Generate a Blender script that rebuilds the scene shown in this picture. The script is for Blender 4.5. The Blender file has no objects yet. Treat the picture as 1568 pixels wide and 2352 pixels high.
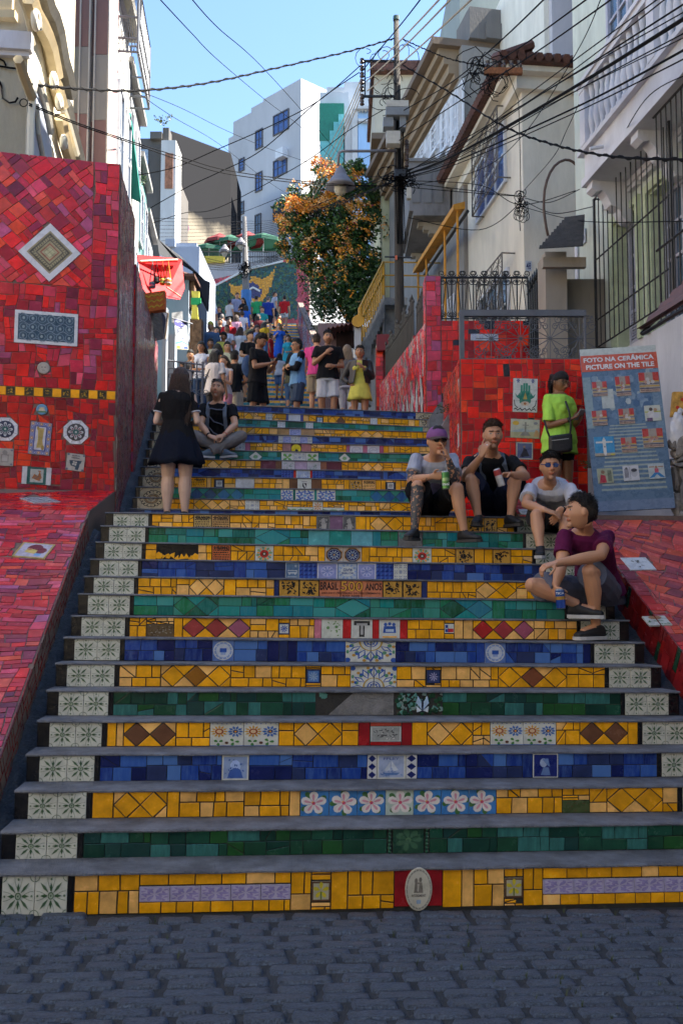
import bpy,math,random,numpy
from mathutils import Vector,Matrix,noise
R = math.radians
SC = bpy.context.scene
COL = SC.collection
# camera
EYE = 1.64
F = 2070.0                      # focal length in units of a 1568 x 2352 picture
PITCH = math.atan(146.0/F)
CP,SP_ = math.cos(PITCH),math.sin(PITCH)
cam_d = bpy.data.cameras.new('camera'); cam = bpy.data.objects.new('camera',cam_d); COL.objects.link(cam)
cam.location = (0,0,EYE); cam.rotation_euler = (math.pi/2+PITCH,0,0)
cam_d.sensor_fit = 'VERTICAL'; cam_d.sensor_height = 36.0; cam_d.lens = 36.0*F/2352.0
cam_d.clip_start = 0.05; cam_d.clip_end = 3000
cam_d.dof.use_dof = True; cam_d.dof.focus_distance = 7.5; cam_d.dof.aperture_fstop = 5.6
SC.camera = cam
# light
SUN_EL,SUN_AZ = R(52),R(84)    # azimuth from +Y towards +X
world = bpy.data.worlds.new('World'); SC.world = world; world.use_nodes = True
nt = world.node_tree; nt.nodes.clear()
sky = nt.nodes.new('ShaderNodeTexSky'); sky.sky_type = 'NISHITA'; sky.sun_disc = False
sky.sun_elevation = SUN_EL; sky.sun_rotation = SUN_AZ; sky.air_density = 1.0; sky.dust_density = 0.25; sky.ozone_density = 4.0
bg = nt.nodes.new('ShaderNodeBackground'); bg.inputs['Strength'].default_value = 0.085
wo = nt.nodes.new('ShaderNodeOutputWorld')
nt.links.new(sky.outputs[0],bg.inputs[0]); nt.links.new(bg.outputs[0],wo.inputs[0])
sd = bpy.data.lights.new('sun','SUN'); sd.energy = 5.0; sd.angle = R(0.53); sd.color = (1,.93,.82)
sun = bpy.data.objects.new('sun',sd); COL.objects.link(sun)
sv = Vector((math.sin(SUN_AZ)*math.cos(SUN_EL),math.cos(SUN_AZ)*math.cos(SUN_EL),math.sin(SUN_EL)))
sun.rotation_euler = sv.to_track_quat('Z','Y').to_euler()
sun.location = (20,20,40)
SC.view_settings.view_transform = 'Standard'; SC.view_settings.look = 'None'
SC.view_settings.exposure = 2.35; SC.view_settings.gamma = 1.0
SC.view_settings.use_curve_mapping = False
# picture <> place
def ray(x,y):
 a,b = (x-784.0)/F,(1176.0-y)/F
 return Vector((a,CP-b*SP_,SP_+b*CP))
def P(x,y,D):
 """point seen at (x,y) of the picture,D metres ahead"""
 r = ray(x,y); return Vector((0,0,EYE))+r*(D/r.y)
def proj(p):
 q = Vector(p)-Vector((0,0,EYE))
 d = q.y*CP+q.z*SP_; u = -q.y*SP_+q.z*CP
 return (784+F*q.x/max(d,.01),1176-F*u/max(d,.01),d)
TH = math.atan(0.112); CT,ST = math.cos(TH),math.sin(TH)
def S(u,w,z=0.0):
 """street frame: u to the right across the street,w uphill along it"""
 return Vector((u*CT-w*ST,u*ST+w*CT,z))
def onplane(x,y,o,n):
 r = ray(x,y); c = Vector((0,0,EYE))
 return c+r*((o-c).dot(n)/r.dot(n))
NU,NW = Vector((CT,ST,0)),Vector((-ST,CT,0))
def PU(x,y,u):   # seen at (x,y) on the facade plane u
 return onplane(x,y,S(u,0),NU)
def PW(x,y,w):   # seen at (x,y) on the cross plane w
 return onplane(x,y,S(0,w),NW)
def UW(p): return (p.x*CT+p.y*ST,-p.x*ST+p.y*CT)
# materials
MATS = {}
def _new(name):
 m = bpy.data.materials.new(name); m.use_nodes = True; MATS[name] = m
 nt = m.node_tree; return m,nt,nt.nodes['Principled BSDF']
def mat(name,col,rough=.7,var=.18,scale=6.0,bump=.15,bscale=40.0,metal=0,stain=0,stain_col=(.03,.03,.03),spec=.5,stretch=None,alpha=1,trans=0,src='plain',coat=0,objrand=0):
 if name in MATS: return MATS[name]
 m,nt,b = _new(name); N,L = nt.nodes,nt.links
 tc = N.new('ShaderNodeTexCoord'); co = tc.outputs['Object']
 if objrand:
  oi = N.new('ShaderNodeObjectInfo'); vm = N.new('ShaderNodeVectorMath'); vm.operation = 'MULTIPLY_ADD'
  L.new(oi.outputs['Random'],vm.inputs[0]); vm.inputs[1].default_value = (37,61,23); L.new(co,vm.inputs[2]); co = vm.outputs[0]
 if stretch:
  mp = N.new('ShaderNodeMapping'); mp.inputs['Scale'].default_value = stretch; L.new(co,mp.inputs[0]); co = mp.outputs[0]
 n1 = N.new('ShaderNodeTexNoise'); n1.inputs['Scale'].default_value = scale; n1.inputs['Detail'].default_value = 6; n1.inputs['Roughness'].default_value = .65
 L.new(co,n1.inputs['Vector'])
 if src == 'object':
  c0 = N.new('ShaderNodeObjectInfo').outputs['Color']
 elif src == 'attr':
  at = N.new('ShaderNodeAttribute'); at.attribute_name = 'Col'; c0 = at.outputs['Color']
 else:
  rgb = N.new('ShaderNodeRGB'); rgb.outputs[0].default_value = (*col,1); c0 = rgb.outputs[0]
 mr = N.new('ShaderNodeMapRange'); mr.inputs['From Min'].default_value = .3; mr.inputs['From Max'].default_value = .7
 mr.inputs['To Min'].default_value = 1-var; mr.inputs['To Max'].default_value = 1+var
 L.new(n1.outputs['Fac'],mr.inputs['Value'])
 mx = N.new('ShaderNodeVectorMath'); mx.operation = 'SCALE'; L.new(c0,mx.inputs[0]); L.new(mr.outputs[0],mx.inputs['Scale'])
 out = mx.outputs[0]
 if stain:
  n2 = N.new('ShaderNodeTexNoise'); n2.inputs['Scale'].default_value = scale*.35; n2.inputs['Detail'].default_value = 8; n2.inputs['Roughness'].default_value = .7; L.new(co,n2.inputs['Vector'])
  cr = N.new('ShaderNodeMapRange'); cr.inputs['From Min'].default_value = .52; cr.inputs['From Max'].default_value = .66; cr.inputs['To Max'].default_value = stain; L.new(n2.outputs['Fac'],cr.inputs['Value'])
  mm = N.new('ShaderNodeMixRGB'); L.new(cr.outputs[0],mm.inputs[0]); L.new(out,mm.inputs[1]); mm.inputs[2].default_value = (*stain_col,1); out = mm.outputs[0]
 L.new(out,b.inputs['Base Color'])
 b.inputs['Metallic'].default_value = metal; b.inputs['Specular IOR Level'].default_value = spec
 rr = N.new('ShaderNodeMapRange'); rr.inputs['To Min'].default_value = max(.02,rough-.1); rr.inputs['To Max'].default_value = min(1,rough+.1)
 L.new(n1.outputs['Fac'],rr.inputs['Value']); L.new(rr.outputs[0],b.inputs['Roughness'])
 if coat: b.inputs['Coat Weight'].default_value = coat; b.inputs['Coat Roughness'].default_value = .08
 if trans: b.inputs['Transmission Weight'].default_value = trans
 if alpha < 1: b.inputs['Alpha'].default_value = alpha
 if bump:
  n3 = N.new('ShaderNodeTexNoise'); n3.inputs['Scale'].default_value = bscale; n3.inputs['Detail'].default_value = 5; L.new(co,n3.inputs['Vector'])
  bp = N.new('ShaderNodeBump'); bp.inputs['Strength'].default_value = bump; bp.inputs['Distance'].default_value = .02; L.new(n3.outputs['Fac'],bp.inputs['Height']); L.new(bp.outputs[0],b.inputs['Normal'])
 return m
glaze = mat('glazed_tile',None,rough=.25,var=.28,scale=9,bump=.12,bscale=14,src='object',objrand=1)
glaze_print = mat('printed_tile',None,rough=.28,var=.12,scale=14,bump=.08,bscale=20,src='attr')
painted = mat('painted_stuff',None,rough=.6,var=.15,scale=9,bump=.15,bscale=60,src='attr')
def streak_mat(name,lo,amt,rough=.2):
 m,nt,b = _new(name); N,L = nt.nodes,nt.links
 tc = N.new('ShaderNodeTexCoord'); oi = N.new('ShaderNodeObjectInfo')
 vm = N.new('ShaderNodeVectorMath'); vm.operation = 'MULTIPLY_ADD'; L.new(oi.outputs['Random'],vm.inputs[0]); vm.inputs[1].default_value = (37,61,23); L.new(tc.outputs['Object'],vm.inputs[2])
 mp = N.new('ShaderNodeMapping'); mp.inputs['Scale'].default_value = (34,7,10); L.new(vm.outputs[0],mp.inputs[0])
 n = N.new('ShaderNodeTexNoise'); n.inputs['Scale'].default_value = 1.2; n.inputs['Detail'].default_value = 5; n.inputs['Roughness'].default_value = .7; L.new(mp.outputs[0],n.inputs['Vector'])
 mr = N.new('ShaderNodeMapRange'); mr.inputs['From Min'].default_value = .42; mr.inputs['From Max'].default_value = .75; mr.inputs['To Max'].default_value = amt; L.new(n.outputs['Fac'],mr.inputs['Value'])
 mm = N.new('ShaderNodeMixRGB'); L.new(mr.outputs[0],mm.inputs[0]); L.new(oi.outputs['Color'],mm.inputs[1]); mm.inputs[2].default_value = (*lo,1)
 L.new(mm.outputs[0],b.inputs['Base Color']); b.inputs['Roughness'].default_value = rough
 n3 = N.new('ShaderNodeTexNoise'); n3.inputs['Scale'].default_value = 16; L.new(vm.outputs[0],n3.inputs['Vector'])
 bp = N.new('ShaderNodeBump'); bp.inputs['Strength'].default_value = .15; bp.inputs['Distance'].default_value = .02; L.new(n3.outputs['Fac'],bp.inputs['Height']); L.new(bp.outputs[0],b.inputs['Normal'])
 return m
glaze_blue = streak_mat('streaked_blue_glaze',(.10,.22,.52),.42)
glaze_teal = streak_mat('streaked_teal_glaze',(.08,.34,.32),.45)
grout_dark = mat('dark_grout',(.035,.034,.032),rough=.9,scale=30,bump=.4)
grout_red = mat('grey_grout',(.17,.12,.10),rough=.9,scale=30,bump=.4)
concrete = mat('worn_concrete',(.20,.20,.205),rough=.85,var=.3,scale=10,bump=.5,bscale=90,stain=.55,stain_col=(.06,.06,.065))
concrete_light = mat('pale_concrete',(.34,.33,.31),rough=.85,var=.25,scale=5,bump=.4,bscale=60,stain=.6,stain_col=(.1,.1,.1))
curb_m = mat('rough_dark_curb',(.026,.030,.036),rough=.55,var=.6,scale=25,bump=1.0,bscale=55)
black_gloss = mat('black_tile',(.008,.008,.010),rough=.2,bump=.05)
# objects
def link(o,parent=None):
 COL.objects.link(o)
 if parent is not None: o.parent = parent
 return o
def tag(o,label=None,cat=None,group=None,kind=None):
 if label: o['label'] = label
 if cat: o['category'] = cat
 if group: o['group'] = group
 if kind: o['kind'] = kind
 return o
def empty(name,loc=(0,0,0),rz=0,parent=None):
 o = bpy.data.objects.new(name,None); o.location = loc; o.rotation_euler = (0,0,rz); o.empty_display_size = .1
 return link(o,parent)
def thing(name,label,cat,loc=(0,0,0),rz=0,group=None):
 return tag(empty(name,loc,rz),label,cat,group)
class MB:
 def __init__(s): s.v = []; s.f = []; s.c = []; s.m = []
 def face(s,pts,col=None,mi=0):
  n = len(s.v); s.v += [tuple(p) for p in pts]; s.f.append(tuple(range(n,n+len(pts)))); s.c.append(col or (1,1,1)); s.m.append(mi)
 def hexa(s,b,t,col=None,mi=0):
  n = len(s.v); k = len(b); s.v += [tuple(p) for p in b]+[tuple(p) for p in t]
  fs = [tuple(range(n+k-1,n-1,-1)),tuple(range(n+k,n+2*k))]+[(n+i,n+(i+1) % k,n+k+(i+1) % k,n+k+i) for i in range(k)]
  s.f += fs; s.c += [col or (1,1,1)]*len(fs); s.m += [mi]*len(fs)
  return s
 def box(s,x0,x1,y0,y1,z0,z1,T=None,col=None,mi=0):
  q = [(x0,y0),(x1,y0),(x1,y1),(x0,y1)]
  T = T or (lambda x,y,z: (x,y,z))
  return s.hexa([T(x,y,z0) for x,y in q],[T(x,y,z1) for x,y in q],col,mi)
 def sbox(s,u0,u1,w0,w1,z0,z1,col=None,mi=0):
  return s.box(u0,u1,w0,w1,z0,z1,S,col,mi)
 def tube(s,pts,r,k=6,col=None,mi=0,cap=True):
  pts = [Vector(p) for p in pts]; n0 = len(s.v); m = len(pts)
  rr = r if isinstance(r,(list,tuple)) else [r]*m
  up = Vector((0,0,1)); prev = None
  for i,p in enumerate(pts):
   t = (pts[min(i+1,m-1)]-pts[max(i-1,0)])
   t = t.normalized() if t.length > 1e-9 else Vector((0,0,1))
   if prev is None:
    a = t.cross(up)
    if a.length < .05: a = t.cross(Vector((1,0,0)))
   else:
    a = prev-t*prev.dot(t)
   a.normalize(); prev = a; b = t.cross(a)
   for j in range(k):
    an = 2*math.pi*j/k; s.v.append(tuple(p+(a*math.cos(an)+b*math.sin(an))*rr[i]))
  fs = [(n0+i*k+j,n0+i*k+(j+1) % k,n0+(i+1)*k+(j+1) % k,n0+(i+1)*k+j) for i in range(m-1) for j in range(k)]
  if cap: fs += [tuple(range(n0+k-1,n0-1,-1)),tuple(range(n0+(m-1)*k,n0+m*k))]
  s.f += fs; s.c += [col or (1,1,1)]*len(fs); s.m += [mi]*len(fs)
  return s
 def lathe(s,prof,c=(0,0,0),k=16,T=None,col=None,mi=0):
  n0 = len(s.v); m = len(prof); c = Vector(c); T = T or (lambda v: v)
  for r,z in prof:
   for j in range(k):
    an = 2*math.pi*j/k; s.v.append(tuple(T(Vector((c.x+r*math.cos(an),c.y+r*math.sin(an),c.z+z)))))
  fs = [(n0+i*k+j,n0+i*k+(j+1) % k,n0+(i+1)*k+(j+1) % k,n0+(i+1)*k+j) for i in range(m-1) for j in range(k)]
  fs += [tuple(range(n0+k-1,n0-1,-1)),tuple(range(n0+(m-1)*k,n0+m*k))]
  s.f += fs; s.c += [col or (1,1,1)]*len(fs); s.m += [mi]*len(fs)
  return s
 def build(s,name,mats,parent=None,smooth=False,kind=None,color=False,label=None):
  me = bpy.data.meshes.new(name); me.from_pydata(s.v,[],s.f)
  for m_ in (mats if isinstance(mats,(list,tuple)) else [mats]): me.materials.append(m_)
  if any(s.m): me.polygons.foreach_set('material_index',s.m)
  if color:
   at = me.color_attributes.new('Col','FLOAT_COLOR','CORNER'); d = []
   for f,c in zip(s.f,s.c): d += [c[0],c[1],c[2],1.0]*len(f)
   at.data.foreach_set('color',d)
  if smooth: me.polygons.foreach_set('use_smooth',[True]*len(s.f))
  me.update()
  o = link(bpy.data.objects.new(name,me),parent)
  if kind: o['kind'] = kind
  if label: o['label'] = label
  return o
LAB = bpy.data.scenes.new('workshop')     # a scratch scene: modifiers are applied in it,then it is removed
def bake(data,setup=None):
 o = bpy.data.objects.new('scratch',data); LAB.collection.objects.link(o)
 if setup: setup(o)
 vl = LAB.view_layers[0]; vl.update(); dg = vl.depsgraph
 me = bpy.data.meshes.new_from_object(o.evaluated_get(dg)); bpy.data.objects.remove(o); return me
# flat polygons
def clip(poly,a,b,c):
 out = []
 for i,p in enumerate(poly):
  q = poly[(i+1) % len(poly)]; dp = a*p[0]+b*p[1]-c; dq = a*q[0]+b*q[1]-c
  if dp <= 0: out.append(p)
  if (dp < 0 < dq) or (dq < 0 < dp):
   t = dp/(dp-dq); out.append((p[0]+(q[0]-p[0])*t,p[1]+(q[1]-p[1])*t))
 return out
def area(p): return .5*sum(p[i][0]*p[(i+1) % len(p)][1]-p[(i+1) % len(p)][0]*p[i][1] for i in range(len(p)))
def ccw(p): return list(p) if area(p) > 0 else list(reversed(p))
def edges(poly):
 for i,p in enumerate(poly):
  q = poly[(i+1) % len(poly)]; dx,dy = q[0]-p[0],q[1]-p[1]; l = math.hypot(dx,dy)
  if l > 1e-7: yield (dy/l,-dx/l,(dy*p[0]-dx*p[1])/l)     # outward normal of a ccw polygon
def inter(poly,conv):
 for a,b,c in edges(conv):
  poly = clip(poly,a,b,c)
  if len(poly) < 3: return []
 return poly
def minus(poly,conv):
 out = []
 for a,b,c in edges(conv):
  o = clip(poly,-a,-b,-c)
  if len(o) > 2 and abs(area(o)) > 1e-5: out.append(o)
  poly = clip(poly,a,b,c)
  if len(poly) < 3: return out
 return out
def inset(poly,g):
 q = poly
 for a,b,c in edges(poly):
  q = clip(q,a,b,c-g)
  if len(q) < 3: return []
 r = []
 for p in q:
  if not r or math.hypot(p[0]-r[-1][0],p[1]-r[-1][1]) > 1e-4: r.append(p)
 if len(r) > 2 and math.hypot(r[0][0]-r[-1][0],r[0][1]-r[-1][1]) < 1e-4: r.pop()
 return r if len(r) > 2 else []
def rect(x0,y0,x1,y1): return [(x0,y0),(x1,y0),(x1,y1),(x0,y1)]
def rot2(p,a,c=(0,0)):
 ca,sa = math.cos(a),math.sin(a); return [(c[0]+(x-c[0])*ca-(y-c[1])*sa,c[1]+(x-c[0])*sa+(y-c[1])*ca) for x,y in p]
def ngon(cx,cy,r,k,a0=0,ry=None): return [(cx+r*math.cos(a0+2*math.pi*i/k),cy+(ry or r)*math.sin(a0+2*math.pi*i/k)) for i in range(k)]
def ribbon(pts,w,closed=False):
 out = []; n = len(pts)
 for i in range(n if closed else n-1):
  p,q = pts[i],pts[(i+1) % n]; dx,dy = q[0]-p[0],q[1]-p[1]; l = math.hypot(dx,dy) or 1; nx,ny = -dy/l*w/2,dx/l*w/2; ex,ey = dx/l*w*.3,dy/l*w*.3
  out.append([(p[0]+nx-ex,p[1]+ny-ey),(p[0]-nx-ex,p[1]-ny-ey),(q[0]-nx+ex,q[1]-ny+ey),(q[0]+nx+ex,q[1]+ny+ey)])
 return out
def arc(cx,cy,r,a0,a1,k,ry=None): return [(cx+r*math.cos(R(a0+(a1-a0)*i/k)),cy+(ry or r)*math.sin(R(a0+(a1-a0)*i/k))) for i in range(k+1)]
# tiled panels
class Panel:
 """a flat piece of wall,riser or ramp: local x to the right,y up its face,z out of it"""
 def __init__(s,parent,o,xd,yd):
  s.parent = parent; s.o = Vector(o); s.x = Vector(xd).normalized(); z = s.x.cross(Vector(yd)).normalized(); s.y = z.cross(s.x).normalized(); s.z = z
  s.M = Matrix((s.x,s.y,s.z)).transposed().to_4x4(); s.M.translation = s.o
  s.tiles = []
 def w(s,x,y,z=0): return s.o+s.x*x+s.y*y+s.z*z
 def loc(s,p): q = Vector(p)-s.o; return (q.dot(s.x),q.dot(s.y))
 def hit(s,x,y): return s.loc(onplane(x,y,s.o,s.z))
def tile_mesh(poly,th,bev,cx,cy,top_dz=0):
 n = len(poly); ins = inset(poly,bev)
 if len(ins) != n: ins = [(cx+(x-cx)*.86,cy+(y-cy)*.86) for x,y in poly]
 v = [(x-cx,y-cy,0) for x,y in poly]+[(x-cx,y-cy,th-bev*.6) for x,y in poly]+[(x-cx,y-cy,th) for x,y in ins]
 f = [(i,(i+1) % n,n+(i+1) % n,n+i) for i in range(n)]+[(n+i,n+(i+1) % n,2*n+(i+1) % n,2*n+i) for i in range(n)]+[tuple(range(2*n,3*n))]
 return v,f
def add_tile(pan,poly,col,rng,th=.007,bev=.0018,m=None,name='tile',tilt=.02,prints=None,label=None,quad=None,ccol=None,parent=None):
 poly = ccw(poly)
 if len(poly) < 3 or area(poly) < 8e-5: return None
 cx = sum(p[0] for p in poly)/len(poly); cy = sum(p[1] for p in poly)/len(poly)
 v,f = tile_mesh(poly,th,bev,cx,cy)
 me = bpy.data.meshes.new(name)
 cols = [col]*len(f)
 if prints:
  x0,y0,x1,y1 = quad or (min(p[0] for p in poly),min(p[1] for p in poly),max(p[0] for p in poly),max(p[1] for p in poly))
  for k,(pp,c) in enumerate(prints):
   lay = th+.0003+k*min(.0001,.003/len(prints))
   b = len(v); q = [(x0+(x1-x0)*min(1,max(0,px)),y0+(y1-y0)*min(1,max(0,py))) for px,py in pp]
   v += [(x-cx,y-cy,lay) for x,y in ccw(q)]; f.append(tuple(range(b,b+len(q)))); cols.append(c)
  m = m or glaze_print
 m = m or glaze
 me.from_pydata(v,[],f); me.materials.append(m)
 if prints or m in (glaze_print,painted):
  at = me.color_attributes.new('Col','FLOAT_COLOR','CORNER'); d = []
  for ff,c in zip(f,cols): d += [c[0],c[1],c[2],1.0]*len(ff)
  at.data.foreach_set('color',d)
 o = bpy.data.objects.new(name,me); o.color = (*col,1)
 par = parent or pan.parent
 M = Matrix.Translation((cx,cy,0)) @ Matrix.Rotation(rng.uniform(-tilt,tilt),4,'X') @ Matrix.Rotation(rng.uniform(-tilt,tilt),4,'Y')
 link(o,par); o.matrix_basis = pan_local(pan,par) @ M
 if label: o['label'] = label
 return o
def world_m(o):
 m = o.matrix_basis.copy()
 while o.parent is not None: o = o.parent; m = o.matrix_basis @ m
 return m
_pm = {}
def pan_local(pan,par):
 k = (id(pan),par.name)
 if k not in _pm: _pm[k] = world_m(par).inverted() @ pan.M
 return _pm[k]
def vis(pan,poly):
 cx = sum(p[0] for p in poly)/len(poly); cy = sum(p[1] for p in poly)/len(poly)
 x,y,d = proj(pan.w(cx,cy)); return (-40 < x < 1608 and -40 < y < 2390 and d > 0),math.sqrt(abs(area(poly)))/max(d,.1)
def add_field(pan,items,rng,limit=290,m=None,th=.007,name='tile'):
 """items: (polygon,colour); the largest seen become parts,the rest one joined part"""
 sc = []
 for poly,c in items:
  ok,s_ = vis(pan,poly); sc.append((s_ if ok else -1,poly,c))
 sc.sort(key=lambda t: -t[0])
 keep = [t for t in sc[:limit] if t[0] > 0]; rest = sc[len(keep):]
 for _,poly,c in keep: add_tile(pan,poly,c,rng,th=th*rng.uniform(.75,1.25),m=m,name=name)
 if rest:
  b = MB()
  for _,poly,c in rest:
   poly = ccw(poly); cx = sum(p[0] for p in poly)/len(poly); cy = sum(p[1] for p in poly)/len(poly)
   t2 = th*rng.uniform(.75,1.25); v,f = tile_mesh(poly,t2,.0018,cx,cy); n = len(b.v)
   b.v += [(x+cx,y+cy,z) for x,y,z in v]; b.f += [tuple(i+n for i in ff) for ff in f]; b.c += [c]*len(f); b.m += [0]*len(f)
  o = b.build(name+'_field',glaze_print,pan.parent,color=True,kind='stuff'); o.matrix_basis = pan_local(pan,pan.parent)
def mosaic(region,unit,rng,gap,holes=(),angle=0,sizes=None,warp=.12,drop=6e-4):
 """irregular rectangles of a few sizes packed over a convex region"""
 sizes = sizes or [(2,2,5),(2,1,5),(1,2,5),(1,1,2),(3,2,2),(2,3,2),(3,1,1)]
 c = (sum(p[0] for p in region)/len(region),sum(p[1] for p in region)/len(region))
 reg = rot2(region,-angle,c); hl = [rot2(h,-angle,c) for h in holes]
 x0,x1 = min(p[0] for p in reg),max(p[0] for p in reg); y0,y1 = min(p[1] for p in reg),max(p[1] for p in reg)
 nx,ny = int((x1-x0)/unit)+2,int((y1-y0)/unit)+2
 wv = {}; sd_ = rng.uniform(0,50)
 def g(i,j):
  if (i,j) not in wv:
   q = Vector((i*.23+sd_,j*.23,.5)); wv[i,j] = (x0+(i+warp*3*noise.noise(q)+rng.uniform(-.02,.02))*unit,y0+(j+warp*3*noise.noise(q+Vector((9,9,9)))+rng.uniform(-.02,.02))*unit)
  return wv[i,j]
 used = set(); out = []; bag = [(a,b) for a,b,k in sizes for _ in range(k)]
 for j in range(ny):
  for i in range(nx):
   if (i,j) in used: continue
   a,b = rng.choice(bag)
   while any((i+p,j+q) in used for p in range(a) for q in range(b)):
    if a > 1: a -= 1
    elif b > 1: b -= 1
    else: break
   for p in range(a):
    for q in range(b): used.add((i+p,j+q))
   poly = [g(i,j),g(i+a,j),g(i+a,j+b),g(i,j+b)]
   poly = inter(poly,ccw(reg))
   if len(poly) < 3: continue
   parts = [poly]
   for h in hl:
    nxt = []
    for q in parts:
     iq = inter(q,ccw(h))
     if len(iq) > 2 and abs(area(iq)) > 1e-6: nxt += minus(q,ccw(h))
     else: nxt.append(q)
    parts = nxt
   for q in parts:
    q = inset(ccw(q),gap/2)
    if len(q) > 2 and area(q) > drop: out.append(rot2(q,angle,c))
 return out
# printed decoration,drawn as flat shapes in the unit square
WHT = (.62,.64,.60); CRM = (.52,.43,.28); BLK = (.012,.012,.015); NVY = (.015,.03,.14); BLU = (.03,.10,.42); SKY = (.15,.33,.62)
YEL = (.90,.41,.006); PCH = (.94,.53,.16); DGR = (.02,.08,.035); TEA = (.02,.20,.19); RED = (.50,.02,.02); ORG = (.62,.16,.05); LIL = (.38,.34,.55); BRN = (.12,.05,.03); GRY = (.2,.2,.21)
SQ = rect(0,0,1,1)
def lin(c,k): return tuple(min(1,x*k) for x in c)
def frame(c,w=.06): return [(rect(0,0,1,w),c),(rect(0,1-w,1,1),c),(rect(0,w,w,1-w),c),(rect(1-w,w,1,1-w),c)]
def petals(cx,cy,r0,r1,k,wd,c,a0=0):
 o = []
 for i in range(k):
  a = a0+2*math.pi*i/k; rm = (r0+r1)/2; dx,dy = math.cos(a),math.sin(a)
  q = [(0,0),(.4,.8),(.72,1),(.93,.6),(1,0),(.93,-.6),(.72,-1),(.4,-.8)] if wd > .045 else [(0,0),(.5,1),(1,0),(.5,-1)]; L_ = r1-r0
  o.append(([(cx+dx*(r0+L_*t)-dy*wd*s_,cy+dy*(r0+L_*t)+dx*wd*s_) for t,s_ in q],c))
 return o
def scribble(rng,c,n=22,s=.09,box=(0.05,.05,.95,.95)):
 o = []
 for _ in range(n):
  x,y = rng.uniform(box[0]+s,box[2]-s),rng.uniform(box[1]+s,box[3]-s)
  o.append((rot2([(x-s*rng.uniform(.4,1.2),y-s*.3),(x,y-s*rng.uniform(.2,.8)),(x+s*rng.uniform(.4,1.2),y+s*.1),(x+s*.2,y+s*rng.uniform(.2,.8))],rng.uniform(0,3),(x,y)),c))
 return o
def d_green(rng):
 g = (.05,.11,.05); g2 = (.10,.17,.10); o = []
 for cx,cy in ((0,0),(1,0),(1,1),(0,1)):
  a0 = {(0,0): 0,(1,0): 90,(1,1): 180,(0,1): 270}[(cx,cy)]
  for r,w in ((.62,.012),(.14,.02)):
   for q in ribbon(arc(cx,cy,r,a0+4,a0+86,9),w): o.append((q,g2))
 o += petals(.5,.5,.1,.48,4,.044,g2,math.pi/4)+petals(.5,.5,.1,.45,4,.018,g,math.pi/4)
 o += petals(.5,.5,.06,.34,4,.044,g,0)
 o += [(ngon(.5,.5,.115,12),WHT),(ngon(.5,.5,.10,12),g),(ngon(.5,.5,.07,12),(.3,.36,.28)),(ngon(.5,.5,.025,6),g)]
 for cx,cy in ((.08,.5),(.92,.5),(.5,.08),(.5,.92)): o.append((ngon(cx,cy,.035,6),g2))
 return o
def d_rosette(side,half):
 """a quarter of the big cream and black rosette; side 0 left 1 right,half 0 bottom row 1 top row"""
 cx = 1 if side == 0 else 0; cy = 1 if half == 0 else 0; o = []; K = (.02,.02,.022); Bn = (.22,.12,.05)
 a0 = {(1,1): 180,(0,1): 270,(1,0): 90,(0,0): 0}[(cx,cy)]
 def A(r,w,c,k=8):
  for q in ribbon(arc(cx,cy,r,a0,a0+90,k),w):
   q = inter(ccw(q),SQ)
   if len(q) > 2: o.append((q,c))
 for i in range(4):
  a = R(a0+11.25+22.5*i)
  px,py = cx+.66*math.cos(a),cy+.66*math.sin(a)
  for q in ribbon([(px+.16*math.cos(a+t),py+.16*math.sin(a+t)) for t in (-1.9,-1.3,-.65,0,.65,1.3,1.9)],.055):
   q = inter(ccw(q),SQ)
   if len(q) > 2: o.append((q,K))
 A(.50,.05,K); A(.40,.10,Bn); A(.32,.02,K);
 for i in range(3):
  a = R(a0+15+30*i)
  o.append(([(cx+.06*math.cos(a),cy+.06*math.sin(a)),(cx+.2*math.cos(a+.16),cy+.2*math.sin(a+.16)),(cx+.27*math.cos(a),cy+.27*math.sin(a)),(cx+.2*math.cos(a-.16),cy+.2*math.sin(a-.16))],(.02,.06,.12)))
 o = [(inter(ccw(p),SQ),c) for p,c in o]; ex,ey = 1-cx,1-cy
 for t in ((.12,.14),(.2,.06),(.06,.22)): o.append((ngon(ex+(t[0] if ex == 0 else -t[0]),ey+(t[1] if ey == 0 else -t[1]),.045,5),Bn))
 return [(p,c) for p,c in o if len(p) > 2]
def d_sunflowers(rng):
 o = [(rect(0,0,1,.025),BLU)]
 o += petals(.27,.62,.1,.27,12,.035,(.62,.33,.03))+[(ngon(.27,.62,.13,12),(.35,.08,.02)),(ngon(.27,.62,.08,8),(.7,.5,.3))]
 o += petals(.76,.62,.08,.25,10,.045,(.06,.16,.45))+[(ngon(.76,.62,.08,10),(.02,.05,.2)),(ngon(.76,.62,.04,6),YEL)]
 o += petals(.25,.17,.02,.15,3,.05,(.06,.22,.05),.5)+petals(.72,.18,.02,.16,3,.05,(.06,.22,.05),2.2)+[(ngon(.5,.14,.06,7),BRN)]
 for i in range(7): o.append((ngon(.07+.14*i,.95,.022,5),BLU))
 return o
def d_orchid(rng,bgc):
 o = [(SQ,bgc)]; W_ = (.72,.68,.66); cx,cy = .48+rng.uniform(-.05,.05),.5
 o += petals(cx,cy,.2,.52,4,.10,(.06,.16,.05),rng.uniform(0,1))
 o += petals(cx,cy,.0,.47,5,.16,W_,.3+rng.uniform(-.15,.15)); o += petals(cx,cy,.05,.36,5,.05,(.62,.30,.38),.35)
 o += [(ngon(cx,cy,.07,7),(.6,.08,.16)),(ngon(cx-.04,cy+.05,.03,5),YEL)]
 return [(inter(ccw(p),SQ),c) for p,c in o if len(inter(ccw(p),SQ)) > 2]
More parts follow.
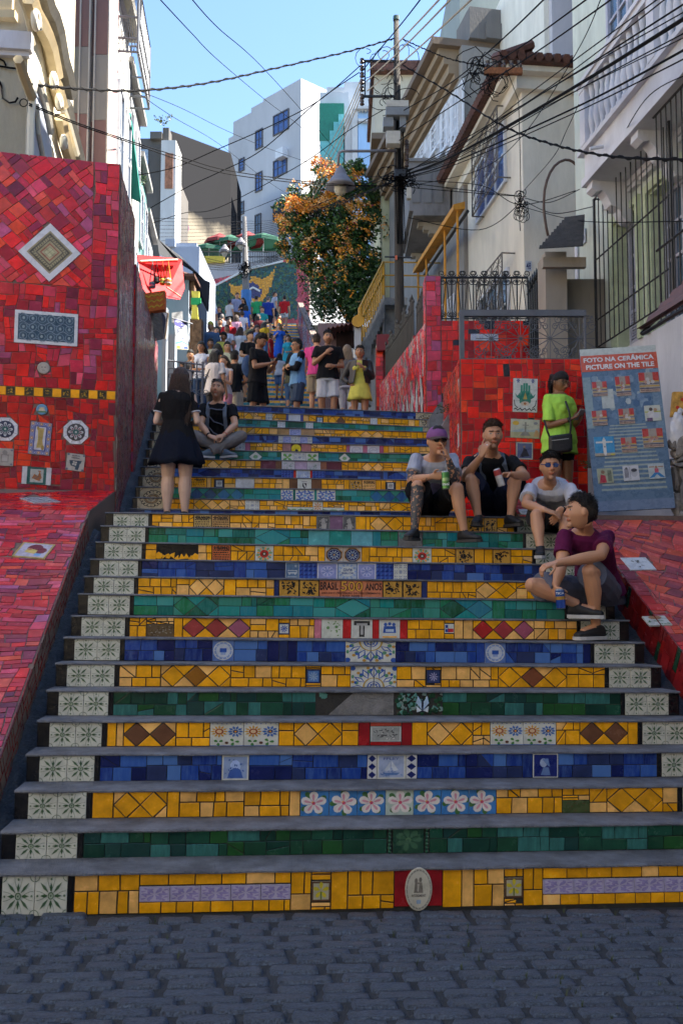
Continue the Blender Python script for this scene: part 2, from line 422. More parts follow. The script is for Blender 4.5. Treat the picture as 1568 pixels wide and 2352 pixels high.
def d_delft(rng,a=(.28,.38,.62),b=(.05,.12,.42),n=20):
 o = frame(WHT,.05)+[(rect(.06,.06,.94,.94),a)]
 o += [(ngon(.5,.55,.2,9,ry=.26),lin(a,1.5)),([(.2,.08),(.8,.08),(.7,.4),(.5,.5),(.3,.4)],b)]+scribble(rng,b,n,.06)
 return o
def d_seal(rng):
 o = [(SQ,(.10,.18,.45)),(ngon(.5,.5,.46,20),WHT),(ngon(.5,.5,.42,20),(.22,.32,.58)),(ngon(.5,.5,.33,16),(.5,.56,.66)),(rect(.34,.42,.66,.62),BLU),(rect(.38,.3,.62,.42),(.25,.35,.6))]
 return o+[(ngon(.5+.38*math.cos(i*.52),.5+.38*math.sin(i*.52),.03,5),WHT) for i in range(12)]
def d_oct(rng):
 o = [(ngon(.5,.5,.5,8,math.pi/8),(.42,.22,.10)),(ngon(.5,.5,.44,8,math.pi/8),BLK),(ngon(.5,.5,.36,16),(.5,.5,.5)),(ngon(.5,.5,.34,16),NVY)]
 return o+petals(.5,.5,.08,.30,10,.03,(.45,.55,.6))+[(ngon(.5,.5,.06,8),(.5,.35,.15))]
def d_mandala(rng):
 o = [(ngon(.5,.5,.42,16),(.35,.45,.6)),(ngon(.5,.5,.25,12),RED)]+petals(.5,.5,.22,.46,8,.06,(.2,.35,.12),.2)+petals(.5,.5,.22,.42,8,.05,YEL,.6)
 return o+[(ngon(.5,.5,.14,8),BRN),(ngon(.5,.5,.06,6),WHT)]
def d_engraved(rng,a=YEL,b=BLK,n=26): return frame(b,.03)+scribble(rng,b,n,.11)
def d_text_rows(rng,b=BLK,rows=6):
 o = frame(b,.02)
 for r in range(rows):
  x = .07; y = .1+.82*r/rows
  while x < .88:
   l = rng.uniform(.04,.12); o.append((rect(x,y,min(.93,x+l),y+.07),b)); x += l+.035
 return o
def d_pattern(rng,c,k=3,a0=0):
 o = []
 for i in range(k):
  for j in range(k): o += petals((i+.5)/k,(j+.5)/k,.02,.46/k,4,.1/k,c,a0)
 return o
def d_azulejo(half):
 """half of the large blue,white and yellow star; 0 bottom half,1 top half"""
 o = []; cy = 1.0 if half == 0 else 0.0; sg = -1 if half == 0 else 1
 def put(p,c):
  q = inter(ccw(p),SQ)
  if len(q) > 2: o.append((q,c))
 for i in range(7):
  a = math.pi*i/6*sg; dx,dy = math.cos(a)*.5,math.sin(a)
  put([(.5+dx*.45,cy+dy*.45),(.5+dx*.7-dy*.09,cy+dy*.7+dx*.2),(.5+dx*1.0,cy+dy*1.0),(.5+dx*.7+dy*.09,cy+dy*.7-dx*.2)],BLU)
  put([(.5+dx*.5,cy+dy*.5),(.5+dx*.7-dy*.05,cy+dy*.7+dx*.1),(.5+dx*.9,cy+dy*.9),(.5+dx*.7+dy*.05,cy+dy*.7-dx*.1)],WHT)
 for i in range(6):
  a = math.pi*(i+.5)/6*sg; dx,dy = math.cos(a)*.5,math.sin(a)
  put(ngon(.5+dx*.78,cy+dy*.78,.045,8,ry=.09),(.10,.28,.16)); put(ngon(.5+dx*.95,cy+dy*.95,.04,8,ry=.07),(.5,.28,.05))
  put(ngon(.5+dx*.95+.06,cy+dy*.85,.035,6,ry=.07),BLU)
 for q in ribbon(arc(.5,cy,.22,0,180*sg,14,ry=.44),.035): put(q,(.45,.30,.05))
 for q in ribbon(arc(.5,cy,.13,0,180*sg,10,ry=.26),.03): put(q,BLU)
 for i in range(5):
  a = math.pi*i/4*sg; put(ngon(.5+math.cos(a)*.07,cy+math.sin(a)*.15,.025,6,ry=.05),BLU)
 for x in (.04,.96):
  put(ngon(x,.1 if half == 0 else .9,.06,8,ry=.12),BLU); put(ngon(x,.5,.03,8,ry=.09),(.10,.28,.16))
 put(rect(.495,0,.505,1),(.2,.2,.2))
 return o
def d_generic(rng,base,cs,n=14,s=.12): return [p for c in cs for p in scribble(rng,c,n,s)]
TXT = {}
def glyphs(t,bold=.0):
 """outline polygons of a line of text,unit height,as triangles"""
 if (t,bold) in TXT: return TXT[t,bold]
 cu = bpy.data.curves.new('lettering','FONT'); cu.body = t; cu.size = 1; cu.resolution_u = 3; cu.offset = bold; cu.fill_mode = 'FRONT'
 me = bake(cu)
 me.calc_loop_triangles(); V = [v.co for v in me.vertices]; tr = [[(V[i].x,V[i].y) for i in l.vertices] for l in me.loop_triangles]
 bpy.data.curves.remove(cu); bpy.data.meshes.remove(me)
 xs = [p[0] for q in tr for p in q] or [0,1]; ys = [p[1] for q in tr for p in q] or [0,1]
 TXT[t,bold] = (tr,min(xs),max(xs),min(ys),max(ys)); return TXT[t,bold]
def d_text(t,c,x0,y0,x1,y1,bold=.02):
 tr,a,b,e,f = glyphs(t,bold)
 return [([(x0+(p[0]-a)/(b-a)*(x1-x0),y0+(p[1]-e)/(f-e)*(y1-y0)) for p in q],c) for q in tr]
# the stairs
U0,U1 = -1.19,2.94
STEPS = [  # w,xL,yL,xR,yR of the edge of each tread,as seen
(4.58,187,2005,1568,1983),(4.836,205,1907,1568,1890),(5.091,230,1815,1534,1804.5),(5.347,240,1731,1504,1725),
(5.603,257,1655,1454,1654),(5.859,270,1585,1421,1587.5),(6.114,282,1523,1379,1528.5),(6.37,290,1464,1352,1474),
(6.626,300,1414,1314,1422.5),(6.881,307,1364,1204,1376),(7.137,320,1323.5,1204,1334),(7.393,325,1284,1230,1294.5),
(7.648,333,1245,1217,1259),(7.904,340,1208,1199,1222),(8.16,345,1177,1195,1186.6),
(9.90,560,1170,1180,1176),(10.15,440,1143.6,940,1152.6),(10.41,440,1118.6,940,1125),(10.67,440,1093.5,940,1101),
(10.93,440,1073,940,1082),(11.19,440,1053,943,1061),(11.45,507,1033,938,1041),(11.71,554,1014,945,1023),
(11.97,556,996,962,1007),(12.23,560,979,954,990),(12.49,560,961.5,945,978),(12.75,554,944,936,961),(13.01,554,930.6,937,945)]
for i,s_ in enumerate(STEPS):      # the tilt across the street,evened out a little
 pass
def zline(st):
 w,xl,yl,xr,yr = st; a = PW(xl,yl,w-.02); b = PW(xr,yr,w-.02); ua,ub = UW(a)[0],UW(b)[0]
 k = (b.z-a.z)/(ub-ua); return (a.z-k*ua,k)
ZL = [zline(s) for s in STEPS]
def zt(i,u):
 if i < 0: return gz(u)
 a,k = ZL[i]; return a+k*u
g1,g2 = PW(190,2095,4.58),PW(1568,2077,4.58)
_gk = (g2.z-g1.z)/(UW(g2)[0]-UW(g1)[0]); _g0 = g1.z-_gk*UW(g1)[0]
def gz(u): return _g0+_gk*max(-3,min(4,u))
def nose(w,u=.9):
 """height of the line over the step edges"""
 ws = [s[0] for s in STEPS]
 if w <= ws[0]: return zt(0,u)-(ws[0]-w)*.56
 for i in range(len(ws)-1):
  if w <= ws[i+1]:
   if i == 14: return zt(14,u)
   t = (w-ws[i])/(ws[i+1]-ws[i]); return zt(i,u)*(1-t)+zt(i+1,u)*t
 return zt(27,u)
stairs = tag(empty('stairs',S(.9,4.5,0)),kind='structure')
def yellow(rng,lo=.25): return (lambda c: lin(c,rng.uniform(.82,1.08)))(PCH if rng.random() < lo else YEL)
def bluec(rng): return rng.choice([(.006,.02,.16),(.012,.05,.30),(.010,.035,.24),(.03,.10,.40),(.07,.17,.46),(.005,.012,.10),(.02,.035,.12)])
def tealc(rng): return rng.choice([(.005,.14,.12),(.008,.25,.24),(.005,.09,.035),(.01,.18,.07),(.04,.25,.19),(.008,.2,.27),(.05,.32,.31)])
def greenc(rng): return rng.choice([(.01,.06,.03),(.006,.045,.03),(.015,.085,.02),(.01,.05,.045),(.012,.075,.045),(.03,.13,.12)])
def fill(x0,x1,h,rng,kind):
 out = []; x = x0; g = .0036 if kind == 'y' else .0020; lo = rng.uniform(.05,.5)
 cf = {'y': lambda r: yellow(r,lo),'b': bluec,'t': tealc,'g': greenc,'r': lambda r: rng.choice([(.4,.03,.03),(.5,.05,.03)])}[kind]
 ws = (.055,.115) if kind == 'y' else (.07,.16)
 while x < x1-.012:
  t = rng.random()
  if t < .2 or x1-x < .09:
   w = min(rng.uniform(.05,.1),x1-x)
   if x1-x-w < .03: w = x1-x
   out.append(([(x,0),(x+w,0),(x+w,h),(x,h)],cf(rng))); x += w; continue
  W = min(rng.uniform(.22,.5),x1-x)
  if x1-x-W < .05: W = x1-x
  hs = h*rng.choice([.36,.42,.5,.58,.64]) if kind == 'y' else h*rng.uniform(.45,.6); dl = rng.uniform(-.006,.006)
  for (ya,yb) in ((0,hs),(hs,h)):
   xx = x; row = yb-ya; big = row > h*.52
   wl,wh = (ws[0]*.9,ws[1]) if big else (ws[0],ws[1]*1.1)
   while xx < x+W-.001:
    w = min(rng.uniform(wl,wh),x+W-xx)
    if x+W-xx-w < .03: w = x+W-xx
    j = [rng.uniform(-.003,.003) for _ in range(4)]
    ls = 0 if xx == x else None; p = [(xx,ya),(xx+w,ya),(xx+w+(0 if xx+w >= x+W-.001 else j[0]),yb),(xx+(0 if ls == 0 else pj),yb)] if xx > x else [(xx,ya),(xx+w,ya),(xx+w+(0 if xx+w >= x+W-.001 else j[0]),yb),(xx,yb)]
    pj = j[0]; c = cf(rng)
    if rng.random() < (.2 if kind == 'y' else .07):   # a cracked or cut piece
     a = rng.uniform(.5,2.6); n = (math.cos(a),math.sin(a)); cc = n[0]*(xx+w/2)+n[1]*(ya+yb)/2
     A,B = clip(p,n[0],n[1],cc),clip(p,-n[0],-n[1],-cc)
     out += [(A,c),(B,c if rng.random() < .6 else cf(rng))]
    else: out.append((p,c))
    xx += w
  x += W
 res = []
 for p,c in out:
  p = inset(ccw(p),g)
  if len(p) > 2 and area(p) > 1.5e-4: res.append((p,c))
 return res
def diamonds(x0,x1,n,h,rng,kind,cols):
 d = (x1-x0)/n; out = []; g = .0034 if kind == 'y' else .0022
 cf = {'y': yellow,'b': bluec,'t': tealc,'g': greenc}[kind]
 for i in range(n):
  cx = x0+d*(i+.5); j = rng.uniform(-.004,.004)
  out.append(([(cx-d/2,h/2),(cx+j,0),(cx+d/2,h/2),(cx+j,h)],cols[i] or cf(rng)))
 for i in range(n+1):
  cx = x0+d*i; a = cx-d/2 if i else cx; b = cx+d/2 if i < n else cx
  out.append(([(cx,h/2),(b,h),(a,h)],cf(rng))); out.append(([(cx,h/2),(a,0),(b,0)],cf(rng)))
 return [(inset(ccw(p),g),c) for p,c in out if len(inset(ccw(p),g)) > 2]
BRO = (.16,.07,.035)
FEAT = {
0: ('y',[(322,668,'lil',5),(715,760,'small',None),(905,1015,'medal',None),(1157,1200,'small',None),(1245,1590,'lil',5)]),
1: ('g',[(888,985,'relief',None)]),
2: ('y',[(262,385,'D',[None]*2),(690,1138,'orch',7),(1290,1352,'moss',None),(1392,1520,'D',[None]*2)]),
3: ('b',[(510,572,'delft',0),(843,865,'dia',None),(868,931,'delft',1),(934,957,'dia',None),(1222,1280,'lady',None)]),
4: ('y',[(285,405,'D',[BRO]*2),(483,560,'sun',None),(560,640,'sun',None),(675,785,'D',[None]*2),(823,945,'photo',None),(980,1085,'D',[None]*2),(1125,1200,'sun',None),(1200,1275,'sun',None),(1330,1440,'D',[BRO]*2)]),
5: ('g',[(725,905,'bare',None),(905,1015,'butter',None)]),
6: ('y',[(370,530,'D',[None,(.30,.12,.01),None]),(702,737,'sq',((.10,.22,.5),(.3,.42,.6))),(805,910,'azu',1),(977,1012,'sq',((.03,.05,.15),(.3,.3,.5))),(1143,1300,'D',[None,(.22,.07,.03),None])]),
7: ('b',[(488,538,'seal',None),(793,908,'azu',0),(1112,1160,'seal',None)]),
8: ('y',[(337,400,'rough',None),(420,575,'D',[(.34,.05,.05),(.34,.05,.05),(.34,.10,.17)]),(640,665,'sq',(WHT,BLU)),(722,738,'solid',(.55,.18,.25)),(738,787,'frogs',None),(788,806,'solid',RED),(806,855,'T',None),(855,870,'solid',RED),(870,918,'blues',None),(918,935,'solid',RED),(1020,1042,'flag',None),(1085,1225,'D',[(.42,.02,.02),(.36,.04,.05),(.34,.08,.14)])]),
9: ('t',[(399,502,'D',[None]*2),(770,850,'D',[None]),(1010,1130,'D',[(.01,.08,.035),(.03,.2,.3)])]),
10: ('y',[(435,515,'D',[PCH,PCH]),(630,640,'solid',NVY),(640,687,'eng',0),(687,733,'eng',0),(733,878,'brasil',None),(878,924,'eng',0),(924,968,'eng',0),(968,980,'solid',NVY),(1092,1185,'D',[None]*2)]),
11: ('b',[(655,687,'bus',None),(690,728,'pyr',None),(732,775,'lila',None),(777,820,'shalom',None),(820,863,'lila',None),(864,903,'pyr',None),(905,935,'lace',None)]),
12: ('y',[(360,455,'bare',None),(487,530,'text',ORG),(586,628,'mand',None),(746,788,'oct',None),(788,830,'oct',None),(947,990,'mand',None),(1045,1088,'eng',0),(1130,1172,'eng',0)]),
13: ('t',[(585,665,'D',[(.03,.27,.30)]),(708,756,'solid',(.10,.38,.42)),(757,806,'solid',(.02,.26,.24)),(807,855,'solid',(.12,.38,.46)),(913,970,'bare',None)]),
14: ('y',[(445,486,'text',(.55,.38,.14)),(487,528,'text',(.55,.32,.12)),(727,757,'lion',None),(758,787,'solid',(.20,.11,.2)),(788,816,'lion',None),(850,925,'D',[PCH,None]),(1070,1105,'eng',0),(1110,1140,'eng',0)]),
15: ('b',[]),
16: ('y',[(445,528,'D',[YEL,PCH,PCH]),(563,596,'lace',None),(660,690,'grn',None),(692,718,'grn',None),(693+0,0,'x',None),(719,741,'flor',None),(745,790,'grn',None),(895,935,'D',[YEL])]),
17: ('t',[(436,560,'D',[(.02,.06,.22),(.015,.06,.2),(.03,.15,.35),(.03,.16,.34)]),(645,673,'azs',None),(678,722,'azs',None),(727,770,'azs',None),(850,936,'D',[(.03,.14,.35),(.02,.08,.25),(.02,.07,.25)])]),
18: ('y',[(437,475,'text',YEL),(492,515,'sq',(WHT,GRY)),(541,584,'white',None),(665,683,'solid',BRO),(685,715,'shield',None),(718,738,'solid',BRO),(802,831,'eng',1),(832,862,'text',PCH),(885,908,'sq',(WHT,GRY))]),
19: ('b',[(455,505,'D',[None]),(646,674,'pyr',None),(675,680,'solid',RED),(681,712,'delft',1),(713,717,'solid',RED),(718,747,'pyr',None),(890,930,'D',[None])]),
20: ('y',[(476,530,'D',[PCH,PCH]),(599,633,'solid',(.13,.03,.06)),(634,647,'solid',BRO),(648,677,'lillow',None),(678,705,'solid',(.42,.32,.45)),(706,736,'lillow',None),(737,750,'solid',(.3,.12,.07)),(751,784,'solid',(.13,.03,.05)),(830,880,'D',[PCH,PCH])]),
21: ('t',[(572,602,'Dw',None),(646,674,'grn2',None),(676,702,'lace',None),(704,731,'grn2',None),(778,804,'Dw',None)]),
22: ('y',[(540,563,'lace',None),(564,574,'solid',(.55,.15,.25)),(649,668,'solid',(.4,.2,.2)),(670,692,'sunb',None),(694,714,'solid',(.5,.2,.2)),(795,803,'solid',(.5,.15,.25)),(805,833,'circ',None),(835,843,'solid',(.5,.15,.25)),(844,871,'circ',None),(872,880,'solid',(.5,.1,.2))]),
23: ('b',[(639,649,'lace',None),(650,669,'lila',None),(671,688,'lace',None),(690,707,'lila',None),(708,717,'lace',None),(840,905,'D',[None]*3)]),
24: ('y',[(637,664,'solid',(.42,.25,.10)),(667,691,'lila',None),(694,722,'solid',(.45,.28,.14)),(800,880,'D',[None]*3)]),
25: ('t',[(637,655,'white',None),(661,697,'solid',(.015,.10,.07)),(702,719,'white',None)]),
26: ('y',[(560,582,'D',[None]),(610,625,'lace',None),(657,662,'solid',(.1,.12,.35)),(663,690,'white',None),(691,696,'solid',(.1,.1,.3)),(726,742,'sq',(WHT,SKY)),(753,792,'D',[None,BRO]),(850,866,'white',None)]),
27: ('b',[(665,700,'D',[None]),(740,775,'D',[None])]),
}
def feature(pan,par,x0,x1,h,what,a,rng):
 """returns nothing; adds the tile or tiles of one named feature"""
 def T(xa,xb,ya,yb,base,pr=None,m=None,th=.008,**k): return add_tile(pan,inset(rect(xa,ya,xb,yb),.0015),base,rng,th=th,m=m,prints=pr,parent=par,**k)
 W = x1-x0
 def rest(ya,yb,kind='y'):   # small pieces over and under something
  for p,c in fill(x0,x1,yb-ya,rng,kind): add_tile(pan,[(x,y+ya) for x,y in p],c,rng,parent=par)
 if what == 'lil':
  n = a; d = W/n
  for i in range(n): T(x0+d*i,x0+d*(i+1),h*.30,h*.68,(.50,.46,.62),d_pattern(rng,(.30,.24,.50),2,.4)+petals(.5,.5,.05,.45,6,.08,(.30,.26,.52))+frame((.4,.36,.55),.06))
  x = x0
  while x < x1-.01:
   w = min(rng.uniform(.07,.12),x1-x)
   add_tile(pan,inset(rect(x,0,x+w,h*.29),.003),yellow(rng,.1),rng,parent=par); x += w
  x = x0
  while x < x1-.01:
   w = min(rng.uniform(.09,.17),x1-x)
   add_tile(pan,inset(rect(x,h*.70,x+w,h),.003),yellow(rng,.1),rng,parent=par); x += w
 elif what == 'small':
  T(x0,x1,h*.22,h*.74,(.45,.42,.30),frame((.12,.06,.03),.09)+petals(.5,.55,.05,.42,5,.10,(.58,.48,.03),.3)+[(rect(.46,.1,.54,.5),(.15,.2,.04))])
  rest(0,h*.2); rest(h*.76,h)
 elif what == 'medal':
  T(x0,x0+W*.42,h*.05,h,(.28,.01,.015)); T(x0+W*.58,x1,h*.05,h,(.28,.01,.015)); cx = (x0+x1)/2
  e = ngon(cx,h*.5,W*.28,26,ry=h*.56); q = (cx-W*.28,-h*.06,cx+W*.28,h*1.06)
  ring = [(ngon(.5,.5,.46,26),(.25,.25,.22)),(ngon(.5,.5,.42,26),(.52,.50,.42))]+[(ngon(.5+.44*math.cos(i*.26),.5+.44*math.sin(i*.26),.014,5),(.6,.58,.5)) for i in range(24)]
  fig = [(ngon(.4,.7,.06,8),(.18,.16,.13)),(ngon(.56,.72,.06,8),(.15,.14,.12)),([(.32,.42),(.66,.42),(.62,.66),(.36,.66)],(.2,.18,.15)),([(.45,.45),(.5,.45),(.52,.62),(.44,.62)],(.45,.42,.35)),(rect(.42,.17,.58,.26),(.25,.35,.5))]
  add_tile(pan,e,(.50,.48,.41),rng,th=.016,bev=.003,prints=ring+fig+d_text('RETIREMENT',(.12,.11,.10),.24,.33,.76,.39),quad=q,parent=par)
 elif what == 'relief':
  T(x0+.03,x1-.03,0,h,(.015,.06,.035),[(p,(.05,.13,.07)) for p,_ in petals(.5,.55,.05,.45,7,.10,0)]+[(ngon(.5,.55,.1,8),(.10,.2,.10))]+scribble(rng,(.06,.14,.08),8,.12),th=.012)
  for sx in (x0+.014,x1-.014):
   for i in range(7): add_tile(pan,ngon(sx,h*(i+.5)/7,.009,8),(.02,.09,.05),rng,th=.012,bev=.004,parent=par,name='bead')
 elif what == 'orch':
  d = W/a
  for i in range(a): T(x0+d*i,x0+d*(i+1),0,h,WHT,d_orchid(rng,(.45,.55,.5) if i == 3 else (.05,.20,.50)))
 elif what == 'moss':
  T(x0,x1,0,h*.5,(.06,.09,.03),scribble(rng,(.10,.07,.03),12,.1)); rest(h*.5,h)
 elif what == 'delft': T(x0,x1,0,h,WHT,d_delft(rng) if not a else frame(WHT,.06)+[(rect(.06,.06,.94,.94),(.36,.44,.64)),([(.2,.25),(.8,.25),(.7,.15),(.3,.15)],(.10,.2,.45)),([(.5,.3),(.5,.75),(.75,.35)],(.6,.66,.75)),([(.46,.3),(.46,.7),(.25,.35)],(.55,.62,.72))]+(d_text('FFLEY',(.10,.16,.42),.22,.78,.78,.88) if k_ == 3 else [])+scribble(rng,(.14,.24,.5),14,.06,(.05,.05,.95,.5)))
 elif what == 'dia':
  o = []
  for i in range(3): o.append(([(.5,.02+i/3),(.92,.166+i/3),(.5,.31+i/3),(.08,.166+i/3)],(.01,.02,.14)))
  T(x0,x1,0,h,(.6,.62,.65),o)
 elif what == 'lady': T(x0,x1,0,h,WHT,[(rect(.04,.04,.96,.96),(.01,.02,.16)),(ngon(.42,.62,.15,10,ry=.19),(.36,.44,.62)),([(.3,.1),(.7,.1),(.62,.42),(.42,.44)],(.12,.2,.42)),([(.36,.78),(.6,.8),(.68,.45),(.56,.52)],(.16,.26,.5))])
 elif what == 'sun': T(x0,x1,0,h,WHT,d_sunflowers(rng))
 elif what == 'photo':
  T(x0,x0+W*.21,0,h,(.30,.01,.015)); T(x1-W*.19,x1,0,h,(.30,.01,.015)); T(x0+W*.22,x1-W*.2,0,h*.16,(.38,.01,.01))
  T(x0+W*.22,x1-W*.2,h*.17,h*.82,(.34,.36,.35),scribble(rng,(.06,.06,.07),22,.09)+scribble(rng,(.6,.6,.58),12,.07)+frame((.55,.56,.55),.05)); T(x0+W*.22,x1-W*.2,h*.83,h,(.5,.08,.05))
 elif what in ('bare','butter'):
  n = 9 if what == 'bare' else 60
  if what == 'bare': add_tile(pan,rect(x0+.004,.002,x1-.004,h-.002),(.13,.13,.14),rng,th=.0015,m=concrete if k_ != 12 else black_gloss,name='bare_patch',parent=par)
  cl = [(.10,.28,.25),(.015,.07,.03),(.01,.05,.025),(.2,.3,.28)] if what == 'butter' else ([YEL] if k_ == 12 else [(.10,.28,.25)])
  for i in range(n):
   if what == 'bare' and k_ != 12: cx,cy = (x0+.02+rng.random()*.05,h*rng.uniform(.6,.95))
   elif what == 'bare': cx,cy = x0+W*(i+.5)/n,h*.2+rng.uniform(-.01,.02)
   else: cx,cy = x0+W*rng.uniform(.03,1),h*rng.uniform(.05,.95)
   r = rng.uniform(.011,.02) if k_ != 12 else rng.uniform(.022,.035)
   add_tile(pan,ngon(cx,cy,r,rng.choice([3,4,5]),rng.uniform(0,6)),rng.choice(cl),rng,th=.004+.0002*i,name='shard',parent=par)
  if what == 'butter':
   cx = x0+W*.58
   for sg in (-1,1):
    add_tile(pan,[(cx+sg*.004,h*.25),(cx+sg*.042,h*.55),(cx+sg*.03,h*.85),(cx+sg*.008,h*.6)],(.40,.55,.75),rng,th=.018,parent=par,name='shard')
    add_tile(pan,[(cx+sg*.004,h*.22),(cx+sg*.036,h*.14),(cx+sg*.04,h*.4)],(.55,.62,.7),rng,th=.018,parent=par,name='shard')
   add_tile(pan,rect(cx-.003,h*.15,cx+.003,h*.7),(.02,.02,.05),rng,th=.02,parent=par,name='shard')
 elif what == 'sq':
  s = min(W,h*.62); cx = (x0+x1)/2; T(cx-s/2,cx+s/2,h*.2,h*.2+s,a[0],frame((.02,.04,.15),.08)+petals(.5,.5,.04,.36,9,.05,a[1])+[(ngon(.5,.5,.09,7),a[1])]); rest(h*.2+s,h); rest(0,h*.2)
 elif what == 'azu':
  for q in (0,1): T(x0+W*q/2,x0+W*(q+1)/2,0,h,WHT,[([((px-.5*q)*2,py) for px,py in c1],c) for p,c in d_azulejo(a) for c1 in [inter(ccw(p),rect(.5*q,0,.5*q+.5,1))] if len(c1) > 2])
 elif what == 'seal': T(x0,x1,0,h,WHT,d_seal(rng))
 elif what == 'rough': T(x0,x1,0,h*.66,(.12,.08,.04),scribble(rng,(.3,.28,.24),26,.06)); rest(h*.66,h)
 elif what == 'solid': T(x0,x1,0,h,a)
 elif what == 'white': T(x0,x1,0,h,(.66,.68,.70),None if W > .15 else d_pattern(rng,(.4,.5,.55),2))
 elif what == 'frogs': T(x0,x1,0,h,(.6,.64,.58),scribble(rng,(.16,.3,.10),12,.08)+[(ngon(.3,.55,.08,7),(.16,.32,.12)),(ngon(.7,.6,.08,7),(.16,.32,.12))])
 elif what == 'T': T(x0,x1,0,h,WHT,d_text('T',(.03,.03,.03),.12,.08,.88,.92,.07)+d_text('T',(.4,.4,.4),.24,.2,.76,.8,.03))
 elif what == 'blues': T(x0,x1,0,h,WHT,[(ngon(.3,.75,.09,8),BLU),(ngon(.5,.78,.09,8),BLU),(ngon(.7,.75,.09,8),BLU),([(.18,.3),(.82,.3),(.78,.66),(.22,.66)],BLU),(rect(.3,.36,.7,.5),(.5,.6,.7)),(rect(.15,.05,.85,.12),YEL)])
 elif what == 'flag':
  s = h*.5; T(x0,x1,h*.3,h*.8,WHT,[(rect(.05,.1,.35,.9),(.02,.06,.3)),(rect(.35,.1,.95,.5),(.5,.02,.03)),(ngon(.2,.5,.1,5,.3),WHT)]); rest(0,h*.28); rest(h*.82,h)
 elif what == 'eng': T(x0,x1,0,h,(.55,.30,.05),d_engraved(rng,n=30 if a == 0 else 16)+(scribble(rng,(.3,.4,.5),8,.08) if a else []))
 elif what == 'brasil':
  bx = [0,1/3.,2/3.,1]; tx = d_text('BRASIL',(.04,.02,.02),.01,.42,.30,.90,.03)+d_text('500',(.04,.02,.02),.33,.34,.69,.97,.05)+d_text('ANOS',(.04,.02,.02),.72,.42,.99,.86,.03)
  tx += [(p,(.7,.35,.05)) for p,_ in d_text('500',0,.335,.36,.685,.95,.005)]
  tx += d_text('ANO DO V CENTENARIO DO DESCOBRIMENTO',(.05,.02,.02),.03,.19,.97,.30)+d_text('RIO 2000',(.05,.02,.02),.36,.03,.64,.14)
  for q in range(3): T(x0+W*q/3,x0+W*(q+1)/3,0,h,(.58,.20,.10),frame((.3,.08,.03),.02)+[([((px-bx[q])*3,py) for px,py in c1],c) for p,c in tx for c1 in [inter(ccw(p),rect(bx[q],0,bx[q+1],1))] if len(c1) > 2])
 elif what == 'bus': T(x0,x1,0,h,(.10,.18,.32),frame((.4,.46,.55),.05)+[(rect(.18,.35,.85,.55),(.5,.56,.62)),(rect(.2,.42,.8,.5),(.1,.18,.32)),(ngon(.3,.33,.06,7),(.5,.56,.62)),(ngon(.72,.33,.06,7),(.5,.56,.62)),(rect(.15,.12,.85,.17),(.4,.46,.55)),(ngon(.75,.8,.08,8),(.4,.46,.55))])
 elif what == 'pyr':
  o = []
  for i in range(4):
   for j in range(4):
    x,y,s = i/4,j/4,.25; o += [([(x,y),(x+s,y),(x+s/2,y+s/2)],(.01,.03,.20)),([(x,y+s),(x,y),(x+s/2,y+s/2)],(.06,.14,.50))]
  T(x0,x1,0,h,(.03,.07,.35),o)
 elif what == 'lila': T(x0,x1,0,h,(.26,.30,.60),frame((.6,.62,.72),.06)+[(ngon(.5,.5,.33,16),(.40,.42,.70)),(ngon(.5,.5,.28,16),(.20,.26,.58))]+petals(.5,.5,.05,.3,8,.05,(.45,.48,.72)))
 elif what == 'shalom':
  o = frame((.2,.3,.55),.05)+petals(.5,.5,.3,.49,12,.05,(.25,.36,.62))+[(ngon(.5,.5,.36,16,ry=.3),(.62,.66,.66))]+d_text('SHALOM',(.05,.10,.3),.2,.34,.8,.46,.03)
  bx = (.05,.10,.3)   # the same word in square letters,right to left
  o += [(rect(.70,.52,.73,.68),bx),(rect(.63,.52,.66,.68),bx),(rect(.63,.52,.73,.55),bx),(rect(.665,.58,.69,.66),bx)]
  o += [(rect(.57,.60,.60,.72),bx),(rect(.50,.60,.59,.63),bx),([(.50,.60),(.53,.60),(.56,.52),(.52,.52)],bx),(rect(.44,.52,.47,.68),bx)]
  o += [(rect(.28,.52,.31,.66),bx),(rect(.38,.52,.41,.66),bx),(rect(.28,.65,.41,.68),bx),(rect(.28,.52,.41,.55),bx)]
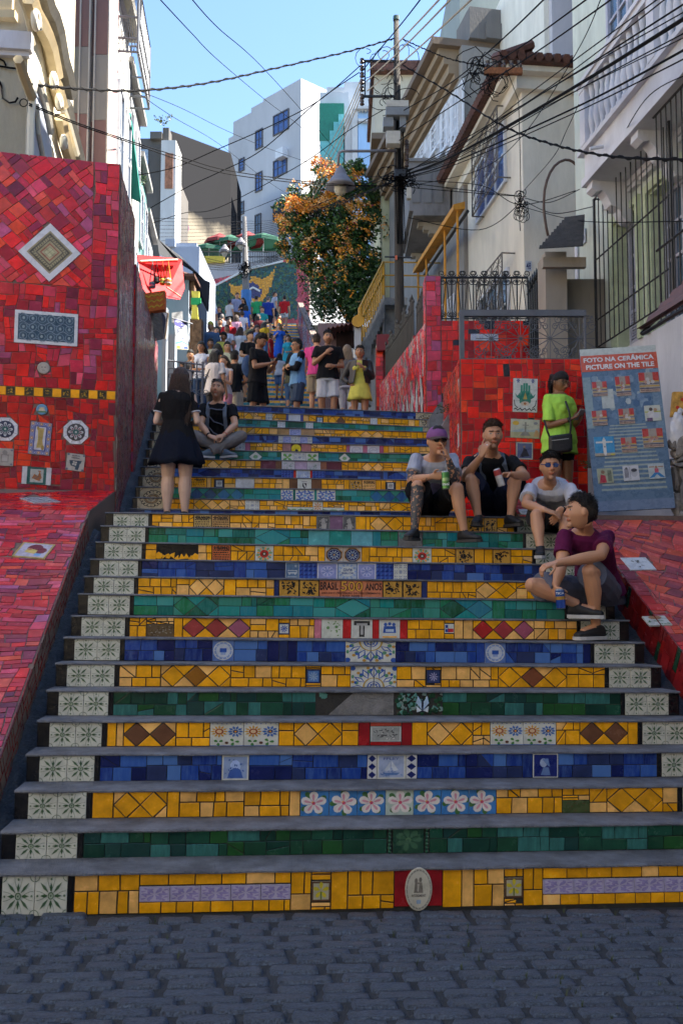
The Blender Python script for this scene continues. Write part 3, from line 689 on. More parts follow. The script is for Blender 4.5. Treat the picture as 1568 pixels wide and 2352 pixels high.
  T(x0,x1,0,h,(.45,.52,.62),o)
 elif what == 'lace': T(x0,x1,0,h,WHT,d_pattern(rng,(.18,.22,.36),3,.78)+[(ngon(.5,.5,.12,8),(.3,.35,.45))])
 elif what == 'text': T(x0,x1,0,h,a,d_text_rows(rng)+d_text({437: 'OLIVIA',832: 'EUGENIO',487: 'HUMO' if k_ == 12 else 'O GLOBO',445: 'SELARON'}[fx0],BLK,.35 if fx0 == 437 else .12,.72,.95,.93,.03))
 elif what == 'mand': T(x0,x1,0,h,WHT,d_mandala(rng))
 elif what == 'oct': T(x0,x1,0,h,(.5,.46,.4),d_oct(rng))
 elif what == 'lion': T(x0,x1,0,h,(.10,.10,.11),frame((.3,.3,.3),.04)+[([(.3,.1),(.7,.1),(.75,.4),(.55,.9),(.3,.75),(.4,.45)],(.36,.35,.34))]+scribble(rng,(.36,.35,.34),8,.1))
 elif what == 'grn': T(x0,x1,0,h*.42,WHT,petals(.5,.1,.1,.9,3,.2,(.08,.28,.10),.5)+[(ngon(.5,.4,.2,7),(.2,.4,.15))]); rest(h*.42,h)
 elif what == 'flor': T(x0,x1,0,h,WHT,petals(.5,.5,.06,.44,8,.07,(.55,.25,.10))+[(ngon(.5,.5,.1,8),(.6,.3,.1))])
 elif what == 'azs': T(x0,x1,0,h,WHT,d_pattern(rng,BLU,2,.4)+petals(.5,.5,.1,.48,8,.06,(.1,.18,.5))+[(ngon(.5,.5,.1,8),SKY)])
 elif what == 'shield': T(x0,x1,0,h,WHT,[([(.35,.65),(.65,.65),(.65,.35),(.5,.15),(.35,.35)],(.05,.05,.06)),([(.38,.62),(.48,.62),(.62,.38),(.55,.25)],WHT),(rect(.3,.75,.7,.8),GRY)])
 elif what == 'lillow': T(x0,x1,0,h,(.5,.5,.55),scribble(rng,(.25,.33,.3),9,.13))
 elif what == 'Dw': T(x0,x1,0,h,(.02,.15,.12),[([(0,.5),(.5,0),(1,.5),(.5,1)],WHT),(ngon(.5,.5,.2,6),(.2,.4,.2))])
 elif what == 'grn2': T(x0,x1,0,h,WHT,petals(.5,.5,.05,.46,4,.13,(.12,.35,.08),.78)+[(ngon(.5,.5,.12,7),(.3,.45,.1))])
 elif what == 'sunb': T(x0,x1,0,h,(.1,.02,.02),[(ngon(.5,.5,.48,14),(.75,.6,.02)),([(.3,.1),(.7,.1),(.7,.4),(.45,.5)],BLK)])
 elif what == 'circ': T(x0,x1,0,h,(.62,.62,.66),[(q,(.38,.38,.5)) for q in ribbon(arc(.5,.5,.34,0,360,14),.05)]+scribble(rng,(.4,.4,.5),5,.08,(.2,.2,.8,.8)))
def bend(b,u0,u1,w0,w1,zf,th,seg,rng,amp=.004,back=0):
 """a slab whose front edge is a little worn"""
 n0 = len(b.v); sd_ = rng.uniform(0,99)
 for i in range(seg+1):
  u = u0+(u1-u0)*i/seg; d = amp*noise.noise(Vector((u*5,sd_,0)))*2; e = amp*.5*noise.noise(Vector((u*9,sd_,5))); d += amp*max(0,noise.noise(Vector((u*14,sd_,8)))-.35)*5; z = zf(u)
  for (w,zz) in ((w0+d,z-th),(w0+d,z-.006+e*.3),(w0+d+.008,z+e*.5),(w1,z-back),(w1,z-th-back)): b.v.append(tuple(S(u,w,zz)))
 for i in range(seg):
  for j in range(5): a = n0+i*5; b.f.append((a+j,a+5+j,a+5+(j+1) % 5,a+(j+1) % 5)); b.c.append((1,1,1)); b.m.append(0)
 return b
tread_m = mat('tread_concrete',(.135,.143,.165),rough=.8,var=.45,scale=7,bump=.8,bscale=110,stain=.75,stain_col=(.06,.06,.066))
rngS = random.Random(7)
for k_ in range(28):
 w = STEPS[k_][0]; um = .9
 hh = zt(k_,um)-zt(k_-1,um)-.013+(.011 if 0 < k_ < 15 else 0)
 if k_ == 15: hh = zt(15,um)-zt(14,um)-.013
 if k_ == 0: hh = zt(0,um)-gz(um)-.013
 zk = ZL[k_][1]
 org = S(U0,w,zt(k_,U0)-.013-hh); xd = S(1,0,zk)-S(0,0,0)
 W = U1-U0
 b = MB(); b.hexa([tuple(S(u,ww,zt(k_,u)-.013-hh-.05)) for u,ww in ((U0,w),(U1,w),(U1,w+.06),(U0,w+.06))],[tuple(S(u,ww,zt(k_,u)-.012)) for u,ww in ((U0,w),(U1,w),(U1,w+.06),(U0,w+.06))])
 riser = b.build('riser',grout_dark); riser.parent = stairs; riser.matrix_parent_inverse = Matrix.Identity(4)
 riser.data.transform(Matrix.Translation(-stairs.location))
 pan = Panel(riser,org,xd,(0,0,1))
 kind,feats = FEAT[k_]
 fl = k_ < 15
 bl = .07 if fl else .05
 L0,L1 = bl,bl+.305; R1_,R0_ = W-.075,W-.075-.305
 if not fl: R0_,R1_ = W-.07-.31,W-.07
 T = lambda xa,xb,c,pr=None,m=None: add_tile(pan,inset(rect(xa,0,xb,hh),.0015),c,rngS,th=.008,m=m,prints=pr,parent=riser,tilt=.006)
 if k_ != 15:
  T(0,L0,(.008,.008,.01),m=None); T(R1_,W,(.008,.008,.01))
  if fl:
   for q in (0,1):
    T(L0+.1525*q,L0+.1525*(q+1),(.60,.62,.56),d_green(rngS)); T(R0_+.1525*q,R0_+.1525*(q+1),(.56,.57,.50),d_green(rngS))
   T(L1,L1+.028,(.008,.008,.01)); T(R0_-.028,R0_,(.008,.008,.01)); a0,a1 = L1+.03,R0_-.03
  else:
   for q in (0,1):
    T(L0+.1525*q,L0+.1525*(q+1),(.50,.42,.28),d_rosette(q,k_ % 2)); T(R0_+.155*q,R0_+.155*(q+1),(.50,.42,.28),d_rosette(q,k_ % 2))
   a0,a1 = L1,R0_
 else: a0,a1 = 0,W
 ym = (STEPS[k_][2]+STEPS[k_][4])/2+14
 x = a0; items = []
 for fx0,fx1,what,arg in feats:
  if what == 'x': continue
  p0,p1 = pan.hit(fx0,ym)[0],pan.hit(fx1,ym)[0]
  p0,p1 = max(p0,x),min(p1,a1)
  if p1-p0 < .02: continue
  if p0-x > .02: items += fill(x,p0,hh,rngS,kind)
  elif p0 > x: p0 = x
  if what == 'D': items += diamonds(p0,p1,len(arg),hh,rngS,kind,arg)
  else: feature(pan,riser,p0,p1,hh,what,arg,rngS)
  x = p1
 if a1-x > .02: items += fill(x,a1,hh,rngS,kind)
 gm = {'y': glaze,'b': glaze_blue,'t': glaze_teal,'g': glaze_teal}[kind]
 for p,c in items:
  m_ = gm
  if kind == 'g' and c[1] < .1: m_ = glaze
  if kind == 'b' and c[2] < .13: m_ = glaze
  if k_ in (0,1,2,3) and kind == 'y': c = lin(c,.88)  # lowest yellow rows dimmed in the glaze for the weaker light there
  add_tile(pan,p,c,rngS,th=rngS.uniform(.005,.009),m=m_,parent=riser)
 b = MB(); w1 = STEPS[k_+1][0]+.03 if k_ < 27 else 24.4
 bend(b,U0-.002,U1+.002,w-.022,w1,lambda u: zt(k_,u),.013,90,rngS,.008,.0125 if k_ < 14 else 0)
 t = b.build('tread',tread_m); t.data.transform(Matrix.Translation(-stairs.location)); t.parent = stairs
def strip(b,u0,u1,ws,zf,amp,nu=6,rng=rngS):
 n0 = len(b.v)
 for i,w in enumerate(ws):
  for j in range(nu+1):
   u = u0+(u1-u0)*j/nu; b.v.append(tuple(S(u,w,zf(w,u)+amp*noise.noise(Vector((u*22,w*14,3))))))
 for i in range(len(ws)-1):
  for j in range(nu): a = n0+i*(nu+1)+j; b.f.append((a,a+1,a+nu+2,a+nu+1)); b.c.append((1,1,1)); b.m.append(0)
wsq = [4.3+.05*i for i in range(180)]
b = MB(); strip(b,-1.34,-1.185,wsq,lambda w,u: nose(w,-1.1)-.20+.05*(-1.19-u)/.15,.05); strip(b,2.935,3.1,wsq,lambda w,u: nose(w,2.9)-.20+.04*(u-2.94)/.15,.05)
tag(b.build('gutter',curb_m,smooth=True),kind='structure')
# road of stone setts
rngG = random.Random(11)
road_m = mat('road_dirt',(.035,.040,.048),rough=.9,var=.4,scale=20,bump=.8,bscale=120)
sett_m = mat('sett_stone',(.12,.16,.235),rough=.42,var=.7,scale=22,bump=1.0,bscale=45,objrand=1,stain=.4,stain_col=(.03,.035,.045))
b = MB(); n0 = len(b.v)
us = [-60,-12,-4,-2,0,2,4,12,60]; ws_ = [-60,-12,-2,0,2,3,4,4.62,12,60,1200]
for w in ws_:
 for u in us: b.v.append(tuple(S(u,w,gz(u)-.015+(0 if w >= 0 else .02*w))))
for i in range(len(ws_)-1):
 for j in range(len(us)-1): a = i*len(us)+j; b.f.append((a,a+1,a+len(us)+1,a+len(us))); b.c.append((1,1,1)); b.m.append(0)
road = tag(b.build('road',road_m),kind='structure')
def sett_mesh(rng,name='sett'):
 b = MB(); nx,ny = 10,8; sd_ = rng.uniform(0,99)
 def hgt(x,y): return -.036*(abs(x)**20+abs(y)**14)+.004*noise.noise(Vector((x*1.8+sd_,y*1.8,0)))+.005*noise.noise(Vector((x*5+sd_,y*4,2)))
 for j in range(ny+1):
  for i in range(nx+1):
   x,y = -1+2*i/nx,-1+2*j/ny; k = 1-.06*(abs(x*y))**3+.035*noise.noise(Vector((x*2+sd_,y*2,7)))
   b.v.append((x*.5*k,y*.5*k,hgt(x,y)))
 for j in range(ny):
  for i in range(nx): a = j*(nx+1)+i; b.f.append((a,a+1,a+nx+2,a+nx+1)); b.c.append((1,1,1)); b.m.append(0)
 me = bpy.data.meshes.new(name); me.from_pydata(b.v,[],b.f); me.materials.append(sett_m); me.polygons.foreach_set('use_smooth',[True]*len(b.f)); return me,b
SM = [sett_mesh(rngG) for _ in range(12)]
pl = []
w = 1.9; row = 0
while w < 4.56:
 rw = rngG.uniform(.076,.094); u = -3.2+rngG.uniform(0,.2); ph = rngG.uniform(0,9)
 while u < 4.2:
  l = rngG.uniform(.17,.29); uc = u+l/2; wc = w+rw/2+.025*math.sin(uc*1.3+ph*.1)+.02*noise.noise(Vector((uc*.8,row*.3,0)))
  if wc < 4.555: pl.append((uc,wc,l-.006,rw-.006))
  u += l
 w += rw; row += 1
sc = []
for t in pl:
 p = S(t[0],t[1],gz(t[0])); x,y,d = proj(p); ok = -60 < x < 1628 and y < 2420
 sc.append((1/d if ok else -1,t))
sc.sort(key=lambda q: -q[0]); keep = sc[:300]; rest = sc[300:]
bb = MB()
for q,(score,(uc,wc,l,rw)) in enumerate(keep+rest):
 me,mb = SM[rngG.randrange(12)]; z = gz(uc)+rngG.uniform(-.003,.003); fl = rngG.choice([0,math.pi])
 M = Matrix.Translation(S(uc,wc,z)) @ Matrix.Rotation(TH+fl+rngG.uniform(-.05,.05),4,'Z') @ Matrix.Rotation(rngG.uniform(-.03,.02),4,'X') @ Matrix.Rotation(rngG.uniform(-.02,.02)+(-_gk if fl == 0 else _gk),4,'Y') @ Matrix.Diagonal((l,rw,1,1))
 if q < len(keep):
  o = bpy.data.objects.new('sett',me); link(o,road); o.matrix_basis = M
 else:
  n = len(bb.v); bb.v += [tuple(M @ Vector(v)) for v in mb.v]; bb.f += [tuple(i+n for i in f) for f in mb.f]; bb.c += mb.c; bb.m += mb.m
if bb.v: bb.build('sett_field',sett_m,road,smooth=True,kind='stuff')
weed_m = mat('weed',(.06,.09,.03),rough=.7,bump=0)
b = MB()
for _ in range(420):
 u,w = rngG.uniform(-1.8,2.2),rngG.uniform(2.4,4.56)
 if noise.noise(Vector((u*1.5,w*1.5,4))) < .08: continue
 for k in range(3):
  a = rngG.uniform(0,6.3); l = rngG.uniform(.008,.02); p = S(u,w,gz(u)-.012); q = p+Vector((math.cos(a)*.012,math.sin(a)*.012,.02+l)); s_ = Vector((-math.sin(a),math.cos(a),0))*.003
  b.face([p-s_,p+s_,q])
tag(b.build('weeds',weed_m),'small green weeds growing in the joints of the stone setts','weeds',kind='stuff')
# red ramps beside the stairs
def redc(rng,set_=0):
 A = [(.68,.006,.010),(.50,.006,.014),(.36,.006,.022),(.28,.012,.05),(.52,.025,.035),(.20,.008,.035),(.75,.010,.006),(.44,.004,.007)]
 B = [(.75,.012,.005),(.85,.02,.006),(.48,.006,.012),(.34,.006,.012),(.7,.01,.006),(.56,.008,.012),(.80,.05,.01)]
 C = [(.70,.07,.04),(.62,.055,.045),(.44,.03,.04),(.74,.06,.015),(.55,.03,.02),(.34,.025,.045)]
 D = [(.64,.04,.09),(.55,.02,.06),(.68,.07,.13),(.60,.015,.02),(.42,.07,.18),(.74,.01,.006)]
 return lin(rng.choice((A,B,C,D)[set_]),rng.uniform(.8,1.2))
BR = [(4,1,3),(3,1,6),(2,1,4),(2,2,3),(1,1,1),(1,2,1),(3,2,2)]
rngR = random.Random(5)
SL = .143/.2557
def put_quad(par,corners,base,prints,rng,th=.012,m=None,label=None,name='picture_tile',lift=.002):
 """a decorated tile seen at four picture corners (bottom left,bottom right,top right,top left) on a panel"""
 pan = par[1]; q = [pan.hit(*c) for c in corners]; bl,br,tr,tl = [pan.w(*p,lift) for p in q]
 sub = Panel(par[0],bl,br-bl,tl-bl); W = (br-bl).length; H = (tl-bl).dot(sub.y)
 add_tile(sub,rect(0,0,W,H),base,rng,th=th,m=m,prints=prints,parent=par[0],label=label,name=name,tilt=.004)
 return ccw(q)
zr = lambda w: 2.20-SL*(8.0-w)
rampL = tag(empty('ramp'),kind='structure')
b = MB()
for (u0,u1,wa,wb) in ((-1.30,-5.5,3.2,8.0),):
 b.hexa([tuple(S(u,w,zr(w)-1.6)) for u,w in ((u1,wa),(u0,wa),(u0,wb),(u1,wb))],[tuple(S(u,w,zr(w))) for u,w in ((u1,wa),(u0,wa),(u0,wb),(u1,wb))])
b.build('ramp_body',grout_red,rampL)
panL = Panel(rampL,S(-1.30,4.2,zr(4.2)),NU,S(0,1,SL)-S(0,0,0))
Ls = 3.8*math.sqrt(1+SL*SL)
pic = put_quad((rampL,panL),[(28,1281),(103,1287),(113,1254),(38,1247)],(.45,.38,.20),frame((.42,.33,.12),.05)+[(rect(.06,.06,.94,.94),(.42,.42,.52)),(ngon(.5,.62,.24,10,ry=.28),(.12,.03,.05)),(ngon(.7,.5,.2,8,ry=.22),(.15,.04,.06)),([(.25,.35),(.6,.25),(.62,.5),(.3,.62)],(.55,.45,.15)),(rect(.6,.15,.8,.3),(.15,.35,.6)),(ngon(.36,.55,.07,7),(.4,.18,.1))],rngR,label='painted tile with two figures in yellow and dark clothes')
reg = [(-3.4,.0),(-.012,.0),(-.012,Ls),(-3.4,Ls)]
mut = lambda c: (c[0]*.80,c[1]+.028,c[2]+.038)
items = [(p,mut(redc(rngR,rngR.choice([0,0,2,3])))) for p in mosaic(reg,.050,rngR,.007,[rot2(pic,0)],sizes=BR,warp=.25)]
def shade_ramp(p,c):   # older,pinker and more purple tiles lower down
 y = sum(q[1] for q in p)/len(p); return c
add_field(panL,items,rngR,295)
sideL = Panel(rampL,S(-1.298,4.2,zr(4.2)-.30),S(0,1,SL)-S(0,0,0),(0,0,1))
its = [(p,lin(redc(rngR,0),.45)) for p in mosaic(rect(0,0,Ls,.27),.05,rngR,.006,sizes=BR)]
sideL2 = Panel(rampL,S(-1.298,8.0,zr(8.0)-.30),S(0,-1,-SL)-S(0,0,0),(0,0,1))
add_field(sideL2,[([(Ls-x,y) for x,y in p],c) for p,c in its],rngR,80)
cornerL = P(264,1140,9.62); wdir = Vector((1,.25,0)).normalized()
ledge = tag(empty('ledge'),kind='structure')
zl0,zl1 = 2.20,P(262,1128,9.6).z
def onw(t): return cornerL+wdir*t     # along the front wall,t<0 to the left
LA = [S(-1.30,8.0,zl0),S(-5.2,8.0,zl0)]; LB = [onw(0),onw(-4.2)]
b = MB(); q = [LA[1],LA[0],Vector((LB[0].x,LB[0].y,zl1)),Vector((LB[1].x,LB[1].y,zl1+.0))]
b.hexa([(p.x,p.y,0.5) for p in q],[tuple(p) for p in q]); b.build('ledge_body',grout_red,ledge)
panE = Panel(ledge,LA[0],NU,(Vector((LB[0].x,LB[0].y,zl1))-LA[0]))
_f = [panE.loc(p) for p in q]
rh = put_quad((ledge,panE),[(77-31,1147),(77,1158),(77+31,1145),(77,1135)],(.45,.5,.55),[x for i in range(5) for x in ([(pp,(.03,.05,.10)) for pp in ribbon([(i/5+.1,0),(i/5+.1,1)],.03)]+[(pp,(.03,.05,.10)) for pp in ribbon([(0,i/5+.1),(1,i/5+.1)],.03)])],rngR,lift=.004,label='blue and white lattice tile set as a rhomb')
items = [(p,redc(rngR,rngR.choice([0,0,1]))) for p in mosaic(ccw([(x,y) for x,y in _f]),.055,rngR,.006,[rh],sizes=BR,warp=.2)]
add_field(panE,items,rngR,150)
# the tall red wall on the left
wallL = thing('red_tiled_wall','tall wall of red and crimson tile fragments with a large white framed diamond, left of the stairs','wall')
zt_,zb_ = P(284,376,9.62).z,1.9
body = MB(); th = 1.0
c0 = Vector((cornerL.x,cornerL.y,0)); back = NW*4.1
prof = [(-4.2,0),(0,0)]
body.hexa([tuple(c0+wdir*-4.2+Vector((0,0,1.5))),tuple(c0+Vector((0,0,1.5))),tuple(c0+NW*1.3-NU*.05+Vector((0,0,1.5))),tuple(c0+wdir*-4.2+NW*1.5+Vector((0,0,1.5)))],
[tuple(c0+wdir*-4.2+Vector((0,0,zt_-.06))),tuple(c0+Vector((0,0,zt_-.008))),tuple(c0+NW*1.3-NU*.05+Vector((0,0,zt_-.12))),tuple(c0+wdir*-4.2+NW*1.5+Vector((0,0,zt_-.1)))])
body.build('wall_body',grout_red,wallL)
panW = Panel(wallL,Vector((cornerL.x,cornerL.y,zb_)),wdir,(0,0,1))
HW = zt_-zb_
holes = []; PW_ = (wallL,panW)
e = [(ngon(.5,.5,.0,3),WHT)]
def lozenge():
 o = frame((.62,.64,.70),.13)+[(rect(.13,.13,.87,.87),(.30,.26,.15))]
 for a_,c_ in ((.17,(.10,.09,.06)),(.21,(.34,.30,.17)),(.27,(.12,.10,.07)),(.30,(.36,.32,.18)),(.34,(.30,.10,.06)),(.37,(.38,.34,.2)),(.41,(.14,.11,.08)),(.415,(.48,.47,.28))): o.append((rect(a_,a_,1-a_,1-a_),c_))
 for i in range(11):
  for t in (0,1,2,3): o.append((rot2([(.18+.06*i,.17),(.20+.06*i,.17),(.22+.06*i,.26),(.205+.06*i,.26)],t*math.pi/2,(.5,.5)),(.08,.07,.05)))
 return o+[(rect(.497,.13,.503,.87),(.15,.14,.1)),(rect(.13,.497,.87,.503),(.15,.14,.1))]
holes.append(put_quad(PW_,[(43,578),(114,648),(185,581),(113,511)],(.62,.64,.68),lozenge(),rngR,th=.02,label='large patterned tile diamond with a white border'))
blu = frame((.62,.66,.72),.0)+[(rect(.055,.10,.945,.90),(.03,.07,.12))]
for i in range(6):
 for j in range(3):
  cx,cy = .14+.145*i,.23+.27*j
  blu += [(q,(.16,.24,.32)) for q in ribbon(arc(cx,cy,.06,0,360,10,ry=.11),.012)]+[(ngon(cx,cy,.022,6,ry=.05),(.25,.33,.38))]
for j in range(4): blu += [(q,(.20,.27,.36)) for q in ribbon([(.07+.86*t/24,.12+.25*j+.05*math.sin(t*1.05)) for t in range(25)],.016)]
holes.append(put_quad(PW_,[(33,787),(178,797),(181,722),(37,712)],(.6,.64,.7),blu,rngR,th=.018,label='dark blue arabesque tile panel in a white tile frame'))
def disc(cx,cy,r,base,prints,label,th=.02):
 p = panW.hit(cx,cy); q = panW.hit(cx+r,cy); rr = abs(q[0]-p[0]); po = ngon(p[0],p[1],rr,20)
 add_tile(panW,po,base,rngR,th=th,bev=.006,prints=prints,label=label,name='medallion',tilt=.003); return ngon(p[0],p[1],rr+.006,10)
holes.append(disc(101,846,14.5,(.36,.34,.31),[(ngon(.5,.5,.3,12),(.42,.40,.37)),(ngon(.38,.56,.06,6),(.1,.1,.1)),(ngon(.62,.56,.06,6),(.1,.1,.1)),(rect(.38,.28,.62,.34),(.15,.13,.12))],'round grey medallion with a bearded face'))
holes.append(disc(97,941,13,(.12,.3,.5),[(rect(.1,.2,.9,.36),(.08,.18,.10)),(rect(.22,.36,.78,.55),(.55,.5,.4)),(ngon(.5,.58,.14,8),(.6,.52,.3)),(rect(.3,.55,.36,.75),(.55,.5,.4)),(rect(.66,.55,.72,.75),(.55,.5,.4))],'round blue picture tile of a domed temple'))
bl_,br_ = panW.hit(-20,905),panW.hit(273,919); tl_,tr_ = panW.hit(-20,884.5),panW.hit(273,899.5)
yb = (br_[1]+bl_[1])/2; yt = (tr_[1]+tl_[1])/2; yb,yt = br_[1],tr_[1]
hb = yt-yb; x = -.012; k = 0
while x > -3.0:
 c = YEL if k % 2 == 0 else (.02,.02,.015)
 add_tile(panW,inset(rect(x-hb,yb,x,yt),.002),c,rngR,th=.008,prints=None if k % 2 == 0 else frame((.35,.2,.02),.03)+scribble(rngR,(.5,.3,.02),9,.14)); x -= hb; k += 1
holes.append(rect(-3.2,yb-.003,0.02,yt+.003))
def octo(cx,cy,rx,fl,lab):
 p = panW.hit(cx,cy); q = panW.hit(cx+rx,cy); rr = abs(q[0]-p[0])
 for i in range(8):
  a,a2 = math.pi/8+i*math.pi/4,math.pi/8+(i+1)*math.pi/4
  add_tile(panW,inset(ccw([(p[0]+rr*.42*math.cos(a),p[1]+rr*.42*math.sin(a)),(p[0]+rr*math.cos(a),p[1]+rr*math.sin(a)),(p[0]+rr*math.cos(a2),p[1]+rr*math.sin(a2)),(p[0]+rr*.42*math.cos(a2),p[1]+rr*.42*math.sin(a2))]),.0015),(.62,.66,.74),rngR,th=.010)
 pr = petals(.5,.5,.02,.5,8,.17,(.02,.03,.08) if fl else (.05,.05,.06))+petals(.5,.5,.1,.42,8,.08,(.5,.55,.6))+petals(.5,.5,.14,.36,8,.04,(.02,.03,.08) if fl else (.18,.04,.06))+[(ngon(.5,.5,.16,10),(.03,.12,.12)),(ngon(.5,.5,.06,8),(.5,.55,.55))]
 add_tile(panW,ngon(p[0],p[1],rr*.68,16),(.02,.03,.08) if fl else (.05,.05,.06),rngR,th=.014,prints=pr,label=lab,name='flower_tile'); return ngon(p[0],p[1],rr+.004,8,math.pi/8)
holes.append(octo(13,986,31,1,'white octagon with a navy flower tile')); holes.append(octo(175,993,31,0,'white octagon with a grey rosette tile'))
scr = [(rect(0,0,1,1),(.25,.26,.40))]
for i in range(5):
 for j in range(9):
  if i in (0,4) or j in (0,8): scr += [(ngon(.1+.2*i,(j+.5)/9,.07,6,ry=.045),(.08,.14,.45) if (i+j) % 2 else (.45,.22,.05)),(ngon(.1+.2*i,(j+.5)/9,.03,5,ry=.02),(.6,.6,.55))]
scr += [(rect(.2,.11,.8,.89),(.03,.06,.28)),(rect(.25,.14,.75,.86),(.5,.52,.6)),([(.34,.82),(.66,.82),(.62,.45),(.70,.22),(.36,.20),(.40,.5)],(.42,.34,.12)),(ngon(.36,.81,.06,8),(.3,.22,.07)),(ngon(.66,.22,.08,8),(.3,.22,.07)),(rect(.44,.3,.6,.76),(.33,.26,.09))]
holes.append(put_quad(PW_,[(65,1042),(113,1047),(122,974),(71,968)],(.4,.35,.3),scr,rngR,th=.016,label='bordered tile picture of a yellow scroll'))
holes.append(put_quad(PW_,[(-14,1069),(31,1071),(33,1032),(-12,1029)],(.34,.34,.33),[(rect(.36,.2,.76,.66),(.22,.22,.22)),(rect(.42,.26,.70,.60),(.38,.38,.38)),(ngon(.56,.76,.14,7),(.2,.2,.2)),(ngon(.9,.1,.06,6),(.1,.12,.2)),(ngon(.9,.9,.06,6),(.1,.12,.2))],rngR,label='grey tile with a crowned coat of arms'))
eh = [(ngon(.48,.42,.30,7,.3,ry=.2),(.03,.06,.10)),([(.55,.4),(.75,.3),(.68,.05),(.5,.08)],(.03,.06,.10)),([(.15,.6),(.85,.62),(.8,.45),(.2,.42)],(.03,.06,.10))]+petals(.46,.44,.01,.15,4,.06,(.45,.46,.44),.6)
for c_ in ((.07,.07),(.93,.07),(.07,.93),(.93,.93)): eh.append((ngon(*c_,.07,6),(.10,.13,.2)))
eh += d_text('EUSKAL',(.04,.05,.07),.28,.84,.74,.93,.03)+d_text('HERRIA',(.04,.05,.07),.26,.71,.72,.80,.03)
holes.append(put_quad(PW_,[(151,1079),(192,1084),(193,1044),(153,1040)],(.40,.40,.38),eh,rngR,label='grey tile lettered EUSKAL HERRIA over a dark map'))
bird = [(rect(0,0,.17,1),(.52,.56,.62)),(rect(.83,0,1,1),(.52,.56,.62)),(rect(.17,0,.83,1),(.015,.10,.10)),(rect(.28,.12,.73,.88),(.38,.42,.42)),([(.34,.35),(.6,.2),(.68,.4),(.6,.8),(.55,.5),(.42,.6)],(.30,.12,.05)),(ngon(.6,.76,.05,7),(.32,.12,.05))]+scribble(rngR,(.05,.12,.16),10,.05,(.3,.15,.7,.85))
holes.append(put_quad(PW_,[(50,1111),(117,1115),(118,1076),(52,1071)],(.5,.5,.5),bird,rngR,label='green framed picture tile of a brown bird between white strips'))
xs = panW.hit(212,600)[0]; yd = panW.hit(120,655)[1]
top = HW
H2 = [rot2(h,0) for h in holes]
big = [(2,2,6),(2,1,5),(1,2,4),(1,1,1),(3,2,1)]
def grad(y):
 return 0
it = []
regA = ccw([(-3.2,yd),(xs,yd),(xs,HW-.01),(-3.2,HW-.01)])
for p in mosaic(regA,.068,rngR,.006,holes[:1],angle=R(43),sizes=big,warp=.15): it.append((p,redc(rngR,rngR.choice([0,0,3,2]))))
for p in mosaic(rect(xs,yd,-.008,HW-.01),.066,rngR,.006,[],sizes=big,warp=.2): it.append((p,redc(rngR,rngR.choice([0,3]))))
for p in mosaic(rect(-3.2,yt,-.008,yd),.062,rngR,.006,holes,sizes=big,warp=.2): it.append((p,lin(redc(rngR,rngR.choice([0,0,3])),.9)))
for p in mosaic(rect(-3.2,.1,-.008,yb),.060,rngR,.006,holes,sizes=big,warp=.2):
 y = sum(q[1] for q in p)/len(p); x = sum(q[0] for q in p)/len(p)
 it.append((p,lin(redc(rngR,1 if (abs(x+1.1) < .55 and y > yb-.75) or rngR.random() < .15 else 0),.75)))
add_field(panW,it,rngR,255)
b = MB(); p0 = c0+wdir*-1.72-Vector((0,.02,0)); b.hexa([tuple(p0+Vector((-2.6,-.65,5.15))),tuple(p0+Vector((0,0,5.15))),tuple(p0+Vector((0,.6,5.15))),tuple(p0+Vector((-2.6,.2,5.15)))],[tuple(p0+Vector((-2.6,-.65,zt_-.02))),tuple(p0+Vector((-.04,0,zt_+.01))),tuple(p0+Vector((0,.6,zt_+.01))),tuple(p0+Vector((-2.6,.2,zt_)))])
b.build('render_patch',mat('black_render',(.06,.06,.055),rough=.9,var=.6,bump=1,bscale=60),wallL)
sdir = NW
panSd = Panel(wallL,Vector((cornerL.x+.004,cornerL.y,1.9)),NW,(0,0,1))
def shardc(rng): return rng.choice([(.30,.06,.08),(.36,.12,.14),(.25,.16,.15),(.20,.03,.07),(.34,.22,.18),(.30,.25,.22),(.16,.12,.13),(.40,.14,.08),(.33,.08,.14)])
its = []
for p in mosaic(rect(0.006,.25,1.29,HW-.10),.03,rngR,.004,[],angle=R(8),sizes=[(1,6,4),(1,4,4),(2,5,3),(1,3,2),(2,3,1)],warp=.5): its.append((p,shardc(rngR)))
add_field(panSd,its,rngR,34,name='shard')
# the lower wall behind it along the stairs
wall2 = thing('stair_side_wall','lower wall of pink and brown tile shards running up behind the tall red wall','wall')
q0 = c0+NW*1.34+NU*.03
h0,h1 = P(332,616,11.1).z,P(368,782,13.6).z
Lw = 2.9
b = MB(); b.hexa([tuple(q0+Vector((0,0,1.9))),tuple(q0-NU*.3+Vector((0,0,1.9))),tuple(q0-NU*.3+NW*Lw+Vector((0,0,1.9))),tuple(q0+NW*Lw+Vector((0,0,1.9)))][::-1],[tuple(q0+Vector((0,0,h0))),tuple(q0-NU*.3+Vector((0,0,h0))),tuple(q0-NU*.3+NW*Lw+Vector((0,0,h1))),tuple(q0+NW*Lw+Vector((0,0,h1)))][::-1])
b.build('wall_body',grout_red,wall2)
p2 = Panel(wall2,q0+Vector((0,0,1.9))+NU*.002,NW,(0,0,1))
its = [(p,shardc(rngR)) for p in mosaic([(.01,.5),(Lw,.5),(Lw,h1-1.91),(.01,h0-1.91)],.032,rngR,.004,sizes=[(1,6,4),(1,4,4),(2,5,3),(2,3,1)],angle=R(6),warp=.5)]
add_field(p2,its,rngR,20,name='shard')
p3 = Panel(wall2,q0+Vector((0,-.002,1.9))-NU*.3,NU,(0,0,1))
add_field(p3,[(p,redc(rngR,3)) for p in mosaic(rect(.20,.3,.3,h0-1.91),.05,rngR,.006)],rngR,30)
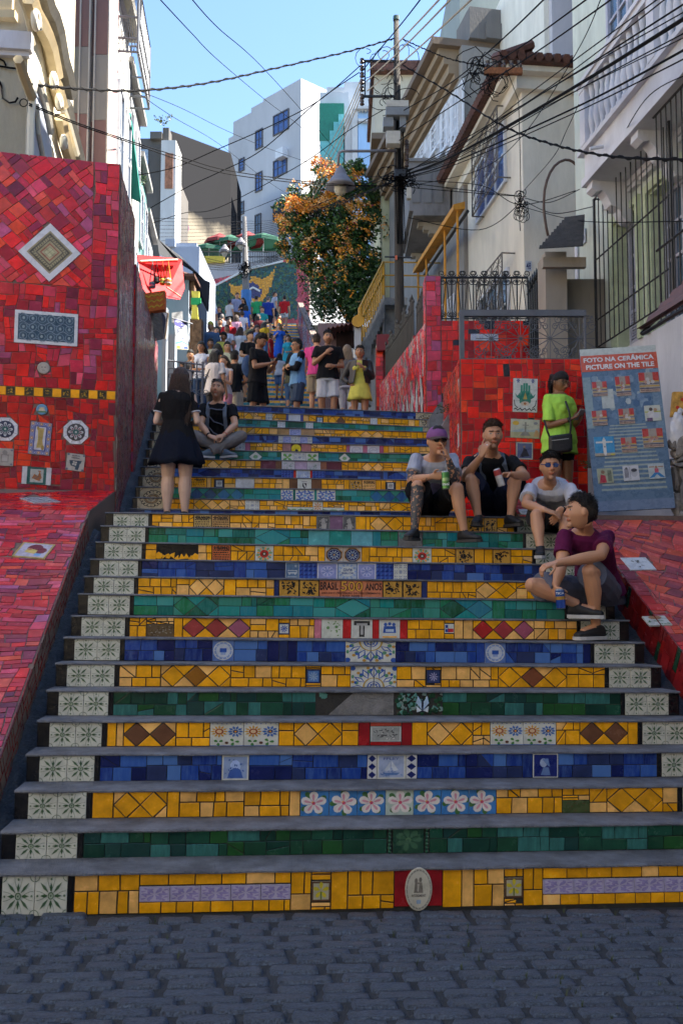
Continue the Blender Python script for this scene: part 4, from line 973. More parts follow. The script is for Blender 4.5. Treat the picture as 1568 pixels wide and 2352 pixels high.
# right ramp
rampR = tag(empty('ramp'),kind='structure')
b = MB(); u0,u1,wa,wb = 3.06,7.5,3.2,7.9
b.hexa([tuple(S(u,w,zr(w)-1.7)) for u,w in ((u0,wa),(u1,wa),(u1,wb),(u0,wb))],[tuple(S(u,w,zr(w))) for u,w in ((u0,wa),(u1,wa),(u1,wb),(u0,wb))])
b.build('ramp_body',grout_red,rampR)
panR = Panel(rampR,S(3.06,4.8,zr(4.8)),NU,S(0,1,SL)-S(0,0,0)); LR = 3.1*math.sqrt(1+SL*SL)
h1_ = put_quad((rampR,panR),[(1447,1312),(1506,1311),(1489,1283),(1430,1284)],(.62,.64,.66),scribble(rngR,(.05,.06,.05),7,.09,(.2,.1,.8,.95)),rngR,label='white tile with a faint ink drawing of a plant')
h2_ = put_quad((rampR,panR),[(1490,1440),(1542,1438),(1524,1418),(1474,1419)],(.5,.52,.5),scribble(rngR,(.06,.16,.05),12,.1,(0,0,1,.6))+[(ngon(.5,.8,.3,9,ry=.2),(.32,.16,.08))],rngR,label='white tile painted with a tortoise on green leaves')
m1 = panR.hit(1465,1290)[0]
its = [(p,redc(rngR,rngR.choice([2,2,1]))) for p in mosaic(rect(.01,0,m1-.1,LR),.052,rngR,.007,[h1_,h2_],sizes=BR,warp=.25)]
its = [(p,mut(c)) for p,c in its]
its += [(p,mut(redc(rngR,2))) for p in mosaic(rect(m1-.1,0,4.3,LR),.056,rngR,.007,[h1_,h2_],sizes=BR,warp=.3,angle=R(-34))]
add_field(panR,its,rngR,290)
sideR = Panel(rampR,S(3.058,7.9,zr(7.9)-.32),S(0,-1,-SL)-S(0,0,0),(0,0,1))
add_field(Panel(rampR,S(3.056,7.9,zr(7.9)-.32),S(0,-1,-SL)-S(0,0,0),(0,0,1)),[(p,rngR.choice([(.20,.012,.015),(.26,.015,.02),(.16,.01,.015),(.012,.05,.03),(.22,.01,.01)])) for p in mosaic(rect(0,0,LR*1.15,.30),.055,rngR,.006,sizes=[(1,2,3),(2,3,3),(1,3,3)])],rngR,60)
land = tag(empty('landing_paving'),kind='structure')
b = MB(); zL2 = 2.19
b.sbox(3.06,7.5,7.9,14.2,.5,zL2); b.sbox(2.942,3.06,8.2,12.6,.5,zL2-.004)
b.build('landing_body',grout_red,land)
blk = [S(2.62,8.30,2.2),S(3.36,8.25,2.2),S(3.36,9.0,2.64),S(2.62,9.05,2.64)]
b = MB(); b.hexa([(p.x,p.y,1.6) for p in blk],[tuple(p) for p in blk]); b.build('sloped_block',grout_red,land)
panB = Panel(land,blk[0],blk[1]-blk[0],blk[3]-blk[0])
_q = [panB.loc(p) for p in blk]
tw = lambda x0,x1,y0,y1: put_quad((land,panB),[(x0,y1),(x1,y1),(x1,y0),(x0,y0)],(.60,.62,.63),[(rect(.1,.3,.8,.6),(.45,.5,.5))],rngR)
h3 = [tw(1195,1235,1172,1184),tw(1315,1340,1128,1137)]
add_field(panB,[(p,redc(rngR,rngR.choice([1,1,2]))) for p in mosaic(ccw(_q),.06,rngR,.006,h3,sizes=BR,warp=.2)],rngR,110)
# right: wall with the hand tile,gate on top
wallR = thing('red_tiled_wall','bright red and black tiled garden wall with a green hand tile, under a scrolled iron gate','wall')
DH = 9.95
a0 = P(1057,1000,DH); a1 = P(1346,1000,DH+.02); zt2 = P(1057,824,DH).z
b = MB()
X0,X1,Y0 = a0.x,a1.x,DH
b.box(X0,X1,Y0,Y0+.30,1.6,zt2); b.box(X0+.002,X0+.30,Y0+.30,Y0+1.6,1.6,zt2)
b.build('wall_body',grout_red,wallR)
panH = Panel(wallR,(X0,Y0,2.1),(1,0,0),(0,0,1)); PH = (wallR,panH); HH = zt2-2.1-.004
hand = frame((.06,.10,.3),.0)+[(rect(.03,.02,.97,.98),(.60,.62,.60))]
G_ = (.02,.20,.15)
hand += [([(.30,.30),(.70,.30),(.68,.62),(.32,.62)],G_)]+[(rect(.30+.105*i,.58,.385+.105*i,t),(.02,.24,.17)) for i,t in enumerate((.80,.86,.86,.80))]
hand += [([(.30,.60),(.32,.36),(.14,.50),(.08,.56),(.14,.44)],G_),([(.70,.60),(.68,.36),(.86,.50),(.92,.56),(.86,.44)],G_),(ngon(.5,.34,.24,14,ry=.15),G_),(ngon(.5,.25,.18,12,ry=.07),(.6,.5,.4)),(ngon(.5,.25,.06,8,ry=.04),(.4,.12,.03)),([(.42,.38),(.5,.60),(.58,.38)],(.5,.35,.08))]
hand += [(q,(.02,.02,.025)) for q in ribbon([(.06+.88*t/14,.08+.035*math.sin(t*2.1)) for t in range(15)],.03)]+[(q,(.02,.02,.025)) for q in ribbon([(.05,.35),(.08,.2),(.2,.12)],.03)+ribbon([(.95,.35),(.92,.2),(.8,.12)],.03)]
hand += petals(.2,.93,.0,.09,6,.02,(.08,.12,.3))+petals(.8,.93,.0,.09,6,.02,(.08,.12,.3))+[(rect(.497,0,.503,1),(.2,.2,.2)),(rect(0,.33,1,.335),(.2,.2,.2)),(rect(0,.665,1,.67),(.2,.2,.2))]
hs = [put_quad(PH,[(1176,946),(1232,948),(1232,871),(1178,869)],(.55,.57,.55),hand,rngR,label='white tile panel of a green open hand with an eye')]
cr = [([(0,0),(1,0),(1,.35),(0,.3)],(.42,.40,.24)),([(0,.35),(.4,.5),(.7,.42),(1,.55),(1,.35),(0,.3)],(.35,.42,.45)),(ngon(.17,.78,.12,9),(.6,.38,.05)),(rect(.48,.3,.54,.85),(.22,.22,.2)),(rect(.4,.66,.62,.71),(.22,.22,.2)),([(.32,.12),(.70,.12),(.60,.34),(.42,.34)],(.25,.24,.22)),([(.8,.1),(.98,.1),(.95,.42),(.86,.45)],(.5,.3,.15)),(ngon(.86,.8,.08,6),(.25,.26,.32))]
hs.append(put_quad(PH,[(1171,1005),(1237,1008),(1239,965),(1172,962)],(.5,.5,.42),cr,rngR,label='pale picture tile of a stone cross, sun and hills'))
hs.append(put_quad(PH,[(1184,1055),(1222,1056),(1222,1017),(1183,1016)],(.10,.12,.24),frame((.5,.48,.42),.06)+[([(.2,.12),(.8,.2),(.6,.62),(.45,.7),(.4,.5)],(.02,.02,.04)),(ngon(.48,.74,.07,7),(.35,.2,.12))],rngR,label='dark blue tile of a small figure in a long coat'))
its = []
for i,p in enumerate(mosaic(rect(.006,0,X1-X0-.002,HH),.068,rngR,.006,hs,sizes=big,warp=.12)):
 c = redc(rngR,1)
 if rngR.random() < .035 and abs(area(p)) < .012: c = (.015,.018,.03)
 its.append((p,c))
add_field(panH,its,rngR,260)
pan = Panel(wallR,(X0-.002,Y0+1.6,2.1),(0,-1,0),(0,0,1))
its = [(p,redc(rngR,1)) for p in mosaic(rect(.003,0,1.594,HH),.07,rngR,.006,sizes=big)]
for y in (.45,.95,1.45): its.append((rect(1.42,y,1.58,y+.3),(.55,.57,.58)))
add_field(pan,its,rngR,30)
wall3 = thing('red_tiled_wall','red and magenta tiled wall with a tall pillar, running uphill on the right of the stairs','wall')
D3 = 14.0; k0 = P(978,800,D3); X3 = k0.x; zt3 = P(1000,736,D3).z; zp3 = P(990,633,D3).z; wP = P(1012,700,D3).x-X3; X3e = P(1216,800,D3).x
b = MB(); b.box(X3,X3+wP,D3,D3+.4,3.6,zp3); b.box(X3+wP+.001,X3e,D3+.002,D3+.3,3.6,zt3-.002)
Ls3 = 4.75
def T3(x,y,z): p = Vector((X3,D3,0))+NU*x+NW*y; return (p.x,p.y,z)
b.box(.0,.3,.42,Ls3,3.6,zt3-.02,T3)
b.build('wall_body',grout_red,wall3)
pan3 = Panel(wall3,(X3,D3,3.9),(1,0,0),(0,0,1))
its = [(p,redc(rngR,3)) for p in mosaic(rect(.003,0,wP-.003,zp3-3.905),.08,rngR,.008,sizes=big)]
pan3b = Panel(wall3,(X3+wP,D3+.002,3.9),(1,0,0),(0,0,1)); We = X3e-X3-wP
hz = [pan3b.hit(*c) for c in [(1080,782),(1143,782),(1143,767),(1080,767)]]
hz = [put_quad((wall3,pan3b),[(1080,782),(1143,783),(1143,767),(1080,767)],(.55,.58,.62),d_pattern(rngR,(.15,.2,.5),4,.4),rngR,label='strip of blue and white patterned tiles')]
its2 = [(p,(.015,.015,.03) if rngR.random() < .04 else redc(rngR,1)) for p in mosaic(rect(0,0,We-.004,zt3-3.905),.085,rngR,.008,hz,sizes=big)]
add_field(pan3,its,rngR,60); add_field(pan3b,its2,rngR,150)
pan3c = Panel(wall3,Vector((X3,D3,3.7))+NW*Ls3-NU*.002,-NW,(0,0,1))
its = []
for p in mosaic(rect(0,0,Ls3-.01,zt3-3.73),.07,rngR,.006,sizes=[(1,2,4),(1,3,3),(2,2,2),(1,1,2)]):
 y = sum(q[1] for q in p)/len(p); r_ = rngR.random()
 its.append((p,(.5,.5,.5) if r_ < .05 else ((.4,.33,.28) if r_ < .16 and y > .8 else ((.25,.2,.2) if r_ < .22 and y > .8 else redc(rngR,rngR.choice([0,1,3]))))))
for i in range(9):     # row of black and white lozenges
 x = Ls3-.35-.42*i; its.append(([(x,.35+.05),(x+.11,.75),(x,1.1),(x-.11,.75)],(.5,.5,.5)))
zz = its[-9:]; its = [(p,c) for p,c in its[:-9] if not any(len(inter(ccw(p),ccw(q))) > 2 for q,_ in zz)]+zz
add_field(pan3c,its,rngR,120)
pan3d = Panel(wall3,Vector((X3-.003,D3+.4,3.9)),(0,-1,0),(0,0,1)); add_field(pan3d,[(p,redc(rngR,3)) for p in mosaic(rect(.003,1.7,.397,zp3-3.905),.08,rngR,.008)],rngR,20)
wall4 = thing('red_door_surround','narrow red tiled gateway and pillars beside the stairs, below the pole','gateway')
b = MB()
def pil(x0,x1,yt_,D,dz=.5,yb_=930):
 a,c = P(x0,yt_,D),P(x1,yt_,D); b.box(a.x,c.x,D,D+dz,3.6,a.z); return a.x,c.x,a.z
pa = pil(948,964,770,15.4,.35); pb = pil(897,908,820,18.3,.35); pc = pil(862,880,800,19.4,.3)
b.build('gate_body',grout_red,wall4)
for (x0,x1,z1),D in ((pa,15.4),(pb,18.3),(pc,19.4)):
 pn = Panel(wall4,(x0,D-.002,4.1),(1,0,0),(0,0,1)); add_field(pn,[(p,redc(rngR,1)) for p in mosaic(rect(.002,0,x1-x0-.002,z1-4.105),.1,rngR,.01)],rngR,22)
b = MB(); a,c = P(880,812,19.5),P(896,812,19.5); b.box(a.x,c.x,19.55,19.62,4.0,a.z); b.build('door',mat('red_door_paint',(.42,.01,.01),rough=.45),wall4)
b = MB(); b.box(a.x-.15,c.x+.1,19.2,19.6,a.z,a.z+.35); b.build('lintel',mat('dark_red_paint',(.16,.01,.012),rough=.5),wall4)
plt = thing('concrete_parapet','weathered grey concrete parapet block right of the upper steps, between the red walls','wall')
b = MB(); pp = [(1003,925),(1034,925),(1040,1010),(1042,1100),(1020,1100),(1005,1060),(985,1010),(985,965)]
bot = 1.9
f_ = [P(x,y,12.6) for x,y in ((985,960),(1010,923),(1042,923),(1042,1180),(985,1180))]
b.hexa([tuple(p) for p in f_],[tuple(p+Vector((0,.9,0))) for p in f_])
f_ = [P(x,y,10.9) for x,y in ((1012,985),(1030,950),(1044,940),(1044,1200),(1012,1200))]
b.hexa([tuple(p) for p in f_],[tuple(p+Vector((0,1.2,0))) for p in f_])
b.build('parapet_body',concrete,plt)
earth = mat('packed_earth',(.10,.09,.08),rough=.95,var=.4,scale=3,bump=.8,bscale=20)
b = MB(); b.sbox(-7,-1.36,11.5,24,1,3.4); b.sbox(3.16,3.72,10.3,13.7,1,3.2); b.sbox(3.25,9,14.3,24,1,5.0); b.sbox(2.945,3.25,12.6,24,1,4.05); b.sbox(-1.36,-1.2,13.1,24,1,4.02)
tag(b.build('hillside_ground',earth),kind='structure')
# facades
class Fac:
 def __init__(s,o,xd): s.o = Vector((o[0],o[1],0)); s.x = Vector((xd[0],xd[1],0)).normalized(); s.n = s.x.cross(Vector((0,0,1)))
 def T(s,x,d,z): p = s.o+s.x*x+s.n*d; return (p.x,p.y,z)
 def hit(s,x,y,d=0): p = onplane(x,y,s.o+s.n*d,s.n); return ((p-s.o).dot(s.x),p.z)
 def box(s,b,x0,x1,d0,d1,z0,z1,col=None,mi=0): return b.box(min(x0,x1),max(x0,x1),d0,d1,min(z0,z1),max(z0,z1),s.T,col,mi)
def pm(name,c,**k): d = dict(rough=.85,var=.14,scale=2.2,bump=.25,bscale=30,stain=.38,stain_col=lin(c,.5),stretch=(1,1,.3)); d.update(k); return mat(name,c,**d)
glass = mat('window_glass',(.05,.08,.12),rough=.08,var=.3,bump=0,spec=.8)
glass_b = mat('blue_glass',(.03,.07,.22),rough=.1,var=.3,bump=0,spec=.8)
iron = mat('black_iron',(.015,.015,.017),rough=.5,bump=.1)
iron_grey = mat('grey_galvanised',(.13,.14,.16),rough=.55,metal=.2,bump=.2)
white_p = mat('white_paint',(.62,.63,.66),rough=.6,var=.1,scale=5,bump=.15)
lilac_p = mat('lilac_wood_paint',(.40,.40,.47),rough=.6,var=.12,bump=.15)
roof_t = mat('clay_roof',(.10,.042,.03),rough=.9,var=.5,scale=8,bump=.6,stain=.6,stain_col=(.05,.035,.03))
def window(fa,par,x0,x1,z0,z1,d=.0,fm=None,gm=None,nx=2,nz=3,fw=.06,name='window'):
 b = MB(); fm = fm or white_p
 for a,c in ((x0,x0+fw),(x1-fw,x1)): fa.box(b,a,c,d,d+.06,z0,z1)
 fa.box(b,x0+fw,x1-fw,d,d+.06,z0,z0+fw); fa.box(b,x0+fw,x1-fw,d,d+.06,z1-fw,z1)
 for i in range(1,nx): c = x0+(x1-x0)*i/nx; fa.box(b,c-.02,c+.02,d,d+.045,z0+fw,z1-fw)
 for j in range(1,nz): c = z0+(z1-z0)*j/nz; fa.box(b,x0+fw,x1-fw,d+.002,d+.04,c-.018,c+.018)
 w = b.build(name,fm,par)
 b = MB()
 b = MB(); fa.box(b,x0+.02,x1-.02,d+.004,d+.014,z0+.02,z1-.02); b.build('pane',gm or glass,w)
 return w
def shutter(fa,par,x0,x1,z0,z1,d,m,nslat=14):
 b = MB(); t = .05
 for a,c in ((x0,x0+t),(x1-t,x1)): fa.box(b,a,c,d,d+.04,z0,z1)
 fa.box(b,x0+t,x1-t,d,d+.04,z0,z0+t); fa.box(b,x0+t,x1-t,d,d+.04,z1-t,z1); fa.box(b,x0+t,x1-t,d+.001,d+.005,z0+t,z1-t)
 o = b.build('shutter',m,par); b = MB()
 for i in range(nslat):
  z = z0+t+(z1-z0-2*t)*(i+.5)/nslat; fa.box(b,x0+t,x1-t,d+.006,d+.03,z-.012,z+.008)
 b.build('slat_set',m,o,kind='stuff'); return o
def fbox(b,x0,x1,y0,y1,D,dep,col=None):
 """a block whose near face is seen at x0..x1,y0..y1 at distance D"""
 a,c = P((x0),(y0+y1)/2,D),P(x1,(y0+y1)/2,D); zt__,zb__ = P(x0,y0,D).z,P(x0,y1,D).z
 return b.box(a.x,c.x,D,D+dep,zb__,zt__,None,col)
Z_ = Vector((0,0,1))
# === near right house: pale green,balustraded balcony
F1 = Fac(S(5.27,13.5),-NW)          # x grows towards the viewer
h1 = thing('pale_green_house','pale green house with a white balustraded balcony and barred tall windows, on the right','house',S(5.27,13.5,2))
h1.location = (0,0,0)
pg = pm('pale_green_plaster',(.56,.61,.54)); pw = pm('white_plaster',(.60,.60,.64),stain=.2); lime = mat('lime_reveal',(.48,.54,.36),rough=.8)
wz0,wz1 = 4.78,6.63
def wx(x): return F1.hit(x,600)[0]
W1 = (wx(1412),wx(1466)); W2 = (wx(1492),wx(1492)+1.0); W3 = (W2[1]+.9,W2[1]+1.9)
b = MB(); xs_ = [0,W1[0],W1[1],W2[0],W2[1],W3[0],W3[1],20]
for i in range(0,7,2): F1.box(b,xs_[i],xs_[i+1],-8,0,wz0,wz1)
F1.box(b,0,20,-8,0,wz1,17.5)
for (a,c) in (W1,W2,W3): F1.box(b,a,c,-8,-.30,wz0,wz1)
b.build('wall',pg,h1)
b = MB(); F1.box(b,0,20,-8,.012,1.4,wz0); F1.box(b,-.0,.10,.012,.035,wz0,7.0); b.build('lower_wall',pw,h1)
for a,c in (W1,W2,W3):
 b = MB()
 F1.box(b,a-.10,a,0,.05,wz0,wz1+.1); F1.box(b,c,c+.10,0,.05,wz0,wz1+.1); F1.box(b,a,c,0,.05,wz1,wz1+.1)
 F1.box(b,a+.001,a+.03,-.29,-.001,wz0,wz1); F1.box(b,c-.03,c-.001,-.29,-.001,wz0,wz1); F1.box(b,a+.03,c-.03,-.29,-.001,wz1-.03,wz1-.001)
 b.build('window_surround',lime,h1)
 w_ = window(F1,h1,a+.03,c-.03,wz0+.02,wz1-.03,-.24,lilac_p,glass,4 if c-a < .9 else 4,4,.05)
 b = MB(); F1.box(b,a-.16,c+.16,0,.10,wz1+.28,wz1+.36); F1.box(b,a-.12,c+.12,0,.07,wz1+.22,wz1+.28); b.build('window_cornice',pw,h1)
for a in (W1[1]+.02,W2[1]+.02):
 b = MB()
shutter(F1,h1,W1[0]+.12,W1[1]-.12,wz0+.06,wz0+.55,-.17,lilac_p,10)
gr = MB(); ga,gb_ = F1.hit(1366,600,.28)[0],F1.hit(1536,300,.28)[0]; gz0,gz1 = 4.86,7.02
nb = 15
for i in range(nb+1):
 x = ga+(gb_-ga)*i/nb; r = .022 if i in (0,nb) else .009
 o = MB().tube([F1.T(x,.28,gz0),F1.T(x,.28,gz1)],r,5).build('bar',iron,h1)
for z in (gz0,5.25,6.12,gz1):
 MB().tube([F1.T(ga,.28,z),F1.T(gb_,.28,z)],.012,5).build('rail',iron,h1)
MB().tube([F1.T(ga,.28,gz1),F1.T(ga,0,gz1)],.012,5).build('rail',iron,h1); MB().tube([F1.T(gb_,.28,gz1),F1.T(gb_,0,gz1)],.015,5).build('rail',iron,h1)
MB().tube([F1.T(ga,.28,gz0),F1.T(ga,0,gz0)],.012,5).build('rail',iron,h1)
for i in range(10):
 x = gb_+.12+.12*i; MB().tube([F1.T(x,.5,4.55),F1.T(x,.5,7.0)],.009,5).build('bar',iron,h1)
for z in (4.55,5.4,7.0): MB().tube([F1.T(gb_+.05,.5,z),F1.T(gb_+1.3,.5,z)],.016,5).build('rail',iron,h1)
bf = F1.hit(1334,432,.62)[0]; bz = 7.0
b = MB()
for d1,z0,z1 in ((.58,bz+.10,bz+.44),(.62,bz,bz+.10),(.66,bz+.44,bz+.50),(.62,bz+.50,bz+.56)): F1.box(b,bf+(.62-d1)*.9,18,0.002,d1,z0,z1)
b.build('balcony_slab',pw,h1)
b = MB(); F1.box(b,bf,18,.48,.64,bz+1.32,bz+1.40); F1.box(b,bf-.03,18,.45,.67,bz+1.40,bz+1.46); b.build('balcony_rail',pw,h1)
for i in range(13):
 x = bf+.1+i*.16*1.08
 if i in (0,12): bb_ = MB(); F1.box(bb_,x-.09,x+.09,.47,.63,bz+.56,bz+1.32); bb_.build('baluster',pw,h1); continue
 if i > 12: break
 prof = [(.045,0),(.045,.06),(.03,.09),(.055,.22),(.06,.30),(.035,.48),(.028,.60),(.045,.66),(.05,.76)]
 c = F1.T(x,.55,bz+.56); MB().lathe(prof,c,8).build('baluster',pw,h1,smooth=True)
for i in range(13,40):
 x = bf+.1+i*.173
 if x > 9: break
 c = F1.T(x,.55,bz+.56); MB().lathe([(.045,0),(.03,.09),(.06,.28),(.03,.6),(.05,.76)],c,6).build('baluster',pw,h1,smooth=True)
for x in (bf+.15,F1.hit(1500,190,.3)[0],7.5):
 b = MB()
 pf = [(0.003,bz-.001),(.56,bz-.001),(.57,bz-.10),(.50,bz-.15),(.42,bz-.13),(.36,bz-.20),(.30,bz-.32),(.19,bz-.38),(.16,bz-.46),(.09,bz-.54),(0.003,bz-.56)]
 b.hexa([F1.T(x-.10,d,z) for d,z in pf],[F1.T(x+.10,d,z) for d,z in pf])
 b.build('console',pw,h1)
b = MB(); a,c = F1.hit(1402,60)[0],F1.hit(1455,60)[0]
window(F1,h1,a,c,7.6,10.9,.02,lilac_p,glass,2,5,.07); window(F1,h1,c+.8,c+1.8,7.6,10.9,.02,lilac_p,glass,2,5,.07)
b = MB(); x = F1.hit(1320,10)[0]; F1.box(b,-.05,20,0.002,.12,10.05+1.4,11.7); F1.box(b,-.1,20,0.003,.22,11.701,11.85); b.build('string_course',pw,h1)
b = MB(); p = F1.hit(1342,543); F1.box(b,p[0]-.08,p[0]+.08,.013,.03,p[1]-.12,p[1]+.10)
plate = b.build('number_plate',mat('plate_white',(.5,.52,.56),rough=.4,bump=0),h1)
def lettering(par,t,T_,m,bold=.02,name='lettering'):
 tr,xa,xb,ya,yb = glyphs(t,bold); b = MB()
 for q in tr: b.face([T_((p[0]-xa)/(xb-xa),(p[1]-ya)/(yb-ya)) for p in q])
 return b.build(name,m,par)
navy_i = mat('navy_ink',(.02,.03,.12),rough=.5,bump=0)
lettering(plate,'46',lambda x,y: F1.T(p[0]-.06+.12*x,.034,p[1]-.08+.14*y),navy_i)
tag(MB().tube([F1.T(F1.hit(1380,330,.64)[0],.62,7.22),F1.T(F1.hit(1380,330,.64)[0],.80,7.18)],.025,8).build('drain_spout',white_p,h1))
aw = thing('brown_awning','brown corrugated sheet awning over the doorway at the right edge','awning')
b = MB(); n = 46; fx0,fx1 = F1.hit(1462,755,.97)[0],7.6
for i in range(n+1):
 t = i/n; wv = .035*math.cos(t*math.pi*2*7)
 for x in (fx0,fx1): b.v.append(F1.T(x,.97-t*.97,4.30+t*1.02+wv)); b.v.append(F1.T(x,.97-t*.97,4.30+t*1.02+wv+.012))
for i in range(n):
 a = i*4; b.f += [(a,a+2,a+6,a+4),(a+1,a+5,a+7,a+3),(a,a+4,a+5,a+1),(a+2,a+3,a+7,a+6)]; b.c += [(1,1,1)]*4; b.m += [0]*4
b.build('sheet',mat('brown_sheet',(.13,.055,.045),rough=.55,bump=.1),aw,smooth=False)
b = MB(); b.tube([F1.T(fx0+.05,.93,4.27),F1.T(fx1,.93,4.27)],.02,6); b.tube([F1.T(fx0+.05,.95,4.27),F1.T(fx0+.05,0,5.2)],.02,6); b.build('support_frame',iron,aw)
st = thing('stone_wall','rough grey fieldstone footing wall at the right edge beside the photo board','wall')
sx = P(1543,1100,9.0); U4 = UW(sx)[0]; wS = UW(sx)[1]
stone_m = mat('field_stone',None,rough=.85,var=.45,scale=12,bump=1.0,bscale=30,src='object',objrand=1)
b = MB(); b.sbox(U4+.02,U4+1.2,wS-4,wS,1.6,P(1545,1003,9.0).z-.02); b.build('mortar',mat('dark_mortar',(.05,.045,.04),rough=.95,bump=.8,bscale=30),st)
pn = Panel(st,S(U4+.02,wS,2.0),-NW,Z_); rs = random.Random(3)
for p_ in mosaic(rect(0,0,3.4,P(1545,1003,9.0).z-2.03),.10,rs,.012,sizes=[(2,2,4),(3,2,3),(2,1,2),(3,3,1)],warp=.9):
 q = [(x,y) for x,y in p_];
 if len(q) < 3 or area(ccw(q)) < .002: continue
 q = ccw(q); r_ = []
 for i,a_ in enumerate(q):
  pr_,nx_ = q[i-1],q[(i+1) % len(q)]
  for o_ in (pr_,nx_): r_.append((a_[0]+(o_[0]-a_[0])*.24,a_[1]+(o_[1]-a_[1])*.24))
 c = rs.choice([(.22,.20,.18),(.17,.155,.14),(.27,.24,.21),(.14,.13,.125)])
 add_tile(pn,r_,c,rs,th=rs.uniform(.05,.09),bev=.022,m=stone_m,name='stone',tilt=.08)
pn = Panel(st,S(U4+.04,wS+.002,2.0),NU,Z_)
for p_ in mosaic(rect(0,0,1.1,P(1545,1003,9.0).z-2.03),.10,rs,.012,sizes=[(2,2,4),(3,2,3),(2,1,2)],warp=.9): pass
b = MB(); b.sbox(U4+.25,U4+1.2,wS-4,wS+.02,P(1545,1003,9.0).z-.02,3.75); b.sbox(U4+.12,U4+1.2,wS-4,wS+.05,P(1545,1003,9.0).z-.0,P(1545,985,9.0).z); b.build('render_band',pw,st)
# === cream house set back behind
F2 = Fac(S(5.39,21.7),-NW); L2 = 5.2
h2 = thing('cream_house','cream house with tiled eaves and lattice window grilles on its street side','house')
cr_m = pm('cream_plaster',(.66,.60,.50),stain=.10)
b = MB(); F2.box(b,0,L2,-5,0,3.5,11.45); b.build('wall',cr_m,h2)
b = MB(); F2.box(b,L2-.001+.002,L2+.004,-5,-.02,3.5,4.0);
b = MB(); n0 = 11.5   # roof with overhanging eaves
o_ = [F2.T(-.3,.5,n0),F2.T(L2+.42,.5,n0),F2.T(L2+.42,-6,n0),F2.T(-.3,-6,n0)]
i_ = [F2.T(0.5,-1.5,n0+.85),F2.T(L2-1.2,-1.5,n0+.85),F2.T(L2-1.2,-4,n0+.85),F2.T(.5,-4,n0+.85)]
b.hexa([(p[0],p[1],n0-.05) for p in o_],o_); b.hexa(o_,i_)
rf = b.build('roof',roof_t,h2);
b = MB()
for k in range(44):
 x = -.3+(L2+.7)*k/43; b.tube([F2.T(x,.56,n0+.02),F2.T(x,-.1,n0+.30)],.085,6)
for k in range(36):
 y = .5-6.2*k/35; b.tube([F2.T(L2+.48,y,n0+.02),F2.T(L2-.1,y,n0+.30)],.085,6)
b.build('roof_tiles',roof_t,h2,kind='stuff')
b = MB(); F2.box(b,-.2,L2+.3,-5.6,.38,n0-.16,n0-.055); F2.box(b,-.2,L2+.12,-5,.14,n0-.42,n0-.161); b.build('eaves_board',cr_m,h2)
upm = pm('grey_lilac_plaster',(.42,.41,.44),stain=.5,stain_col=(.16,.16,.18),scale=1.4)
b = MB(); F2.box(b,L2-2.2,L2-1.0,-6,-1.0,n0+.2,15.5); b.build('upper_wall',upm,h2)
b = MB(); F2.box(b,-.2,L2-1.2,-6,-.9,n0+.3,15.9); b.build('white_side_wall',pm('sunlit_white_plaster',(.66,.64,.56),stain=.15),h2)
def lattice(par,fa,x0,x1,z0,z1,d,nx,nz,m,r=.011,proud=.25):
 b = MB();
 for i in range(nx):
  for j in range(nz):
   cx,cz = x0+(x1-x0)*(i+.5)/nx,z0+(z1-z0)*(j+.5)/nz; hx,hz = (x1-x0)/nx/2,(z1-z0)/nz/2
   for dx,dz in ((-1,-1),(1,-1),(-1,1),(1,1),(0,1),(1,0)):
    b.tube([fa.T(cx-dx*hx,d,cz-dz*hz) if dx*dz else fa.T(cx-dx*hx,d,cz-dz*hz),fa.T(cx+dx*hx*.1,d+.01,cz+dz*hz*.1)],r*.8,4)
    b.tube([fa.T(cx+dx*hx,d,cz+dz*hz),fa.T(cx,d+.01,cz)],r*.8,4)
 b.build('lattice',m,par)
 b = MB()
 for a,c in (((x0,z0),(x1,z0)),((x1,z0),(x1,z1)),((x1,z1),(x0,z1)),((x0,z1),(x0,z0))): b.tube([fa.T(a[0],d,a[1]),fa.T(c[0],d,c[1])],r*1.5,5)
 for a in ((x0,z0),(x1,z0),(x1,z1),(x0,z1)): b.tube([fa.T(a[0],d,a[1]),fa.T(a[0],0,a[1])],r*1.5,5)
 b.build('grille_frame',m,par)
bronze = mat('weathered_bronze',(.13,.115,.10),rough=.5,metal=.2,bump=.2)
a,c = F2.hit(1083,400,.27)[0],F2.hit(1141,300,.27)[0]
lattice(h2,F2,a,c,9.7,11.2,.27,4,5,bronze)
window(F2,h2,F2.hit(1096,400)[0],F2.hit(1163,300)[0],9.72,11.05,.003,white_p,glass_b,3,2,.06)
a,c = F2.hit(1092,650,.27)[0],F2.hit(1152,600,.27)[0]
lattice(h2,F2,a,c,6.5,8.05,.27,4,5,bronze)
window(F2,h2,F2.hit(1100,650)[0],F2.hit(1170,600)[0],6.5,7.9,.003,white_p,glass,3,2,.06)
b = MB(); b.sbox(8.2,12,12.5,17.5,3,17); b.build('added_sun_block',MATS['grey_lilac_plaster'],h2)  # unseen block added to keep sun off the left stalls
F2b = Fac(Vector(F2.T(L2,0,0)),NU)        # its front towards the viewer
b = MB(); F2b.box(b,.02,.14,.001,.012,P(1208,590,16.5).z-.1,P(1208,590,16.5).z+.1)
pl2 = b.build('number_plate',MATS['plate_white'],h2); zz = P(1208,590,16.5).z
lettering(pl2,'48',lambda x,y: F2b.T(.035+.09*x,.014,zz-.07+.14*y),navy_i)
ins = mat('porcelain_brown',(.05,.03,.025),rough=.3,bump=0); rust = mat('rust',(.22,.08,.03),rough=.9,var=.5,scale=20)
cable_m = mat('black_cable',(.006,.006,.007),rough=.8,bump=0,spec=.08); cable_g = mat('grey_cable',(.12,.115,.10),rough=.7,bump=0)
b = MB(); q = P(1162,163,16.4);
br_ = thing('cable_bracket','rusty cable bracket with loose wire loops under the tiled eave of the cream house','bracket',q)
